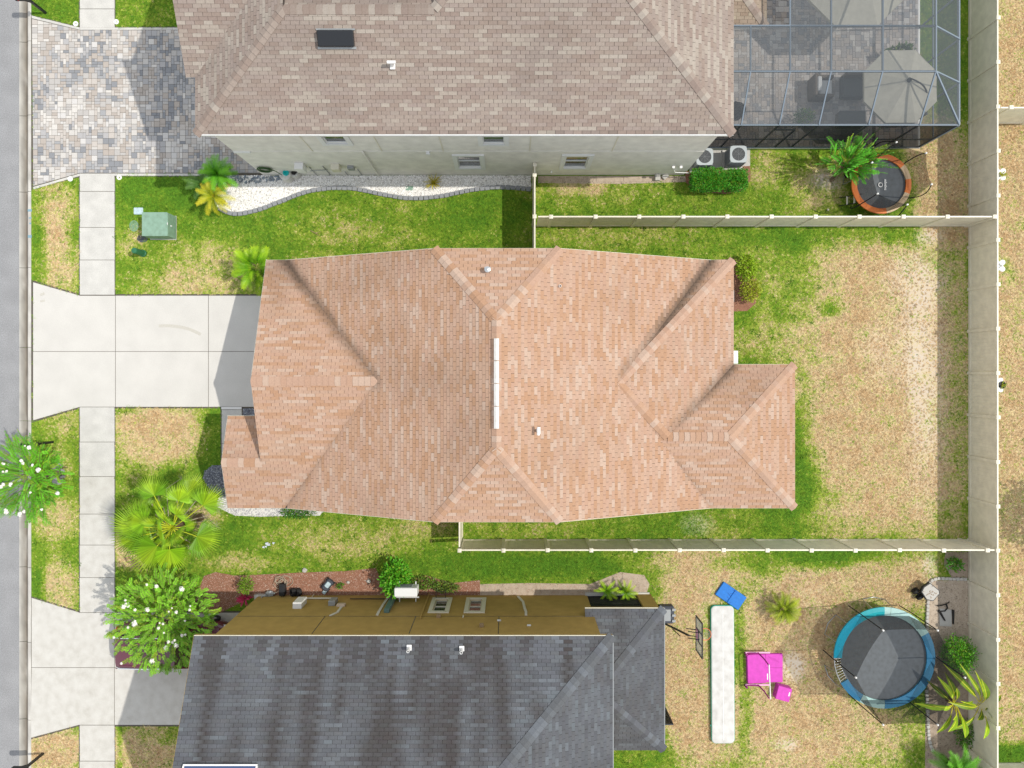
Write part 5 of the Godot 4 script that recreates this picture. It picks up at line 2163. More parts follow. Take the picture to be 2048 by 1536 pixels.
func south_house() -> void:
	var h := thing("dark_roof_house", "two storey brown stucco house with a streaked charcoal roof at the bottom", "house")
	var roof := roof_parts(h)
	var k := RoofKind.new()
	k.tones = [Color(0.130, 0.139, 0.155), Color(0.121, 0.129, 0.144), Color(0.138, 0.148, 0.166), Color(0.132, 0.138, 0.151), Color(0.146, 0.158, 0.176), Color(0.118, 0.125, 0.139), Color(0.136, 0.145, 0.162), Color(0.139, 0.146, 0.159), Color(0.165, 0.183, 0.205), Color(0.155, 0.173, 0.193)]
	k.dirt = Color(.060, .050, .046)
	k.streaks = .72
	k.lines = [[Vector3(-3.56, 5.7, 9.3), Vector3(-3.56, 6.1, 10.0), .16, -1.5], [Vector3(-1.70, 5.7, 9.3), Vector3(-1.70, 6.1, 10.0), .12, -1.5]]
	k.patchy = .1
	k.noise.seed = 28
	k.noise.frequency = .5
	k.noise.fractal_octaves = 4
	var nw := Vector3(-11.09, 5.56, 9.23)
	var ne := Vector3(3.6, 5.56, 9.23)
	var rw := Vector3(-11.09, 7.934, 14.83)
	var re := Vector3(-2.0, 7.934, 14.83)
	var se := Vector3(3.6, 5.56, 20.43)
	var sw := Vector3(-11.09, 5.56, 20.43)
	var rest := Geo.new()
	var deck := Geo.new()
	var m: Material = mats["shingle"]
	var nn := roof_face(roof, rest, deck, [nw, ne, re, rw], k, m, 300)
	k.streaks = .3
	var nE := roof_face(roof, rest, deck, [ne, se, re], k, m)
	var ns := roof_face(roof, rest, deck, [sw, se, re, rw], k, m)
	var a := Vector3(2.94, 2.6, 9.25)
	var b := Vector3(6.05, 2.6, 9.25)
	var c := Vector3(3.27, 3.77, 12.03)
	var d := Vector3(2.94, 3.77, 12.03)
	var e := Vector3(6.05, 2.6, 14.8)
	var f := Vector3(2.94, 2.6, 14.8)
	k.streaks = .35
	var pn := roof_face(roof, rest, deck, [a, b, c, d], k, m)
	k.streaks = .25
	var pe := roof_face(roof, rest, deck, [b, e, c], k, m)
	var ps := roof_face(roof, rest, deck, [e, f, d, c], k, m)
	for s in [[ne, re, nn, nE], [rw, re, nn, ns], [b, c, pn, pe], [e, c, ps, pe]]:
		caps(roof, s[0], s[1], s[2], s[3], k, m, .18)
	finish_roof(roof, deck, rest)
	var holes := [[-2.85 - .42, -2.85 + .42, .45, 2.30], [-1.42 - .42, -1.42 + .42, .45, 2.30]]
	var g := Geo.new()
	pierced_wall(g, -10.75, 3.3, -.1, 5.5, 9.53, 9.73, holes, .16)
	part(h, "wall", g, mats["stucco_brown"])
	g = Geo.new()
	g.box(Vector3(3.2, 2.75, 14.9), Vector3(.2, 5.5, 10.3))
	g.plate([Vector3(-10.75, 0, 9.74), Vector3(-10.75, 0, 20), Vector3(-10.75, 5.5, 20), Vector3(-10.75, 7.75, 14.83), Vector3(-10.75, 5.5, 9.74)], Vector3(-1, 0, 0), .2)
	g.box(Vector3(-3.7, 2.75, 20.1), Vector3(14.0, 5.5, .2))
	part(h, "wall", g, mats["stucco_brown"])
	g = Geo.new()
	g.box(Vector3(-3.7, 0.0, 14.9), Vector3(13.7, .1, 10.2))
	g.box(Vector3(-3.7, 2.65, 14.9), Vector3(13.6, .2, 10.2))
	part(h, "floor", g, mats["room"])
	for q: Array in holes:
		window(h, q[0], q[1], q[2], q[3], 9.53, -1.0, .16, mats["trim_cream"], mats["pane"])
	for s in [[nw, ne], [ne, se], [a, b], [b, e], [nw, rw]]:
		fascia(h, s[0], s[1], mats["stucco_brown"], .16)
	g = Geo.new()
	g.box(Vector3((nw.x + ne.x) / 2, 5.548, 9.213), Vector3(ne.x - nw.x, .03, .024))
	g.box(Vector3((a.x + b.x) / 2, 2.588, 9.225), Vector3(b.x - a.x, .025, .03))
	part(h, "drip_edge", g, mats["trim_cream"])
	g = Geo.new()
	g.box(Vector3(6.072, 2.588, 12.0), Vector3(.03, .025, 5.55))
	g.box(Vector3(3.622, 5.548, 12.5), Vector3(.03, .025, 6.6))
	part(h, "drip_edge", g, mats["grey_metal"])
	# the screened lanai under the low roof
	g = Geo.new()
	g.box(Vector3(4.35, 1.25, 9.56), Vector3(2.1, 2.4, .02))
	part(h, "lanai_screen", g, mats["screen_wall"])
	g = Geo.new()
	g.box(Vector3(4.35, 1.2, 9.58), Vector3(2.1, .06, .06))
	g.box(Vector3(4.35, .06, 9.58), Vector3(2.1, .1, .08))
	part(h, "lanai_rail", g, mats["bronze"])
	g = Geo.new()
	g.box(Vector3(5.72, 1.27, 9.62), Vector3(.62, 2.54, .3))
	part(h, "pillar", g, mats["stucco_brown"])
	g = Geo.new()
	g.box(Vector3(4.6, .03, 12.0), Vector3(2.75, .1, 5.2))
	part(h, "lanai_floor", g, mats["concrete_light"])
	g = Geo.new()
	g.box(Vector3(5.88, 1.25, 12.2), Vector3(.03, 2.5, 3.4))
	part(h, "lanai_screen", g, mats["screen_wall"])
	g = Geo.new()
	g.box(Vector3(6.2, 1.15, 14.0), Vector3(.62, 2.1, .03))
	part(h, "screen_door", g, mats["screen_wall"])
	g = Geo.new()
	for q in [[5.91, 1.15, .05, 2.1], [6.49, 1.15, .05, 2.1], [6.2, 2.18, .6, .05], [6.2, .12, .6, .05], [6.2, 1.0, .6, .05]]:
		g.box(Vector3(q[0], q[1], 14.0), Vector3(q[2], q[3], .045))
	part(h, "door_frame", g, mats["bronze"])
	# roof pipes
	for q in [[817, 1300], [923, 1302]]:
		var o := P(q[0], q[1], 5.9)
		o.y = 5.56 + (o.z - 9.23) * .424
		stack_vent(h, o, .34, false, Vector3.BACK)
	g = Geo.new()
	var bs := Basis(Vector3.RIGHT, nn, nn.cross(Vector3.RIGHT) * -1.0)
	var sl := Basis(Vector3.RIGHT, nn, Vector3.RIGHT.cross(nn))
	var oo := Vector3(-9.5, 5.56 + (13.6 - 9.23) * .424, 13.6)
	g.box(oo + nn * .06, Vector3(2.35, .06, 1.5), sl)
	part(h, "solar_panel", g, mats["solar_glass"])
	g = Geo.new()
	for q in [[0.0, -.77, 2.43, .05], [0.0, .77, 2.43, .05], [-1.2, 0.0, .05, 1.5], [1.2, 0.0, .05, 1.5]]:
		g.box(oo + nn * .075 + sl * Vector3(q[0], 0, q[1]), Vector3(q[2], .09, q[3]), sl)
	part(h, "panel_frame", g, mats["white_metal"])
	# the wall: band, joints, patches, boxes
	var z := 9.53
	g = Geo.new()
	g.box(Vector3(-3.7, 2.66, z + .004), Vector3(14.0, .025, .02))
	for s in [[650, 1233, 622, 1271], [831, 1234, 815, 1271], [998, 1232, 997, 1271]]:
		var x: float = on_wall(s[0], s[1], z).x
		g.box(Vector3(x, 4.1, z + .004), Vector3(.025, 2.85, .022))
	part(h, "joint_bead", g, mats["bronze"])
	for line in [[[660, 1232], [675, 1225], [677, 1222], [684, 1213]], [[754, 1231], [757, 1225], [766, 1210], [779, 1192]], [[1036, 1193], [1046, 1204], [1049, 1216], [1052, 1224], [1052, 1231]]]:
		g = Geo.new()
		var pts := []
		for q in line:
			pts.append(on_wall(q[0], q[1], z) + Vector3(0, 0, -.012))
		for i in pts.size() - 1:
			g.beam(pts[i], pts[i + 1], .03, .10)
		part(h, "caulk_patch", g, mats["caulk"])
	var wall_box := func(u: float, v: float, s: Vector3, m2: String, called: String) -> void:
		var q := on_wall(u, v, z)
		var gg := Geo.new()
		gg.rounded(q + Vector3(0, -s.y / 2, -s.z / 2), s, .02)
		part(h, called, gg, mats[m2])
	wall_box.call(594, 1218, Vector3(.36, .75, .26), "white_plastic", "meter_box")
	wall_box.call(663, 1212, Vector3(.28, .50, .20), "grey_metal", "switch_box")
	wall_box.call(681, 1214, Vector3(.34, .22, .10), "stucco_peach", "cable_box")
	wall_box.call(877, 1236, Vector3(.16, .16, .12), "wood", "vent_hood")
	wall_box.call(963, 1255, Vector3(.16, .16, .12), "wood", "vent_hood")
	wall_box.call(926, 1236, Vector3(.05, .2, .06), "trim_cream", "tap")
	wall_box.call(998, 1243, Vector3(.15, .06, .06), "trim_white", "light_fitting")
	wall_box.call(1058, 1253, Vector3(.15, .06, .06), "trim_white", "light_fitting")
	wall_box.call(773, 1226, Vector3(.22, 1.75, .16), "teal_dull", "line_cover")
	g = Geo.new()
	g.tube([on_wall(612, 1199, z) + Vector3(0, 0, -.05), on_wall(673, 1199, z) + Vector3(0, 0, -.05)], .035, .035, 8)
	g.tube([on_wall(622, 1199, z) + Vector3(0, 0, -.05), on_wall(628, 1191, z) + Vector3(0, 0, -.05)], .02, .02, 6)
	part(h, "conduit", g, mats["trim_cream"])
	g = Geo.new()
	g.tube([on_wall(700, 1200, z) + Vector3(0, 0, -.05), on_wall(770, 1200, z) + Vector3(0, 0, -.05)], .02, .02, 6)
	part(h, "conduit", g, mats["black_plastic"])
	g = Geo.new()
	g.tube([on_wall(841, 1238, z) + Vector3(0, 0, -.05), on_wall(858, 1190, z) + Vector3(0, 0, -.05)], .035, .035, 8)
	part(h, "downpipe", g, mats["stucco_brown"])
	# the cooling unit on its wall bracket
	g = Geo.new()
	g.rounded(Vector3(-4.26, 1.22, 8.96), Vector3(.93, .58, .36), .04)
	part(h, "cooling_unit", g, mats["white_metal"])
	g = Geo.new()
	for i in 9:
		g.box(Vector3(-4.32, .98 + i * .055, 8.775), Vector3(.62, .02, .012))
	part(h, "grille", g, mats["grey_metal"])
	g = Geo.new()
	g.box(Vector3(-4.26, .92, 9.33), Vector3(.95, .05, .05))
	for x in [-4.6, -3.92]:
		g.box(Vector3(x, .90, 9.1), Vector3(.04, .04, .85))
	part(h, "bracket", g, mats["white_metal"])
	# the black rack below the first window
	g = Geo.new()
	for x in [-3.12, -2.72]:
		g.tube([Vector3(x, .55, 9.5), Vector3(x, .55, 9.2), Vector3(x, .1, 9.15), Vector3(x, .0, 9.3)], .014, .014, 5)
	for y in [[.55, 9.48], [.55, 9.2], [.2, 9.16]]:
		g.tube([Vector3(-3.12, y[0], y[1]), Vector3(-2.72, y[0], y[1])], .012, .012, 5)
	part(h, "hose_rack", g, mats["black_metal"])
	out_of_lawn(PackedVector2Array([Vector2(-10.8, 9.5), Vector2(3.3, 9.5), Vector2(6.0, 9.5), Vector2(6.0, 14.6), Vector2(3.3, 14.6), Vector2(3.3, 21), Vector2(-10.8, 21)]))


func patio() -> void:
	var deck := thing("paver_patio", "patio of mixed grey and tan pavers inside the screened enclosure", "patio")
	deck.set_meta("kind", "structure")
	var outline := PackedVector2Array([Vector2(7.45, -9.72), Vector2(17.45, -9.72), Vector2(17.45, -18.0), Vector2(7.45, -18.0)])
	var g := Geo.new()
	g.prism(PackedVector2Array([Vector2(7.46, -9.62), Vector2(17.55, -9.62), Vector2(17.55, -18.1), Vector2(7.46, -18.1)]), -.1, .085)
	part(deck, "slab_edge", g, mats["white_plastic"])
	pavers(deck, outline, .105, 300, [Color(.84, .79, .76), Color(.74, .67, .63), Color(.68, .60, .55), Color(.62, .57, .545), Color(.55, .515, .51), Color(.46, .46, .485), Color(.80, .77, .75)], mats["paver"], 44, .2)
	out_of_lawn(PackedVector2Array([Vector2(7.4, -9.5), Vector2(17.6, -9.5), Vector2(17.6, -18.2), Vector2(7.4, -18.2)]))
	# the cage: posts, rails, screens
	var t := thing("screen_enclosure", "bronze framed pool cage with dark mesh screens over the paver patio", "enclosure")
	var e := 2.78
	var p := 3.87
	var s := -9.67
	var xe := 17.5
	var zi := -11.3
	var xi := 15.95
	var xs := [9.01, 10.49, 12.03, 13.96, 15.95]
	var zs := [-11.3, -13.0, -14.75, -16.5, -18.0]
	var bar := func(a: Vector3, b: Vector3, w: float, hh: float, called: String) -> void:
		var gg := Geo.new()
		gg.beam(a, b, w, hh)
		part(t, called, gg, mats["cage_bar"])
	bar.call(Vector3(7.5, e, s), Vector3(xe, e, s), .06, .10, "eave_beam")
	bar.call(Vector3(xe, e + .003, s), Vector3(xe, e + .003, -18.0), .06, .10, "eave_beam")
	for z in zs:
		bar.call(Vector3(10.49 if z < -12.5 and z > -13.5 else (7.5 if z > -12.5 else 10.49), p, z), Vector3(xi, p, z), .05, .10, "purlin")
		bar.call(Vector3(xi, p - .004, z), Vector3(xe, e + .05, z), .05, .07, "rafter")
	bar.call(Vector3(7.5, p, -13.0), Vector3(10.49, p, -13.0), .05, .10, "purlin")
	for x in xs:
		bar.call(Vector3(x, p + .006, zi), Vector3(x, p + .006, -18.0 if x > 10.0 else -13.0), .05, .08, "rafter")
		bar.call(Vector3(x, p + .003, zi), Vector3(x, e + .05, s), .045, .06, "rafter")
		bar.call(Vector3(x, .1, s), Vector3(x, e - .05, s), .055, .055, "post")
	bar.call(Vector3(xi, p + .01, zi), Vector3(xe, e + .04, s), .05, .07, "hip_bar")
	bar.call(Vector3(xe, .1, s), Vector3(xe, e, s), .075, .075, "post")
	for z in zs:
		bar.call(Vector3(xe, .1, z), Vector3(xe, e - .05, z), .055, .055, "post")
	for k in xs.size():
		var x0: float = 7.5 if k == 0 else xs[k - 1]
		bar.call(Vector3(x0, 1.1, s + .002), Vector3(xs[k], 1.1, s + .002), .04, .05, "chair_rail")
	bar.call(Vector3(xi, 1.1, s + .002), Vector3(xe, 1.1, s + .002), .04, .05, "chair_rail")
	bar.call(Vector3(xe, 1.1, s), Vector3(xe, 1.1, -18), .04, .05, "chair_rail")
	bar.call(Vector3(11.32, .1, s), Vector3(11.32, 2.25, s), .06, .06, "door_jamb")
	bar.call(Vector3(10.49, 2.25, s), Vector3(11.32, 2.25, s), .05, .06, "door_head")
	bar.call(Vector3(7.5, .12, s + .02), Vector3(xe, .12, s + .02), .05, .07, "sole_plate")
	var screen := func(q: Array, m: String) -> void:
		var gg := Geo.new()
		gg.tri(q[0], q[1], q[2])
		if q.size() > 3:
			gg.tri(q[0], q[2], q[3])
		part(t, "screen", gg, mats[m])
	var xx := [7.5] + xs
	for k in xx.size() - 1:
		var a: float = xx[k]
		var b: float = xx[k + 1]
		for j in zs.size() - 1:
			if b < 10.6 and zs[j] < -12.5:
				continue
			screen.call([Vector3(a, p + .05, zs[j]), Vector3(b, p + .05, zs[j]), Vector3(b, p + .05, zs[j + 1]), Vector3(a, p + .05, zs[j + 1])], "screen")
		screen.call([Vector3(a, e + .05, s), Vector3(b, e + .05, s), Vector3(b, p + .03, zi), Vector3(a, p + .03, zi)], "screen")
		screen.call([Vector3(a, .1, s + .03), Vector3(b, .1, s + .03), Vector3(b, e, s + .03), Vector3(a, e, s + .03)], "screen_wall")
	screen.call([Vector3(xi, .1, s + .03), Vector3(xe, .1, s + .03), Vector3(xe, e, s + .03), Vector3(xi, e, s + .03)], "screen_wall")
	screen.call([Vector3(xi, p + .03, zi), Vector3(xi, e + .05, s), Vector3(xe, e + .05, s)], "screen")
	screen.call([Vector3(xi, p + .03, zi), Vector3(xe, e + .05, s), Vector3(xe, e + .05, zi)], "screen")
	for j in zs.size() - 1:
		screen.call([Vector3(xi, p + .03, zs[j]), Vector3(xe, e + .05, zs[j]), Vector3(xe, e + .05, zs[j + 1]), Vector3(xi, p + .03, zs[j + 1])], "screen")
	var zz := [s] + zs
	for j in zz.size() - 1:
		screen.call([Vector3(xe + .03, .1, zz[j]), Vector3(xe + .03, e, zz[j]), Vector3(xe + .03, e, zz[j + 1]), Vector3(xe + .03, .1, zz[j + 1])], "screen")
	# under the cage
	parasol("beige cantilever parasol nearest the corner of the screened patio", Vector3(15.4, 3.1, -11.3), 1.55, .62, .39, Vector3(16.95, 0, -10.55))
	parasol("larger beige cantilever parasol at the top edge of the photo", Vector3(13.65, 3.25, -15.65), 2.15, .75, .39, Vector3(16.2, 0, -16.4))
	t = thing("wicker_armchair", "wicker armchair with white cushions in the screened patio", "armchair", Vector3(13.15, .105, -12.05))
	g = Geo.new()
	g.rounded(Vector3(-.36, .40, 0), Vector3(.15, .78, .92), .05)
	part(t, "backrest", g, mats["wicker"])
	for z in [-.40, .40]:
		g = Geo.new()
		g.rounded(Vector3(.05, .30, z), Vector3(.80, .58, .14), .04)
		part(t, "armrest", g, mats["wicker"])
	g = Geo.new()
	g.rounded(Vector3(.06, .16, 0), Vector3(.76, .30, .66), .03)
	part(t, "seat", g, mats["wicker"])
	g = Geo.new()
	g.rounded(Vector3(.09, .38, 0), Vector3(.68, .14, .62), .06)
	part(t, "seat_cushion", g, mats["cushion"])
	g = Geo.new()
	g.rounded(Vector3(-.22, .62, 0), Vector3(.17, .46, .62), .06, Basis(Vector3.BACK, .18))
	part(t, "back_cushion", g, mats["cushion"])
	t = thing("outdoor_sofa", "dark grey cushioned outdoor sofa left of the corner parasol", "sofa", Vector3(14.55, .105, -12.15))
	g = Geo.new()
	g.rounded(Vector3(0, .2, 0), Vector3(.95, .36, .95), .06)
	part(t, "seat", g, mats["grey_cloth"])
	g = Geo.new()
	g.rounded(Vector3(0, .45, -.40), Vector3(.95, .5, .16), .05)
	part(t, "backrest", g, mats["wicker"])
	t = thing("ottoman", "low dark grey cushioned ottoman by the south screen of the patio", "ottoman", Vector3(14.45, .105, -10.75))
	g = Geo.new()
	g.rounded(Vector3(0, .17, 0), Vector3(1.1, .32, .62), .05)
	part(t, "base", g, mats["wicker"])
	g = Geo.new()
	g.rounded(Vector3(0, .39, 0), Vector3(1.12, .12, .64), .05)
	part(t, "cushion", g, mats["grey_cloth"])
	t = thing("covered_grill", "round black cloth cover over a grill beside the house wall in the patio", "grill", Vector3(9.55, .105, -11.05))
	g = Geo.new()
	for k in 1:
		g.blob(Vector3(0, .45, 0), Vector3(.36, .52, .36), .10, 9, 16)
	part(t, "cover", g, mats["black_foam"])
	shrub("patio_shrub", "leafy green shrub on the patio beside the south screen", "shrub", Vector3(12.35, .105, -10.75), Vector3(.42, .5, .32), 420, Vector2(.06, .1), Color(.05, .12, .03), 61)
	t = shrub("potted_plant", "spiky potted plant above the corner parasol in the patio", "potted plant", Vector3(16.35, .45, -13.45), Vector3(.45, .3, .22), 160, Vector2(.12, .24), Color(.07, .14, .03), 62)
	g = Geo.new()
	g.lathe(Vector3(0, -.35, 0), [[.16, 0], [.22, .34], [.25, .36], [.22, .37], [.2, .3], [0, .3]], 14)
	part(t, "pot", g, mats["wicker"])


func fences() -> void:
	fence("vinyl_fence", "long beige vinyl fence along the back of all the gardens at right", Vector3(19.68, 0, -17.9), Vector3(19.68, 0, 17.9), 1.79, 1.79, [0, 1])
	fence("vinyl_fence", "beige vinyl fence between the middle garden and the orange trampoline's garden", Vector3(1.07, 0, -6.31), Vector3(19.54, 0, -6.31), .60, 1.775, [1])
	fence("vinyl_fence", "short beige vinyl fence from the north house wall to the orange tan roof", Vector3(1.0, 0, -8.40), Vector3(1.0, 0, -4.10), .42, 1.67, [0])
	fence("vinyl_fence", "beige vinyl fence between the middle garden and the blue trampoline's garden", Vector3(-2.04, 0, 7.146), Vector3(19.61, 0, 7.146), 1.775, 1.775, [0])
	fence("vinyl_fence", "stub of beige vinyl fence joining the middle house to its south fence", Vector3(-2.04, 0, 5.0), Vector3(-2.04, 0, 7.08), 9.0, 1.8, [])
	fence("vinyl_fence", "beige vinyl fence running off to the right edge near the top", Vector3(19.75, 0, -10.71), Vector3(27.0, 0, -10.71), .45, 1.79, [1])
	fence("vinyl_fence", "beige vinyl fence at the bottom right corner behind the back fence", Vector3(19.75, 0, 16.74), Vector3(27.0, 0, 16.74), .45, 1.79, [1])


func edging(parent: Node3D, path: Array, length: float, size: Vector2, m: Material, wobble: float) -> void:
	var pts := []
	for k in range(0, path.size(), 2):
		pts.append(P(path[k], path[k + 1]))
	var curve := Curve3D.new()
	for k in pts.size():
		var t: Vector3 = (pts[mini(k + 1, pts.size() - 1)] - pts[maxi(k - 1, 0)]) * .17
		curve.add_point(pts[k], -t, t)
	var n := int(curve.get_baked_length() / length)
	var meshes := []
	for k in 4:
		var g := Geo.new()
		g.rounded(Vector3(0, .02, 0), Vector3(length * r1(.86, .97), r1(.10, .14), size.x * r1(.9, 1.1)), .02)
		meshes.append(g.mesh())
	for k in n:
		var s := (k + .5) * curve.get_baked_length() / n
		var p := curve.sample_baked(s)
		var d := (curve.sample_baked(s + .05) - curve.sample_baked(maxf(0, s - .05))).normalized()
		place(parent, "edging_stone", meshes[k % 4], m, Transform3D(Basis(d, Vector3.UP, d.cross(Vector3.UP)).rotated(Vector3.UP, r1(-wobble, wobble)), p))


func beds() -> void:
	var pebble := Geo.new()
	pebble.blob(Vector3.ZERO, Vector3(1, .7, .8), .12, 4, 6)
	var pm := pebble.mesh()
	var chip := Geo.new()
	chip.box(Vector3.ZERO, Vector3(2.0, .25, .55))
	var cm := chip.mesh()
	var gravel := [410, 353, 505, 351, 1062, 351, 1062, 378, 1000, 374, 940, 380, 880, 392, 820, 396, 765, 388, 710, 377, 660, 376, 610, 384, 560, 403, 510, 421, 467, 427, 435, 414, 420, 390]
	var b := bed("gravel_bed", "curving bed of white gravel along the pale stucco wall", "gravel bed", gravel, .02, mats["white_gravel"])
	scatter(b, "pebbles", gravel, .018, 10000, pm, mats["pebble"], Vector2(.018, .036), [Color(.84, .83, .80), Color(.80, .78, .75), Color(.86, .86, .85), Color(.74, .72, .68), Color(.82, .81, .80), Color(.84, .83, .81), Color(.40, .38, .36)])
	scatter(b, "pebbles", [405, 352, 590, 352, 560, 362, 420, 372], .024, 260, pm, mats["pebble"], Vector2(.03, .07), [Color(.20, .25, .30), Color(.28, .31, .33), Color(.17, .19, .22)])
	edging(b, [437, 416, 467, 428, 510, 422, 560, 404, 610, 385, 660, 377, 710, 378, 765, 389, 820, 397, 880, 393, 940, 381, 1000, 375, 1062, 379], .22, Vector2(.17, .1), mats["edger"], .03)
	out_of_lawn(flat([436, 414, 466, 431, 512, 425, 562, 407, 612, 388, 660, 380, 710, 381, 765, 392, 820, 400, 882, 396, 942, 384, 1002, 378, 1064, 382, 1062, 370, 700, 370, 467, 420]))
	var soil := [1076, 352, 1372, 352, 1372, 364, 1240, 368, 1076, 366]
	b = bed("soil_strip", "strip of bare soil with pinkish slabs below the north house wall", "soil", soil, .012, mats["bare_sand"])
	scatter(b, "litter", soil, .014, 500, cm, mats["pebble"], Vector2(.015, .03), [Color(.12, .10, .08), Color(.30, .23, .17), Color(.38, .31, .25)])
	for q in [[1192, 353, 1246, 353, 1246, 364, 1192, 365], [1247, 353, 1300, 353, 1300, 364, 1247, 364]]:
		slab(b, q, .03, mats["bare_sand"], .006)
	var hm := [1370, 344, 1400, 338, 1500, 332, 1501, 360, 1488, 380, 1450, 388, 1400, 384, 1372, 366]
	b = bed("mulch_bed", "rounded mulch bed under the clipped hedge bushes", "mulch bed", hm, .02, mats["mulch"])
	scatter(b, "chips", hm, .024, 900, cm, mats["pebble"], Vector2(.012, .024), [Color(.38, .20, .13), Color(.48, .30, .22), Color(.25, .12, .08)])
	b = bed("equipment_pad", "concrete pad under the two air conditioners by the screen", "pad", [1395, 299, 1500, 299, 1500, 334, 1395, 338], .015, mats["concrete_old"])
	var dark := [448, 930, 560, 930, 560, 1000, 440, 992, 418, 976, 406, 956, 410, 942, 425, 931]
	b = bed("gravel_bed", "dark blue grey gravel bed beside the front porch", "gravel bed", dark, .02, mats["grey_gravel"])
	scatter(b, "pebbles", dark, .022, 2600, pm, mats["pebble"], Vector2(.02, .04), [Color(.13, .145, .19), Color(.20, .22, .27), Color(.34, .36, .40), Color(.09, .10, .13)])
	dark = [486, 817, 560, 817, 560, 930, 486, 930]
	b = bed("gravel_bed", "small patch of dark gravel between driveway and porch roof", "gravel bed", dark, .02, mats["grey_gravel"])
	scatter(b, "pebbles", dark, .022, 1500, pm, mats["pebble"], Vector2(.02, .04), [Color(.13, .145, .19), Color(.20, .22, .27), Color(.30, .32, .36), Color(.09, .10, .13)])
	var pale := [440, 992, 560, 1000, 600, 1000, 660, 1000, 640, 1031, 585, 1031, 520, 1033, 470, 1031, 430, 1012]
	b = bed("gravel_bed", "pale grey gravel strip along the south eave of the middle house", "gravel bed", pale, .016, mats["white_gravel"])
	scatter(b, "pebbles", pale, .018, 1600, pm, mats["pebble"], Vector2(.02, .04), [Color(.50, .50, .50), Color(.62, .60, .58), Color(.38, .38, .40)])
	var mulch := [408, 1152, 432, 1144, 470, 1151, 520, 1149, 600, 1145, 690, 1142, 752, 1136, 762, 1160, 800, 1168, 850, 1150, 905, 1166, 960, 1160, 960, 1196, 500, 1196, 440, 1226, 402, 1226, 398, 1180]
	b = bed("mulch_bed", "red brown mulch bed along the brown stucco wall", "mulch bed", mulch, .018, mats["mulch"])
	scatter(b, "chips", mulch, .022, 6500, cm, mats["pebble"], Vector2(.012, .026), [Color(.40, .20, .135), Color(.46, .26, .19), Color(.50, .33, .27), Color(.29, .135, .085), Color(.36, .22, .16), Color(.55, .45, .38)])
	var sand := [960, 1168, 1060, 1166, 1180, 1168, 1240, 1144, 1288, 1150, 1299, 1168, 1292, 1190, 1272, 1194, 960, 1196]
	b = bed("sand_strip", "sandy bare strip along the brown wall left of the lanai", "sand", sand, .014, mats["bare_sand"])
	scatter(b, "litter", sand, .017, 1500, cm, mats["pebble"], Vector2(.010, .022), [Color(.46, .36, .30), Color(.30, .22, .16), Color(.55, .47, .40), Color(.46, .25, .18), Color(.50, .30, .22), Color(.16, .12, .09)])
	var bedS := [1854, 1162, 1937, 1160, 1937, 1305, 1866, 1312, 1858, 1290, 1854, 1200]
	b = bed("sand_bed", "sandy planting bed with white stone edging in the back corner", "sand bed", bedS, .016, mats["bare_sand"])
	scatter(b, "litter", bedS, .019, 1300, cm, mats["pebble"], Vector2(.010, .026), [Color(.46, .38, .30), Color(.20, .15, .11), Color(.55, .47, .40), Color(.10, .08, .06)])
	edging(b, [1933, 1158, 1900, 1157, 1872, 1157, 1858, 1166, 1855, 1200, 1853, 1245, 1852, 1290], .16, Vector2(.13, .1), mats["stone_pale"], .25)
	var bedD := [1866, 1312, 1937, 1305, 1937, 1560, 1850, 1560, 1850, 1490, 1852, 1400, 1856, 1340]
	b = bed("soil_bed", "dark soil bed under the bird of paradise plants beside the fence", "soil bed", bedD, .012, mats["dark_soil"])
	scatter(b, "litter", bedD, .016, 1800, cm, mats["pebble"], Vector2(.012, .03), [Color(.30, .23, .17), Color(.13, .10, .08), Color(.40, .33, .26), Color(.20, .15, .10)])
	edging(b, [1852, 1378, 1853, 1400, 1855, 1440, 1856, 1465, 1860, 1490, 1866, 1502], .16, Vector2(.12, .1), mats["stone_pale"], .25)
	var corner := [1890, 1104, 1937, 1104, 1937, 1157, 1905, 1157, 1888, 1130]
	b = bed("soil_patch", "dark soil patch in the fence corner above the stone edging", "soil", corner, .012, mats["dark_soil"])
	scatter(b, "litter", corner, .016, 260, cm, mats["pebble"], Vector2(.012, .03), [Color(.30, .23, .17), Color(.13, .10, .08), Color(.36, .29, .22)])
	var croton := [1420, 520, 1490, 517, 1508, 545, 1518, 580, 1512, 606, 1494, 622, 1420, 624]
	b = bed("mulch_bed", "small mulch bed at the back wall of the middle house", "mulch bed", croton, .018, mats["mulch"])
	scatter(b, "chips", croton, .022, 900, cm, mats["pebble"], Vector2(.012, .026), [Color(.36, .17, .11), Color(.44, .24, .17), Color(.24, .11, .07)])


func rosette(called: String, label: String, at: Vector3, n: int, l: Vector2, w: float, col: Color, tip: Color, seed_: int) -> void:
	rng.seed = seed_
	var t := thing(called, label, "plant", at)
	var g := Geo.new()
	g.lathe(Vector3(0, -.03, 0), [[.05, 0], [.06, .08], [.02, .14]], 8)
	part(t, "stem", g, mats["fibre"])
	for k in n:
		var a := TAU * k * .382 + r1(-.2, .2)
		var s := r1(l.x, l.y)
		var p := lerpf(.15, 1.1, float(k) / n)
		var d := Vector3(cos(a) * cos(p), sin(p), sin(a) * cos(p)) * s
		part(t, "blade", paddle(Vector3(0, .06, 0), Vector3(0, .06, 0) + d, w, col.lerp(tip, rng.randf()), tip), mats["frond"])


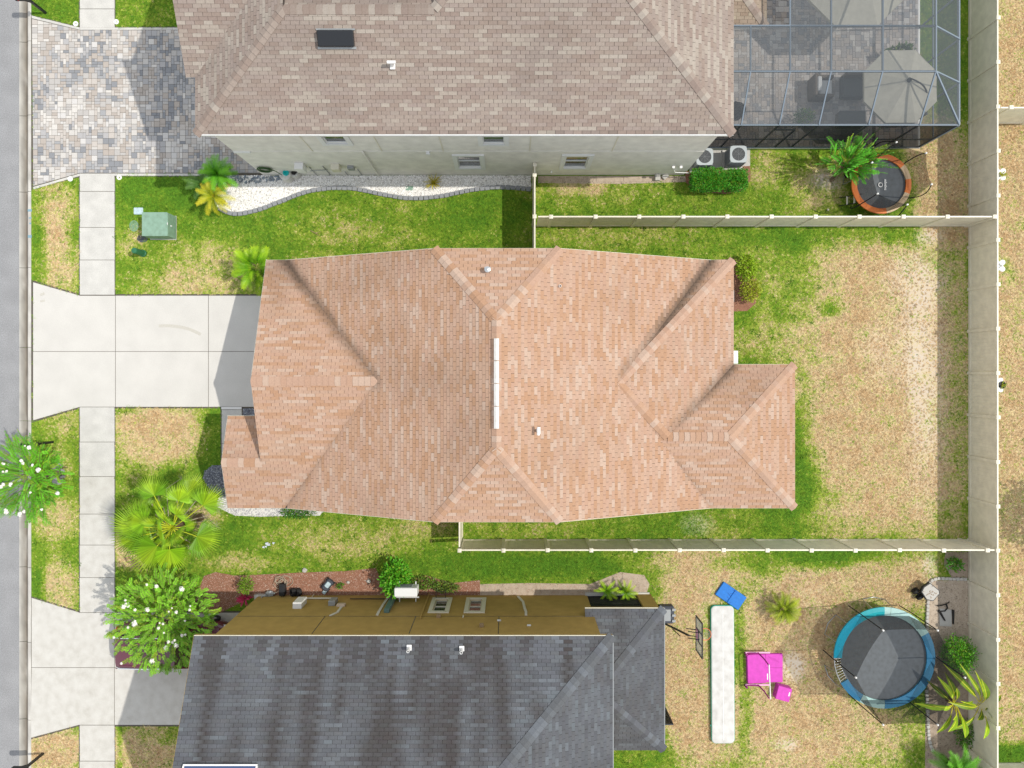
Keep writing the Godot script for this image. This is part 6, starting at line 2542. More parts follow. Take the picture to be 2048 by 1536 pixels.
func plants() -> void:
	myrtle("flowering tree with feathery shoots and white blossoms leaning over the kerb", P(121, 947), Vector3(-19.15, 2.3, 4.2), Vector3(1.6, .7, 1.65), 330, Vector2(.45, .85), Color(.11, .36, .014), 30, 101, .75, .05)
	myrtle("wide flowering tree with white blossoms spreading over the maroon car", P(403, 1196), Vector3(-13.4, 3.0, 9.55), Vector3(2.25, .9, 2.15), 820, Vector2(.20, .50), Color(.165, .39, .018), 34, 102, .35, .042, Vector3.ZERO, .44)
	myrtle("upright bushy young tree with long feathery shoots beside the orange trampoline", P(1662, 362), Vector3(14.0, 1.35, -8.7), Vector3(1.15, .5, .8), 90, Vector2(.45, 1.15), Color(.08, .34, .016), 0, 103, 1.3, .055, Vector3(.0, .1, .0))
	# the fan palm
	rng.seed = 104
	var t := thing("fan_palm", "fan palm with big yellow green pleated leaves and dry stalks in the front lawn", "palm tree", P(402, 1034))
	var o := P(402, 1034)
	var c := P(345, 1056, 2.25)
	var g := Geo.new()
	g.tube([Vector3(0, -.1, 0), (c - o) * .5 + Vector3(.1, .05, 0), c - o + Vector3(0, -.1, 0)], .17, .14, 10)
	part(t, "trunk", g, mats["fibre"])
	for q in [[309, 991, 300, 949, 2.9], [357, 1001, 371, 964, 3.0], [377, 986, 416, 964, 2.6], [406, 1010, 449, 980, 2.6], [394, 1073, 441, 1096, 2.6], [281, 1053, 229, 1041, 2.7], [276, 1073, 229, 1082, 2.5], [314, 1092, 280, 1135, 2.6], [339, 1099, 339, 1146, 2.5], [353, 1030, 343, 1002, 3.3], [300, 1080, 275, 1106, 2.3], [283, 1032, 258, 1006, 2.4], [325, 1062, 300, 1075, 3.1], [352, 1068, 372, 1088, 3.2], [289, 1045, 262, 1030, 2.9], [330, 1040, 318, 1015, 3.2], [372, 1052, 392, 1040, 2.1], [318, 1020, 306, 1000, 2.0], [300, 1060, 272, 1066, 1.9], [328, 1084, 318, 1112, 1.9], [366, 1078, 384, 1098, 1.8], [296, 1024, 276, 1000, 1.9], [310, 1048, 288, 1052, 3.0], [338, 1076, 336, 1100, 3.0]]:
		var hub := P(q[0], q[1], q[4])
		var tip := P(q[2], q[3], q[4] - .25)
		var d := hub - c
		var r := (tip - hub).length()
		var mesh := fan(r * 1.06, d.length(), Color(.20, .37, .014).lerp(Color(.10, .25, .014), rng.randf() * .8) * r1(.85, 1.25), Color(.50, .56, .03), 1.75, 34, r1(.34, .46))
		var xf := aim(d, Vector3.UP + Vector3(r1(-.35, .35), 0, r1(-.35, .35)), c - o)
		# the blade turns towards its own tip
		place(t, "frond", mesh, mats["frond"], xf)
	for q in [[337, 1033, 333, 977, 362, 957], [369, 1030, 390, 1004, 418, 986], [372, 1043, 402, 1035, 436, 1023], [371, 1053, 385, 1052, 396, 1053], [304, 1008, 312, 1030, 330, 1045], [378, 1047, 420, 1040, 432, 1050], [372, 1080, 382, 1086, 392, 1086], [372, 1045, 392, 1036, 410, 1036], [330, 1030, 326, 1010, 318, 1000], [360, 1072, 372, 1082, 380, 1100], [312, 1068, 300, 1078, 290, 1090], [350, 1030, 356, 1010, 350, 990]]:
		g = Geo.new()
		g.tube([P(q[0], q[1], 2.0) - o, P(q[2], q[3], 1.5) - o, P(q[4], q[5], .7) - o], .02, .012, 5)
		for k in 26:
			var from := P(q[4], q[5], .7) - o
			g.tube([from, from + Vector3(r1(-.22, .22), r1(-.3, .05), r1(-.22, .22))], .006, .002, 3)
		part(t, "dead_frond", g, mats["cord"])
	# feather palms
	feather_palm("pygmy_date_palm", "green pygmy date palm at the corner of the paver driveway", "palm tree", P(459, 365), 1.15, 26, Vector2(.75, 1.0), Color(.075, .28, .014), Color(.17, .42, .015), 105, Vector2(-.15, 1.15), 26, .24)
	feather_palm("pygmy_date_palm", "yellowing pygmy date palm at the tip of the white gravel bed", "palm tree", P(447, 404), .95, 22, Vector2(.72, 1.0), Color(.26, .33, .016), Color(.64, .55, .03), 106, Vector2(-.25, 1.0), 24, .22)
	feather_palm("pygmy_date_palm", "dull green pygmy date palm left of the two brighter palms", "palm tree", P(420, 380), .7, 18, Vector2(.65, .95), Color(.06, .15, .03), Color(.12, .22, .04), 107, Vector2(-.2, 1.0), 24, .22)
	feather_palm("areca_palm", "bushy lime green areca palm at the garage corner of the middle house", "palm tree", P(528, 545), 1.25, 40, Vector2(.7, 1.05), Color(.13, .34, .012), Color(.36, .52, .014), 108, Vector2(-.1, 1.3), 26, .28, .34)
	feather_palm("areca_palm", "round olive green palm clump alone in the dry lawn", "palm tree", P(1560, 1211), .45, 40, Vector2(.55, .85), Color(.15, .24, .014), Color(.36, .40, .02), 109, Vector2(.0, 1.3), 22, .22, .16)
	feather_palm("date_palm", "dark green feathery palm at the bottom edge by the fence", "palm tree", P(1882, 1512), .9, 30, Vector2(.9, 1.25), Color(.06, .22, .016), Color(.13, .36, .02), 110, Vector2(-.05, 1.1), 28, .26)
	feather_palm("cycad", "yellow green cycad on the left in the sand by the lanai", "cycad", P(1210, 1176), .3, 12, Vector2(.5, .7), Color(.13, .32, .014), Color(.38, .50, .015), 111, Vector2(.1, 1.1), 26, .2)
	feather_palm("cycad", "bright cycad in front of the brown pillar of the lanai", "cycad", P(1248, 1178), .3, 12, Vector2(.5, .7), Color(.14, .34, .014), Color(.44, .52, .016), 112, Vector2(.1, 1.1), 26, .2)
	# clipped and loose shrubs
	shrub("hedge_bush", "larger clipped dark green bush in front of the air conditioners", "hedge", Vector3(8.32, 0, -8.12), Vector3(.72, .50, .46), 5200, Vector2(.05, .085), Color(.048, .24, .012), 121, .75, "clipped hedge bushes")
	shrub("hedge_bush", "smaller clipped dark green bush at the right end of the hedge", "hedge", Vector3(9.50, 0, -8.12), Vector3(.46, .47, .44), 3600, Vector2(.05, .085), Color(.048, .24, .012), 122, .75, "clipped hedge bushes")
	shrub("shrub", "bright green broad leaved shrub between the lawn and the brown wall", "shrub", P(796, 1146), Vector3(.60, .62, .78), 1700, Vector2(.10, .17), Color(.085, .32, .014), 123)
	shrub("shrub", "round leafy shrub between blue trampoline and back fence", "shrub", P(1898, 1296), Vector3(.66, .60, .75), 3000, Vector2(.06, .10), Color(.075, .27, .012), 124)
	shrub("shrub", "small green sapling in the fence corner", "shrub", P(1900, 1124), Vector3(.30, .28, .28), 260, Vector2(.08, .14), Color(.06, .22, .015), 125)
	shrub("croton", "yellow green croton at the back wall beside the roof corner", "shrub", P(1485, 538), Vector3(.42, .45, .55), 1100, Vector2(.08, .13), Color(.22, .36, .014), 126)
	shrub("croton", "yellow and green croton around the hidden air conditioner", "shrub", P(1494, 582), Vector3(.40, .40, .50), 800, Vector2(.07, .12), Color(.27, .32, .02), 127)
	shrub("shrub", "small light green shrub in the mulch left of the hose", "shrub", P(498, 1165), Vector3(.30, .35, .36), 520, Vector2(.06, .10), Color(.13, .24, .016), 128)
	shrub("weeds", "low weeds under the wall mounted cooling unit", "plant", P(845, 1163), Vector3(.75, .16, .28), 600, Vector2(.06, .11), Color(.09, .18, .02), 129)
	shrub("weeds", "tangled weeds below the black hose rack", "plant", P(893, 1172), Vector3(.55, .15, .22), 420, Vector2(.06, .12), Color(.10, .17, .025), 130)
	shrub("weeds", "small weed in the red mulch beside the broken toy", "plant", P(682, 1170), Vector3(.13, .12, .12), 80, Vector2(.06, .10), Color(.08, .2, .02), 131)
	shrub("weeds", "dark green weeds under the south eave of the middle house", "plant", P(598, 1022), Vector3(.75, .18, .30), 700, Vector2(.06, .10), Color(.045, .17, .014), 132)
	shrub("weeds", "low green plants below the bird of paradise leaves", "plant", P(1925, 1462), Vector3(.45, .2, .6), 500, Vector2(.07, .12), Color(.06, .17, .016), 133)
	shrub("shade_tree", "tree beyond the back fence that shades the dry grass", "tree", Vector3(25.3, 2.4, 5.85), Vector3(1.7, 1.1, 1.6), 3200, Vector2(.14, .22), Color(.05, .15, .014), 134)
	rosette("ti_plant", "magenta ti plant at the left end of the mulch bed", P(492, 1194), 20, Vector2(.28, .46), .08, Color(.30, .015, .05), Color(.55, .05, .14), 141)
	rosette("bromeliad", "yellow spiky plant alone in the white gravel", P(868, 367), 34, Vector2(.28, .5), .035, Color(.34, .28, .02), Color(.52, .45, .04), 142)
	# the bird of paradise clumps
	for clump in [["bird of paradise clump with narrow yellow ribbed leaves next to the blue trampoline", 1893, 1396, [[1854, 1361], [1889, 1344], [1874, 1352], [1828, 1406], [1866, 1411], [1873, 1466], [1896, 1464], [1921, 1449], [1930, 1476], [1946, 1402], [1912, 1372], [1906, 1440]], 143],
			["bird of paradise clump with broad leaves leaning over the back fence", 1944, 1396, [[1920, 1328], [1950, 1341], [1963, 1358], [1887, 1328], [2003, 1389], [2007, 1414], [1985, 1437], [1967, 1478], [1899, 1460], [1896, 1404], [1972, 1421], [1955, 1440], [1921, 1402]], 144]]:
		rng.seed = clump[4]
		var foot := P(clump[1], clump[2])
		t = thing("bird_of_paradise", clump[0], "plant", foot)
		g = Geo.new()
		for k in 5:
			g.tube([Vector3(r1(-.12, .12), -.05, r1(-.12, .12)), Vector3(r1(-.1, .1), .55, r1(-.1, .1))], .045, .03, 7)
		part(t, "stalks", g, mats["fibre"])
		for tip in clump[3]:
			var d := P(tip[0], tip[1], r1(1.1, 1.9)) - foot
			part(t, "leaf", paddle(Vector3(r1(-.08, .08), .5, r1(-.08, .08)), d, r1(.15, .27), Color(.17, .28, .012) * r1(.6, 1.6), Color(.74, .68, .06)), mats["frond"])


func street_things() -> void:
	mailbox("black mailbox at the top left corner by the paver driveway", Vector3(-19.92, 0, -15.45))
	mailbox("black mailbox at the bottom left corner", Vector3(-20.03, 0, 16.32))
	mailbox("black mailbox half hidden by the flowering tree at the kerb", Vector3(-19.62, 0, 2.96))
	var t := thing("utility_cabinet", "pale green metal transformer cabinet in the front lawn", "utility cabinet", Vector3(-14.85, 0, -6.22))
	var g := Geo.new()
	g.box(Vector3(.0, .03, 0), Vector3(1.10, .08, 1.02))
	part(t, "pad", g, mats["concrete_light"])
	g = Geo.new()
	g.rounded(Vector3(.27, .43, 0), Vector3(.56, .74, .97), .015)
	part(t, "cabinet", g, mats["utility_green"])
	g = Geo.new()
	g.rounded(Vector3(-.27, .425, 0), Vector3(.50, .73, .96), .015)
	part(t, "cabinet_tank", g, mats["utility_green"])
	g = Geo.new()
	g.box(Vector3(.0, .805, 0), Vector3(1.05, .02, .99))
	part(t, "lid", g, mats["utility_green"])
	g = Geo.new()
	g.box(Vector3(.56, .52, .02), Vector3(.02, .09, .06))
	g.box(Vector3(.53, .79, -.02), Vector3(.03, .05, .10))
	part(t, "latch", g, mats["white_metal"])
	t = thing("utility_pedestal", "dark green round utility pedestal in the front lawn", "utility pedestal", P(287, 507))
	g = Geo.new()
	g.lathe(Vector3.ZERO, [[.15, -.05], [.15, .10], [.125, .12], [.125, .72], [.11, .78], [0, .80]], 20)
	part(t, "body", g, mats["dark_green"])
	var lid := func(called: String, label: String, u: float, v: float, size: Vector2, m: String, round_: bool) -> void:
		var tt := thing(called, label, "utility lid", P(u, v))
		var gg := Geo.new()
		if round_:
			gg.lathe(Vector3.ZERO, [[.5, -.03], [.5, .012], [.42, .02], [.40, .014], [.14, .014], [.12, .022], [0, .022]], 26, Color.WHITE, Basis().scaled(Vector3(size.x, 1, size.y)))
		else:
			gg.rounded(Vector3(0, 0, 0), Vector3(size.x, .05, size.y), .04)
			gg.box(Vector3(0, .012, 0), Vector3(size.x * .8, .04, size.y * .8))
			gg.lathe(Vector3(0, .03, 0), [[.04, 0], [.04, .012], [0, .012]], 8)
		part(tt, "cover", gg, mats[m])
	lid.call("meter_lid", "pale square utility lid above the green cabinet", 277, 422, Vector2(.40, .30), "lid_blue", false)
	lid.call("round_lid", "round green utility lid left of the green cabinet", 268, 452, Vector2(.40, .48), "lid_green", true)
	lid.call("oval_lid", "oval dark utility lid at the foot of the green cabinet", 285, 477, Vector2(.48, .34), "lid_dark", true)
	lid.call("valve_lid", "grey green valve lid in the white gravel bed", 819, 377, Vector2(.36, .22), "utility_green", false)
	for q in [["white sprinkler collar on the left of the walk above the paver driveway", 152, 48], ["white sprinkler collar on the right of the walk above the paver driveway", 233, 44], ["white sprinkler collar on the left of the walk below the paver driveway", 141, 358], ["white sprinkler collar on the right of the walk below the paver driveway", 239, 355]]:
		t = thing("sprinkler_collar", q[0], "sprinkler", P(q[1], q[2]), "sprinkler collars at the paver driveway corners")
		g = Geo.new()
		g.lathe(Vector3.ZERO, [[.11, -.03], [.11, .03], [.06, .035], [.05, .01], [0, .01]], 14)
		part(t, "collar", g, mats["white_plastic"])
	suv("maroon sport utility vehicle parked under the flowering tree by the dark roof", Vector3(-14.05, 0.012, 11.35))
	# stones round the foot of the kerb tree
	for q in [[116, 933, .24], [124, 942, .16], [117, 962, .26], [108, 955, .14], [126, 953, .12]]:
		t = thing("edging_stone", {116: "upper flat grey stone at the foot of the kerb tree", 124: "right hand small stone at the foot of the kerb tree", 117: "lowest flat grey stone at the foot of the kerb tree", 108: "stone under the leaves at the foot of the kerb tree", 126: "smallest stone right of the kerb tree foot"}[q[0]], "stone", P(q[1 - 1], q[1]))
		g = Geo.new()
		g.blob(Vector3(0, .04, 0), Vector3(q[2], .08, q[2] * .6), .14, int(q[0]), 12)
		part(t, "stone", g, mats["stone_grey"])
	t = thing("curb_paint", "faded blue utility paint marks on the kerb top", "paint mark")
	for q in [[60, 421, .18, .1], [61, 436, .12, .05], [60, 473, .16, .12], [61, 447, .08, .06]]:
		g = Geo.new()
		g.box(P(q[0], q[1]) + Vector3(0, .015, 0), Vector3(q[2], .005, q[3]))
		part(t, "mark", g, mats["paint_blue"])
	t = thing("stick", "forked dry stick lying on the side lawn", "stick", P(632, 467))
	g = Geo.new()
	g.tube([Vector3(-.22, .04, -.12), Vector3(.0, .05, .0), Vector3(.18, .04, .12)], .018, .01, 5)
	g.tube([Vector3(.0, .05, .0), Vector3(.22, .05, -.08)], .014, .007, 5)
	part(t, "branch", g, mats["wood"])
	t = thing("plastic_bag", "torn pale blue plastic scraps on the south side lawn", "litter", P(536, 1087))
	rng.seed = 9
	for k in 8:
		g = Geo.new()
		var at := Vector3(r1(-.25, .25), .05, r1(-.08, .12))
		g.plate([at, at + Vector3(r1(.06, .14), r1(0, .03), r1(-.03, .03)), at + Vector3(r1(.05, .12), r1(0, .03), r1(.05, .1)), at + Vector3(r1(-.03, .03), 0, r1(.04, .09))], Vector3.UP, .006)
		part(t, "scrap", g, mats["bag"])


func north_garden_things() -> void:
	air_conditioner("grey outdoor air conditioner half hidden by the pale stucco corner", Vector3(8.12, .0, -9.02), .70, .88)
	air_conditioner("grey outdoor air conditioner nearer the garden beside the screen", Vector3(9.52, .0, -9.12), .70, .90)
	air_conditioner("outdoor air conditioner mostly hidden under the back eave of the middle house", Vector3(9.02, .0, -3.22), .70, .78)
	# along the white gravel
	var t := thing("sprayer_tank", "round white barrel with a turquoise lid by the stucco wall", "barrel", P(578, 356))
	var g := Geo.new()
	g.lathe(Vector3.ZERO, [[.24, -.02], [.25, .04], [.25, .50], [.24, .56], [.16, .60], [0, .61]], 20)
	part(t, "barrel", g, mats["barrel"])
	g = Geo.new()
	g.lathe(Vector3(.06, .58, -.05), [[.13, 0], [.13, .06], [.10, .08], [.05, .08], [.04, .05], [0, .05]], 16)
	g.tube([Vector3(.06, .65, -.17), Vector3(.0, .66, -.24)], .03, .02, 6)
	part(t, "lid", g, mats["teal"])
	t = thing("bin", "slim grey bin with a dark top right of the white barrel", "bin", P(594, 352))
	g = Geo.new()
	g.lathe(Vector3.ZERO, [[.17, -.02], [.18, .45], [.17, .47], [0, .47]], 16)
	part(t, "body", g, mats["barrel"])
	g = Geo.new()
	g.blob(Vector3(.02, .50, -.03), Vector3(.13, .08, .12), .3, 4, 10)
	part(t, "dark_top", g, mats["rubbish"])
	t = thing("garden_hose", "coiled dark green garden hose hanging on the pale wall", "hose", on_wall(529, 336, -8.5))
	g = Geo.new()
	for k in 5:
		var pts := []
		for j in 25:
			var a := TAU * j / 24.0
			pts.append(Vector3(cos(a) * (.20 + .025 * k), sin(a) * (.24 + .02 * k), .05 + .028 * (k % 3)))
		g.tube(pts, .017, .017, 6)
	part(t, "coil", g, mats["hose"])
	g = Geo.new()
	g.tube([Vector3(.2, .1, .06), Vector3(.42, -.1, .1), Vector3(.62, -.35, .2)], .017, .017, 6)
	part(t, "loose_end", g, mats["hose"])
	t = thing("concrete_block", "white concrete block against the soil strip by the north house", "block", P(1314, 356))
	g = Geo.new()
	g.rounded(Vector3(0, .08, 0), Vector3(.22, .2, .28), .02)
	part(t, "block", g, mats["stone_pale"])
	t = thing("concrete_block", "tilted pale concrete block beside the mulch bed", "block", P(1330, 353))
	g = Geo.new()
	g.rounded(Vector3(0, .06, 0), Vector3(.26, .16, .2), .02, Basis.from_euler(Vector3(.1, .7, .25)))
	part(t, "block", g, mats["stone_pale"])
	# the orange trampoline
	rng.seed = 55
	var o := [mats["pad_orange"], mats["pad_orange"], mats["pad_orange"], mats["pad_orange"], mats["pad_pale"], mats["pad_orange"]]
	t = trampoline("trampoline", "small orange trampoline with a black net and curved poles beside the north fence", Vector3(15.55, 0, -7.92), 1.22, .72, 2.3, 6, .35, [mats["pad_orange"]], [], 1.0, true, 3)
	var pads := t.find_children("pad*", "MeshInstance3D", false, false)
	for k in [1, 0]:
		pads[k].material_override = mats["pad_pale"]
		pads[k].set_meta("label", "sun bleached pad")
	pads[10].material_override = mats["pad_pale"]
	g = Geo.new()
	var ring := []
	for k in 25:
		ring.append(Vector3(cos(TAU * k / 24) * .085, .668, .02 + sin(TAU * k / 24) * .085))
	g.tube(ring, .018, .018, 4)
	part(t, "emblem", g, mats["white_plastic"])
	var tm := TextMesh.new()
	var font := SystemFont.new()
	font.font_names = PackedStringArray(["Droid Sans"])
	font.font_weight = 700
	tm.font = font
	tm.text = "zupapa"
	tm.font_size = 32
	tm.pixel_size = .0042
	tm.depth = .004
	var word := place(t, "lettering", tm, mats["white_plastic"], Transform3D(Basis(Vector3(0, 0, -1), Vector3(-1, 0, 0), Vector3(0, 1, 0)), Vector3(.19, .672, .02)))
	t = thing("ladder", "small black trampoline ladder with two pale rungs", "ladder", P(1692, 404))
	g = Geo.new()
	for z in [-.17, .17]:
		g.tube([Vector3(-.32, .02, z), Vector3(.1, .45, z), Vector3(.32, .70, z)], .018, .018, 6)
	part(t, "rail", g, mats["black_metal"])
	for q in [[-.08, .27], [.13, .48]]:
		g = Geo.new()
		g.rounded(Vector3(q[0], q[1], 0), Vector3(.07, .03, .36), .01)
		part(t, "rung", g, mats["trim_cream"])
	t = thing("ball", "tiny pale yellow ball in the grass left of the orange trampoline", "ball", P(1655, 420))
	g = Geo.new()
	g.blob(Vector3(0, .05, 0), Vector3(.05, .05, .05), .0, 1, 12)
	part(t, "ball", g, mats["trim_cream"])
	# planters behind the back fence
	for q in [["white petal shaped planter with a yellow plant behind the fence, topmost of three", 1999, 348, 0], ["empty white petal shaped planter behind the fence, middle one of three", 1998, 531, 1], ["white planter with a black pot behind the fence, lowest of three", 2000, 770, 2]]:
		t = thing("planter", q[0], "planter", P(q[1], q[2], 1.3) * Vector3(1, 0, 1) + Vector3(.05, 0, 0), "white planters behind the back fence")
		g = Geo.new()
		g.tube([Vector3(0, 0, 0), Vector3(0, 1.15, 0)], .04, .04, 8)
		g.lathe(Vector3(0, 1.1, 0), [[.05, 0], [.13, .04], [.15, .16], [.12, .16], [.1, .08], [0, .08]], 14)
		part(t, "stand", g, mats["white_plastic"])
		for k in (4 if q[3] < 2 else 2):
			var a: float = TAU * k / 4.0 + .8 if q[3] < 2 else PI / 2 + PI * k
			g = Geo.new()
			g.lathe(Vector3(cos(a) * .17, 1.22, sin(a) * .19), [[.02, -.03], [.11, 0], [.12, .03], [.09, .05], [0, .055]], 12, Color.WHITE, Basis(Vector3(sin(a), 0, -cos(a)), -.25))
			part(t, "cup", g, mats["white_plastic"])
		if q[3] == 2:
			g = Geo.new()
			g.lathe(Vector3(.06, 1.1, 0), [[.10, 0], [.14, .2], [.15, .2], [.12, .19], [0, .15]], 14)
			part(t, "pot", g, mats["black_plastic"])
		if q[3] != 1:
			rng.seed = 300 + q[3]
			for k in 12:
				var a := r1(0, TAU)
				part(t, "leaf", paddle(Vector3(.05, 1.2, 0), Vector3(.05 + cos(a) * r1(.08, .2), r1(1.3, 1.45), sin(a) * r1(.08, .2)), .05, Color(.28, .32, .03) if q[3] == 0 else Color(.10, .20, .03), Color(.4, .4, .05)), mats["frond"])


func south_garden_things() -> void:
	rng.seed = 56
	var t := trampoline("trampoline", "large blue trampoline with a black safety net and one missing pad", Vector3(15.58, 0, 11.85), 2.08, .90, 2.85, 6, 0.0, [mats["pad_sky"], mats["pad_sky"], mats["pad_sky"], mats["pad_faded"], mats["pad_sky"], mats["pad_sky"], mats["pad_blue"], mats["pad_blue"], mats["pad_teal"], mats["pad_faded"], mats["pad_faded"], mats["pad_sky"]], [5], 1.02, false, 6)
	var g := Geo.new()
	# the white air track
	t = thing("tumbling_mat", "long white inflatable tumbling mat with a green rim", "gymnastics mat", Vector3(9.09, 0, 12.88), "", .006)
	var w := 1.00
	var l := 5.9
	var out := []
	for side in [[0.0, 0.012], [.03, .0], [.09, .0], [.12, .012]]:
		out.append(side)
	var ringpts := func(inset: float) -> Array:
		var pts := []
		for q in 4:
			for k in 7:
				var a := PI / 2 * (q + k / 6.0)
				var r := .20 - inset
				pts.append(Vector3((w / 2 - .20) * (1.0 if q in [0, 3] else -1.0) + cos(a) * r, 0, (l / 2 - .20) * (1.0 if q in [0, 1] else -1.0) + sin(a) * r))
		return pts
	var prev: Array = []
	for s in [[.035, .0], [.0, .03], [.0, .13], [.02, .155]]:
		var cur: Array = ringpts.call(s[0])
		for k in cur.size():
			cur[k] += Vector3(0, s[1], 0)
		if prev:
			for k in cur.size():
				var k1 := (k + 1) % cur.size()
				g.quad(prev[k1], prev[k], cur[k], cur[k1])
		prev = cur
	part(t, "rim", g, mats["mat_green"])
	g = Geo.new()
	var inner: Array = ringpts.call(.055)
	for k in inner.size():
		var k1 := (k + 1) % inner.size()
		g.quad(prev[k1], prev[k], inner[k] + Vector3(0, .17, 0), inner[k1] + Vector3(0, .17, 0))
		g.tri(inner[k1] + Vector3(0, .17, 0), inner[k] + Vector3(0, .17, 0), Vector3(0, .176, 0))
	part(t, "top", g, mats["mat_white"])
	g = Geo.new()
	g.box(Vector3(0, .176, 0), Vector3(.022, .006, l - .3))
	part(t, "seam", g, mats["white_plastic"])
	g = Geo.new()
	g.lathe(Vector3(-.5, .08, 2.2), [[.04, -.03], [.04, .03], [0, .03]], 10, Color.WHITE, Basis(Vector3.BACK, PI / 2))
	part(t, "valve", g, mats["mat_green"])
	# folded blue mat
	t = thing("folding_mat", "blue folding gymnastics mat lying askew above the white mat", "gymnastics mat", P(1462, 1192, .1) * Vector3(1, 0, 1), "", -.60)
	for s in [-1.0, 1.0]:
		g = Geo.new()
		g.rounded(Vector3(s * .30, .055, 0), Vector3(.59, .11, .66), .03)
		part(t, "mat_panel", g, mats["mat_blue"])
	for k in 5:
		g = Geo.new()
		g.box(Vector3(r1(-.1, .1), .112, -.26 + .13 * k), Vector3(r1(.12, .3), .006, .012), Basis(Vector3.UP, r1(-.5, .5)))
		part(t, "crease", g, mats["mat_navy"])
	# pink mat with horizontal bar, pink block
	t = thing("pink_mat", "bright pink folding gymnastics mat under the horizontal bar", "gymnastics mat", P(1529, 1336, .1) * Vector3(1, 0, 1))
	g = Geo.new()
	g.rounded(Vector3(-.37, .10, .0), Vector3(.78, .20, 1.24), .03, Basis(Vector3.UP, .03))
	part(t, "mat_panel", g, mats["pink"])
	g = Geo.new()
	g.rounded(Vector3(.40, .06, .0), Vector3(.75, .12, 1.22), .03)
	part(t, "mat_panel", g, mats["pink"])
	g = Geo.new()
	g.box(Vector3(.12, .122, .36), Vector3(.045, .006, .26))
	part(t, "printed_mark", g, mats["white_plastic"])
	g = Geo.new()
	g.box(Vector3(.42, .121, -.02), Vector3(.70, .006, .012))
	for k in 4:
		g.box(Vector3(.25 + .09 * k, .121, -.42 + .03 * k), Vector3(.26, .006, .008), Basis(Vector3.UP, -.75))
	part(t, "crease", g, mats["pink_dark"])
	t = thing("horizontal_bar", "pink and white training bar stand over the pink mat", "gymnastics bar", P(1529, 1336))
	var o := P(1529, 1336)
	for s in [[1303.5, 1326.0], [1368.0, 1392.0]]:
		g = Geo.new()
		g.beam(P(1491, s[0] + 1.5, .24) - o, P(1540, s[0] + 1.5, .24) - o, .06, .05)
		part(t, "foot_bar", g, mats["pink_pale"])
		g = Geo.new()
		g.tube([P(1516, s[0] + 2, .25) - o, P(1528, s[0] + 14, .75) - o, P(1538, s[1] + 5, 1.2) - o], .03, .025, 8)
		part(t, "upright", g, mats["pink_dark"])
		g = Geo.new()
		g.tube([P(1494, s[0] + 2.5, .25) - o, P(1518, s[0] + 4.0, .4) - o], .025, .025, 7)
		g.lathe(P(1490, s[0] + 2, .0) - o, [[.05, 0], [.05, .25], [0, .26]], 8)
		part(t, "brace", g, mats["pink_dark"])
	g = Geo.new()
	g.tube([P(1538, 1329, 1.2) - o, P(1541, 1398, 1.2) - o], .024, .024, 8)
	part(t, "bar", g, mats["white_plastic"])
	t = thing("pink_block", "pink foam block beside the bar stand", "gymnastics block", P(1566, 1386, .25) * Vector3(1, 0, 1), "", -.26)
	g = Geo.new()
	g.rounded(Vector3(0, .17, 0), Vector3(.60, .36, .58), .03)
	part(t, "block", g, mats["pink"])
	g = Geo.new()
	g.box(Vector3(.22, .352, -.05), Vector3(.05, .006, .17))
	part(t, "printed_mark", g, mats["white_plastic"])
	# basketball hoop
	t = thing("basketball_hoop", "portable basketball hoop with a clear backboard and orange rim beside the low dark roof", "basketball hoop", Vector3(6.72, 0, 10.28))
	o = Vector3(6.72, 0, 10.28)
	g = Geo.new()
	g.rounded(Vector3(-.05, .17, 0), Vector3(.62, .34, .74), .08)
	part(t, "base", g, mats["lid_dark"])
	g = Geo.new()
	for z in [-.24, 0, .24]:
		g.rounded(Vector3(.22, .36, z), Vector3(.16, .07, .11), .02)
	g.rounded(Vector3(-.05, .33, 0), Vector3(.3, .06, .5), .02)
	part(t, "base_ribs", g, mats["grey_metal"])
	g = Geo.new()
	g.tube([P(1327, 1246, .3) - o, P(1378, 1271, 2.75) - o], .045, .04, 8)
	part(t, "pole", g, mats["black_metal"])
	g = Geo.new()
	for q in [[1345, 1258, 1.1, 1360, 1272, 2.0]]:
		g.tube([P(q[0], q[1], q[2]) - o, P(q[3], q[4], q[5]) - o], .02, .02, 6)
	var by := [2.62, 3.52]
	var bx := 7.30
	for y in [2.78, 3.1]:
		for z in [10.02, 10.28]:
			g.tube([Vector3(6.9, y - .15, z) - o, Vector3(bx, y, z) - o], .018, .018, 6)
	part(t, "arm", g, mats["black_metal"])
	g = Geo.new()
	g.box(Vector3(bx, 3.07, 10.18) - o, Vector3(.02, .86, 1.28))
	part(t, "backboard", g, mats["acrylic"])
	g = Geo.new()
	for q in [[3.52, 10.18, .05, 1.36], [2.62, 10.18, .05, 1.36], [3.07, 9.52, .9, .05], [3.07, 10.84, .9, .05], [3.07, 9.96, .9, .035], [3.07, 10.40, .9, .035], [3.0, 10.18, .035, .44]]:
		g.box(Vector3(bx, q[0], q[1]) - o, Vector3(.04, q[2], q[3]))
	part(t, "board_frame", g, mats["black_metal"])
	g = Geo.new()
	g.box(Vector3(bx - .03, 2.82, 10.18) - o, Vector3(.02, .28, .40))
	part(t, "board_pad", g, mats["pink_pale"])
	g = Geo.new()
	var ring := []
	for k in 25:
		ring.append(Vector3(bx + .32 + cos(TAU * k / 24) * .23, 2.76, 10.2 + sin(TAU * k / 24) * .23) - o)
	g.tube(ring, .011, .011, 5)
	g.tube([Vector3(bx, 2.76, 10.2) - o, Vector3(bx + .1, 2.76, 10.2) - o], .02, .02, 5)
	part(t, "rim", g, mats["rim_orange"])
	g = Geo.new()
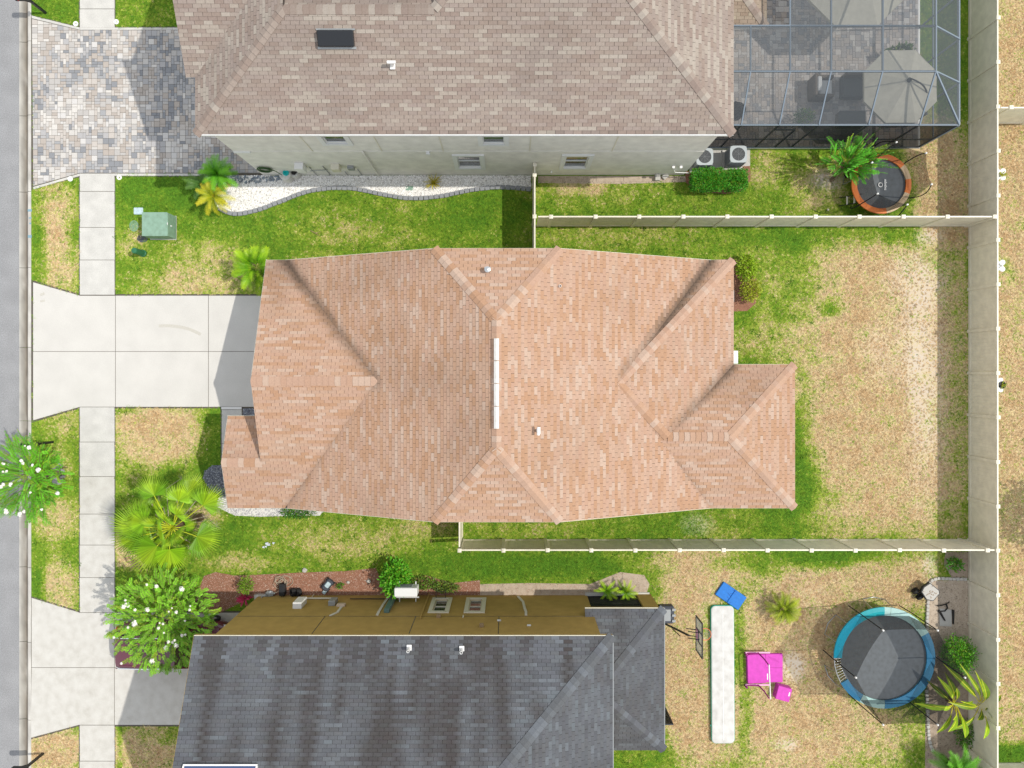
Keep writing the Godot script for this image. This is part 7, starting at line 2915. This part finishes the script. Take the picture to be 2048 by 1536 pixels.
	for k in 12:
		var a := TAU * k / 12.0
		for s in [.26, -.26]:
			var c := Vector3(bx + .32, 0, 10.2) - o
			g.tube([c + Vector3(cos(a) * .23, 2.76, sin(a) * .23), c + Vector3(cos(a + s) * .16, 2.56, sin(a + s) * .16), c + Vector3(cos(a) * .11, 2.36, sin(a) * .11)], .005, .005, 3)
	part(t, "net", g, mats["white_plastic"])
	# the cart full of dirt
	t = thing("cart", "garden cart with a scuffed pale tray and two black wheels", "cart", P(1849, 1179), "", .62)
	g = Geo.new()
	var shape := [Vector2(-.30, -.26), Vector2(-.10, -.37), Vector2(.22, -.36), Vector2(.36, .12), Vector2(.30, .26), Vector2(-.12, .36), Vector2(-.32, .14)]
	g.prism(PackedVector2Array(shape), .30, .44)
	part(t, "rim", g, mats["black_plastic"])
	g = Geo.new()
	var small := []
	for p: Vector2 in shape:
		small.append(p * .90)
	g.prism(PackedVector2Array(small), .40, .455)
	part(t, "tray", g, mats["stone_pale"])
	rng.seed = 66
	for k in 16:
		g = Geo.new()
		g.blob(Vector3(r1(-.22, .22), .455, r1(-.24, .24)), Vector3(r1(.02, .05), .015, r1(.015, .03)), .3, k, 8)
		part(t, "dead_leaf", g, mats["dark_soil"])
	for z in [-.16, .16]:
		g = Geo.new()
		g.lathe(Vector3(-.40, .15, z - .12), [[.03, -.05], [.15, -.05], [.15, .05], [.03, .05]], 16, Color.WHITE, Basis(Vector3.RIGHT, PI / 2))
		part(t, "wheel", g, mats["rubber"])
	g = Geo.new()
	g.tube([Vector3(-.40, .15, -.36), Vector3(-.40, .15, .12)], .02, .02, 6)
	g.beam(Vector3(-.4, .15, -.1), Vector3(-.1, .3, -.1), .05, .04)
	g.beam(Vector3(.2, .0, .0), Vector3(.2, .3, .0), .05, .05)
	part(t, "axle", g, mats["black_metal"])
	# charred branches in the sand
	for q in [["long burnt branch across the top of the sand bed", [1873, 1211, 1888, 1208, 1898, 1203], .03], ["burnt forked branch in the middle of the sand bed", [1891, 1208, 1893, 1215, 1888, 1221, 1878, 1222], .035], ["crooked burnt branch on the pale slab", [1876, 1220, 1881, 1228, 1885, 1235, 1888, 1240], .05], ["straight burnt log at the right of the pale slab", [1904, 1219, 1905, 1232, 1905, 1247], .055]]:
		var pts: Array = q[1]
		var foot := P(pts[0], pts[1])
		t = thing("burnt_branch", q[0], "branch", foot)
		g = Geo.new()
		var line := []
		for k in range(0, pts.size(), 2):
			line.append(P(pts[k], pts[k + 1]) - foot + Vector3(0, .05 + r1(0, .03), 0))
		g.tube(line, q[2], q[2] * .6, 7)
		part(t, "branch", g, mats["rubbish"])
	t = thing("paving_slab", "pale worn slab under the burnt branches in the sand bed", "slab", P(1891, 1236))
	g = Geo.new()
	g.prism(PackedVector2Array([Vector2(-.28, -.42), Vector2(.24, -.36), Vector2(.25, .35), Vector2(-.27, .33)]), -.02, .035)
	part(t, "slab", g, mats["stone_pale"])
	# clutter along the brown wall
	t = thing("hose_heap", "heap of tangled tan hose beside the brown wall", "hose", P(562, 1165))
	rng.seed = 67
	g = Geo.new()
	for k in 7:
		var pts := []
		var c := Vector3(r1(-.12, .25), 0, r1(-.18, .15))
		var rr := r1(.15, .34)
		for j in 20:
			var a := TAU * j / 19.0 + k
			pts.append(c + Vector3(cos(a) * rr * r1(.92, 1.08), .04 + .02 * k + r1(0, .02), sin(a) * rr * .85 * r1(.92, 1.08)))
		g.tube(pts, .012, .012, 5)
	g.tube([Vector3(.2, .1, .2), Vector3(-.1, .2, .35), Vector3(-.45, .1, .45)], .012, .012, 5)
	part(t, "coils", g, mats["cord"])
	t = thing("planter_box", "narrow black planter under the tangled hose", "planter", P(568, 1176))
	g = Geo.new()
	g.rounded(Vector3(0, .16, 0), Vector3(.24, .34, .50), .04)
	part(t, "box", g, mats["black_plastic"])
	t = thing("tyre_stack", "pair of black tyres lying by the brown wall", "tyre", P(594, 1182))
	for x in [-.11, .11]:
		g = Geo.new()
		g.lathe(Vector3(x, .17, 0), [[.07, -.09], [.15, -.10], [.17, -.05], [.17, .05], [.15, .10], [.07, .09], [.07, -.09]], 18, Color.WHITE, Basis(Vector3.BACK, .9))
		part(t, "tyre", g, mats["rubber"])
	t = thing("toy_car", "grey and black ride on toy car tipped over in the mulch", "toy", P(657, 1168), "", .9)
	g = Geo.new()
	g.rounded(Vector3(0, .16, 0), Vector3(.52, .22, .32), .10)
	part(t, "body", g, mats["lid_dark"])
	g = Geo.new()
	g.rounded(Vector3(.05, .25, 0), Vector3(.26, .08, .20), .05)
	part(t, "seat", g, mats["lid_blue"])
	for x in [-.18, .18]:
		for z in [-.17, .17]:
			g = Geo.new()
			g.lathe(Vector3(x, .08, z), [[.0, -.03], [.08, -.03], [.08, .03], [0, .03]], 12, Color.WHITE, Basis(Vector3.RIGHT, PI / 2))
			part(t, "wheel", g, mats["rubber"])
	g = Geo.new()
	g.rounded(Vector3(-.33, .08, .08), Vector3(.2, .10, .16), .04)
	part(t, "hood", g, mats["lid_blue"])
	t = thing("garden_tap", "pale hose tap assembly at the left end of the brown wall", "tap", P(541, 1186))
	g = Geo.new()
	for k in 6:
		var a := Vector3(r1(-.3, .1), r1(.15, .35), r1(-.1, .1))
		g.tube([a, a + Vector3(r1(.1, .3), r1(-.1, .1), r1(-.1, .1))], .035, .03, 7)
	g.tube([Vector3(-.25, .0, .1), Vector3(-.25, .4, .05)], .025, .025, 7)
	part(t, "pipes", g, mats["ac_light"])
	g = Geo.new()
	g.blob(Vector3(.0, .12, .0), Vector3(.2, .14, .14), .15, 3, 12)
	part(t, "valve_body", g, mats["grey_metal"])
	t = thing("concrete_ledge", "grey concrete ledge at the left foot of the brown wall", "ledge", P(527, 1192))
	g = Geo.new()
	g.box(Vector3(-.02, .09, .02), Vector3(.62, .2, .26))
	part(t, "ledge", g, mats["concrete_old"])
	for q in [["round pale stone beside the bright green shrub", 738, 1162, .10], ["pale stone in the mulch right of the toy car", 697, 1164, .07], ["small pale rock at the upper edge of the mulch bed", 610, 1140, .11]]:
		t = thing("rock", q[0], "rock", P(q[1], q[2]))
		g = Geo.new()
		g.blob(Vector3(0, .05, 0), Vector3(q[3], q[3] * .7, q[3] * .9), .15, int(q[1]), 12)
		part(t, "rock", g, mats["stone_pale"])
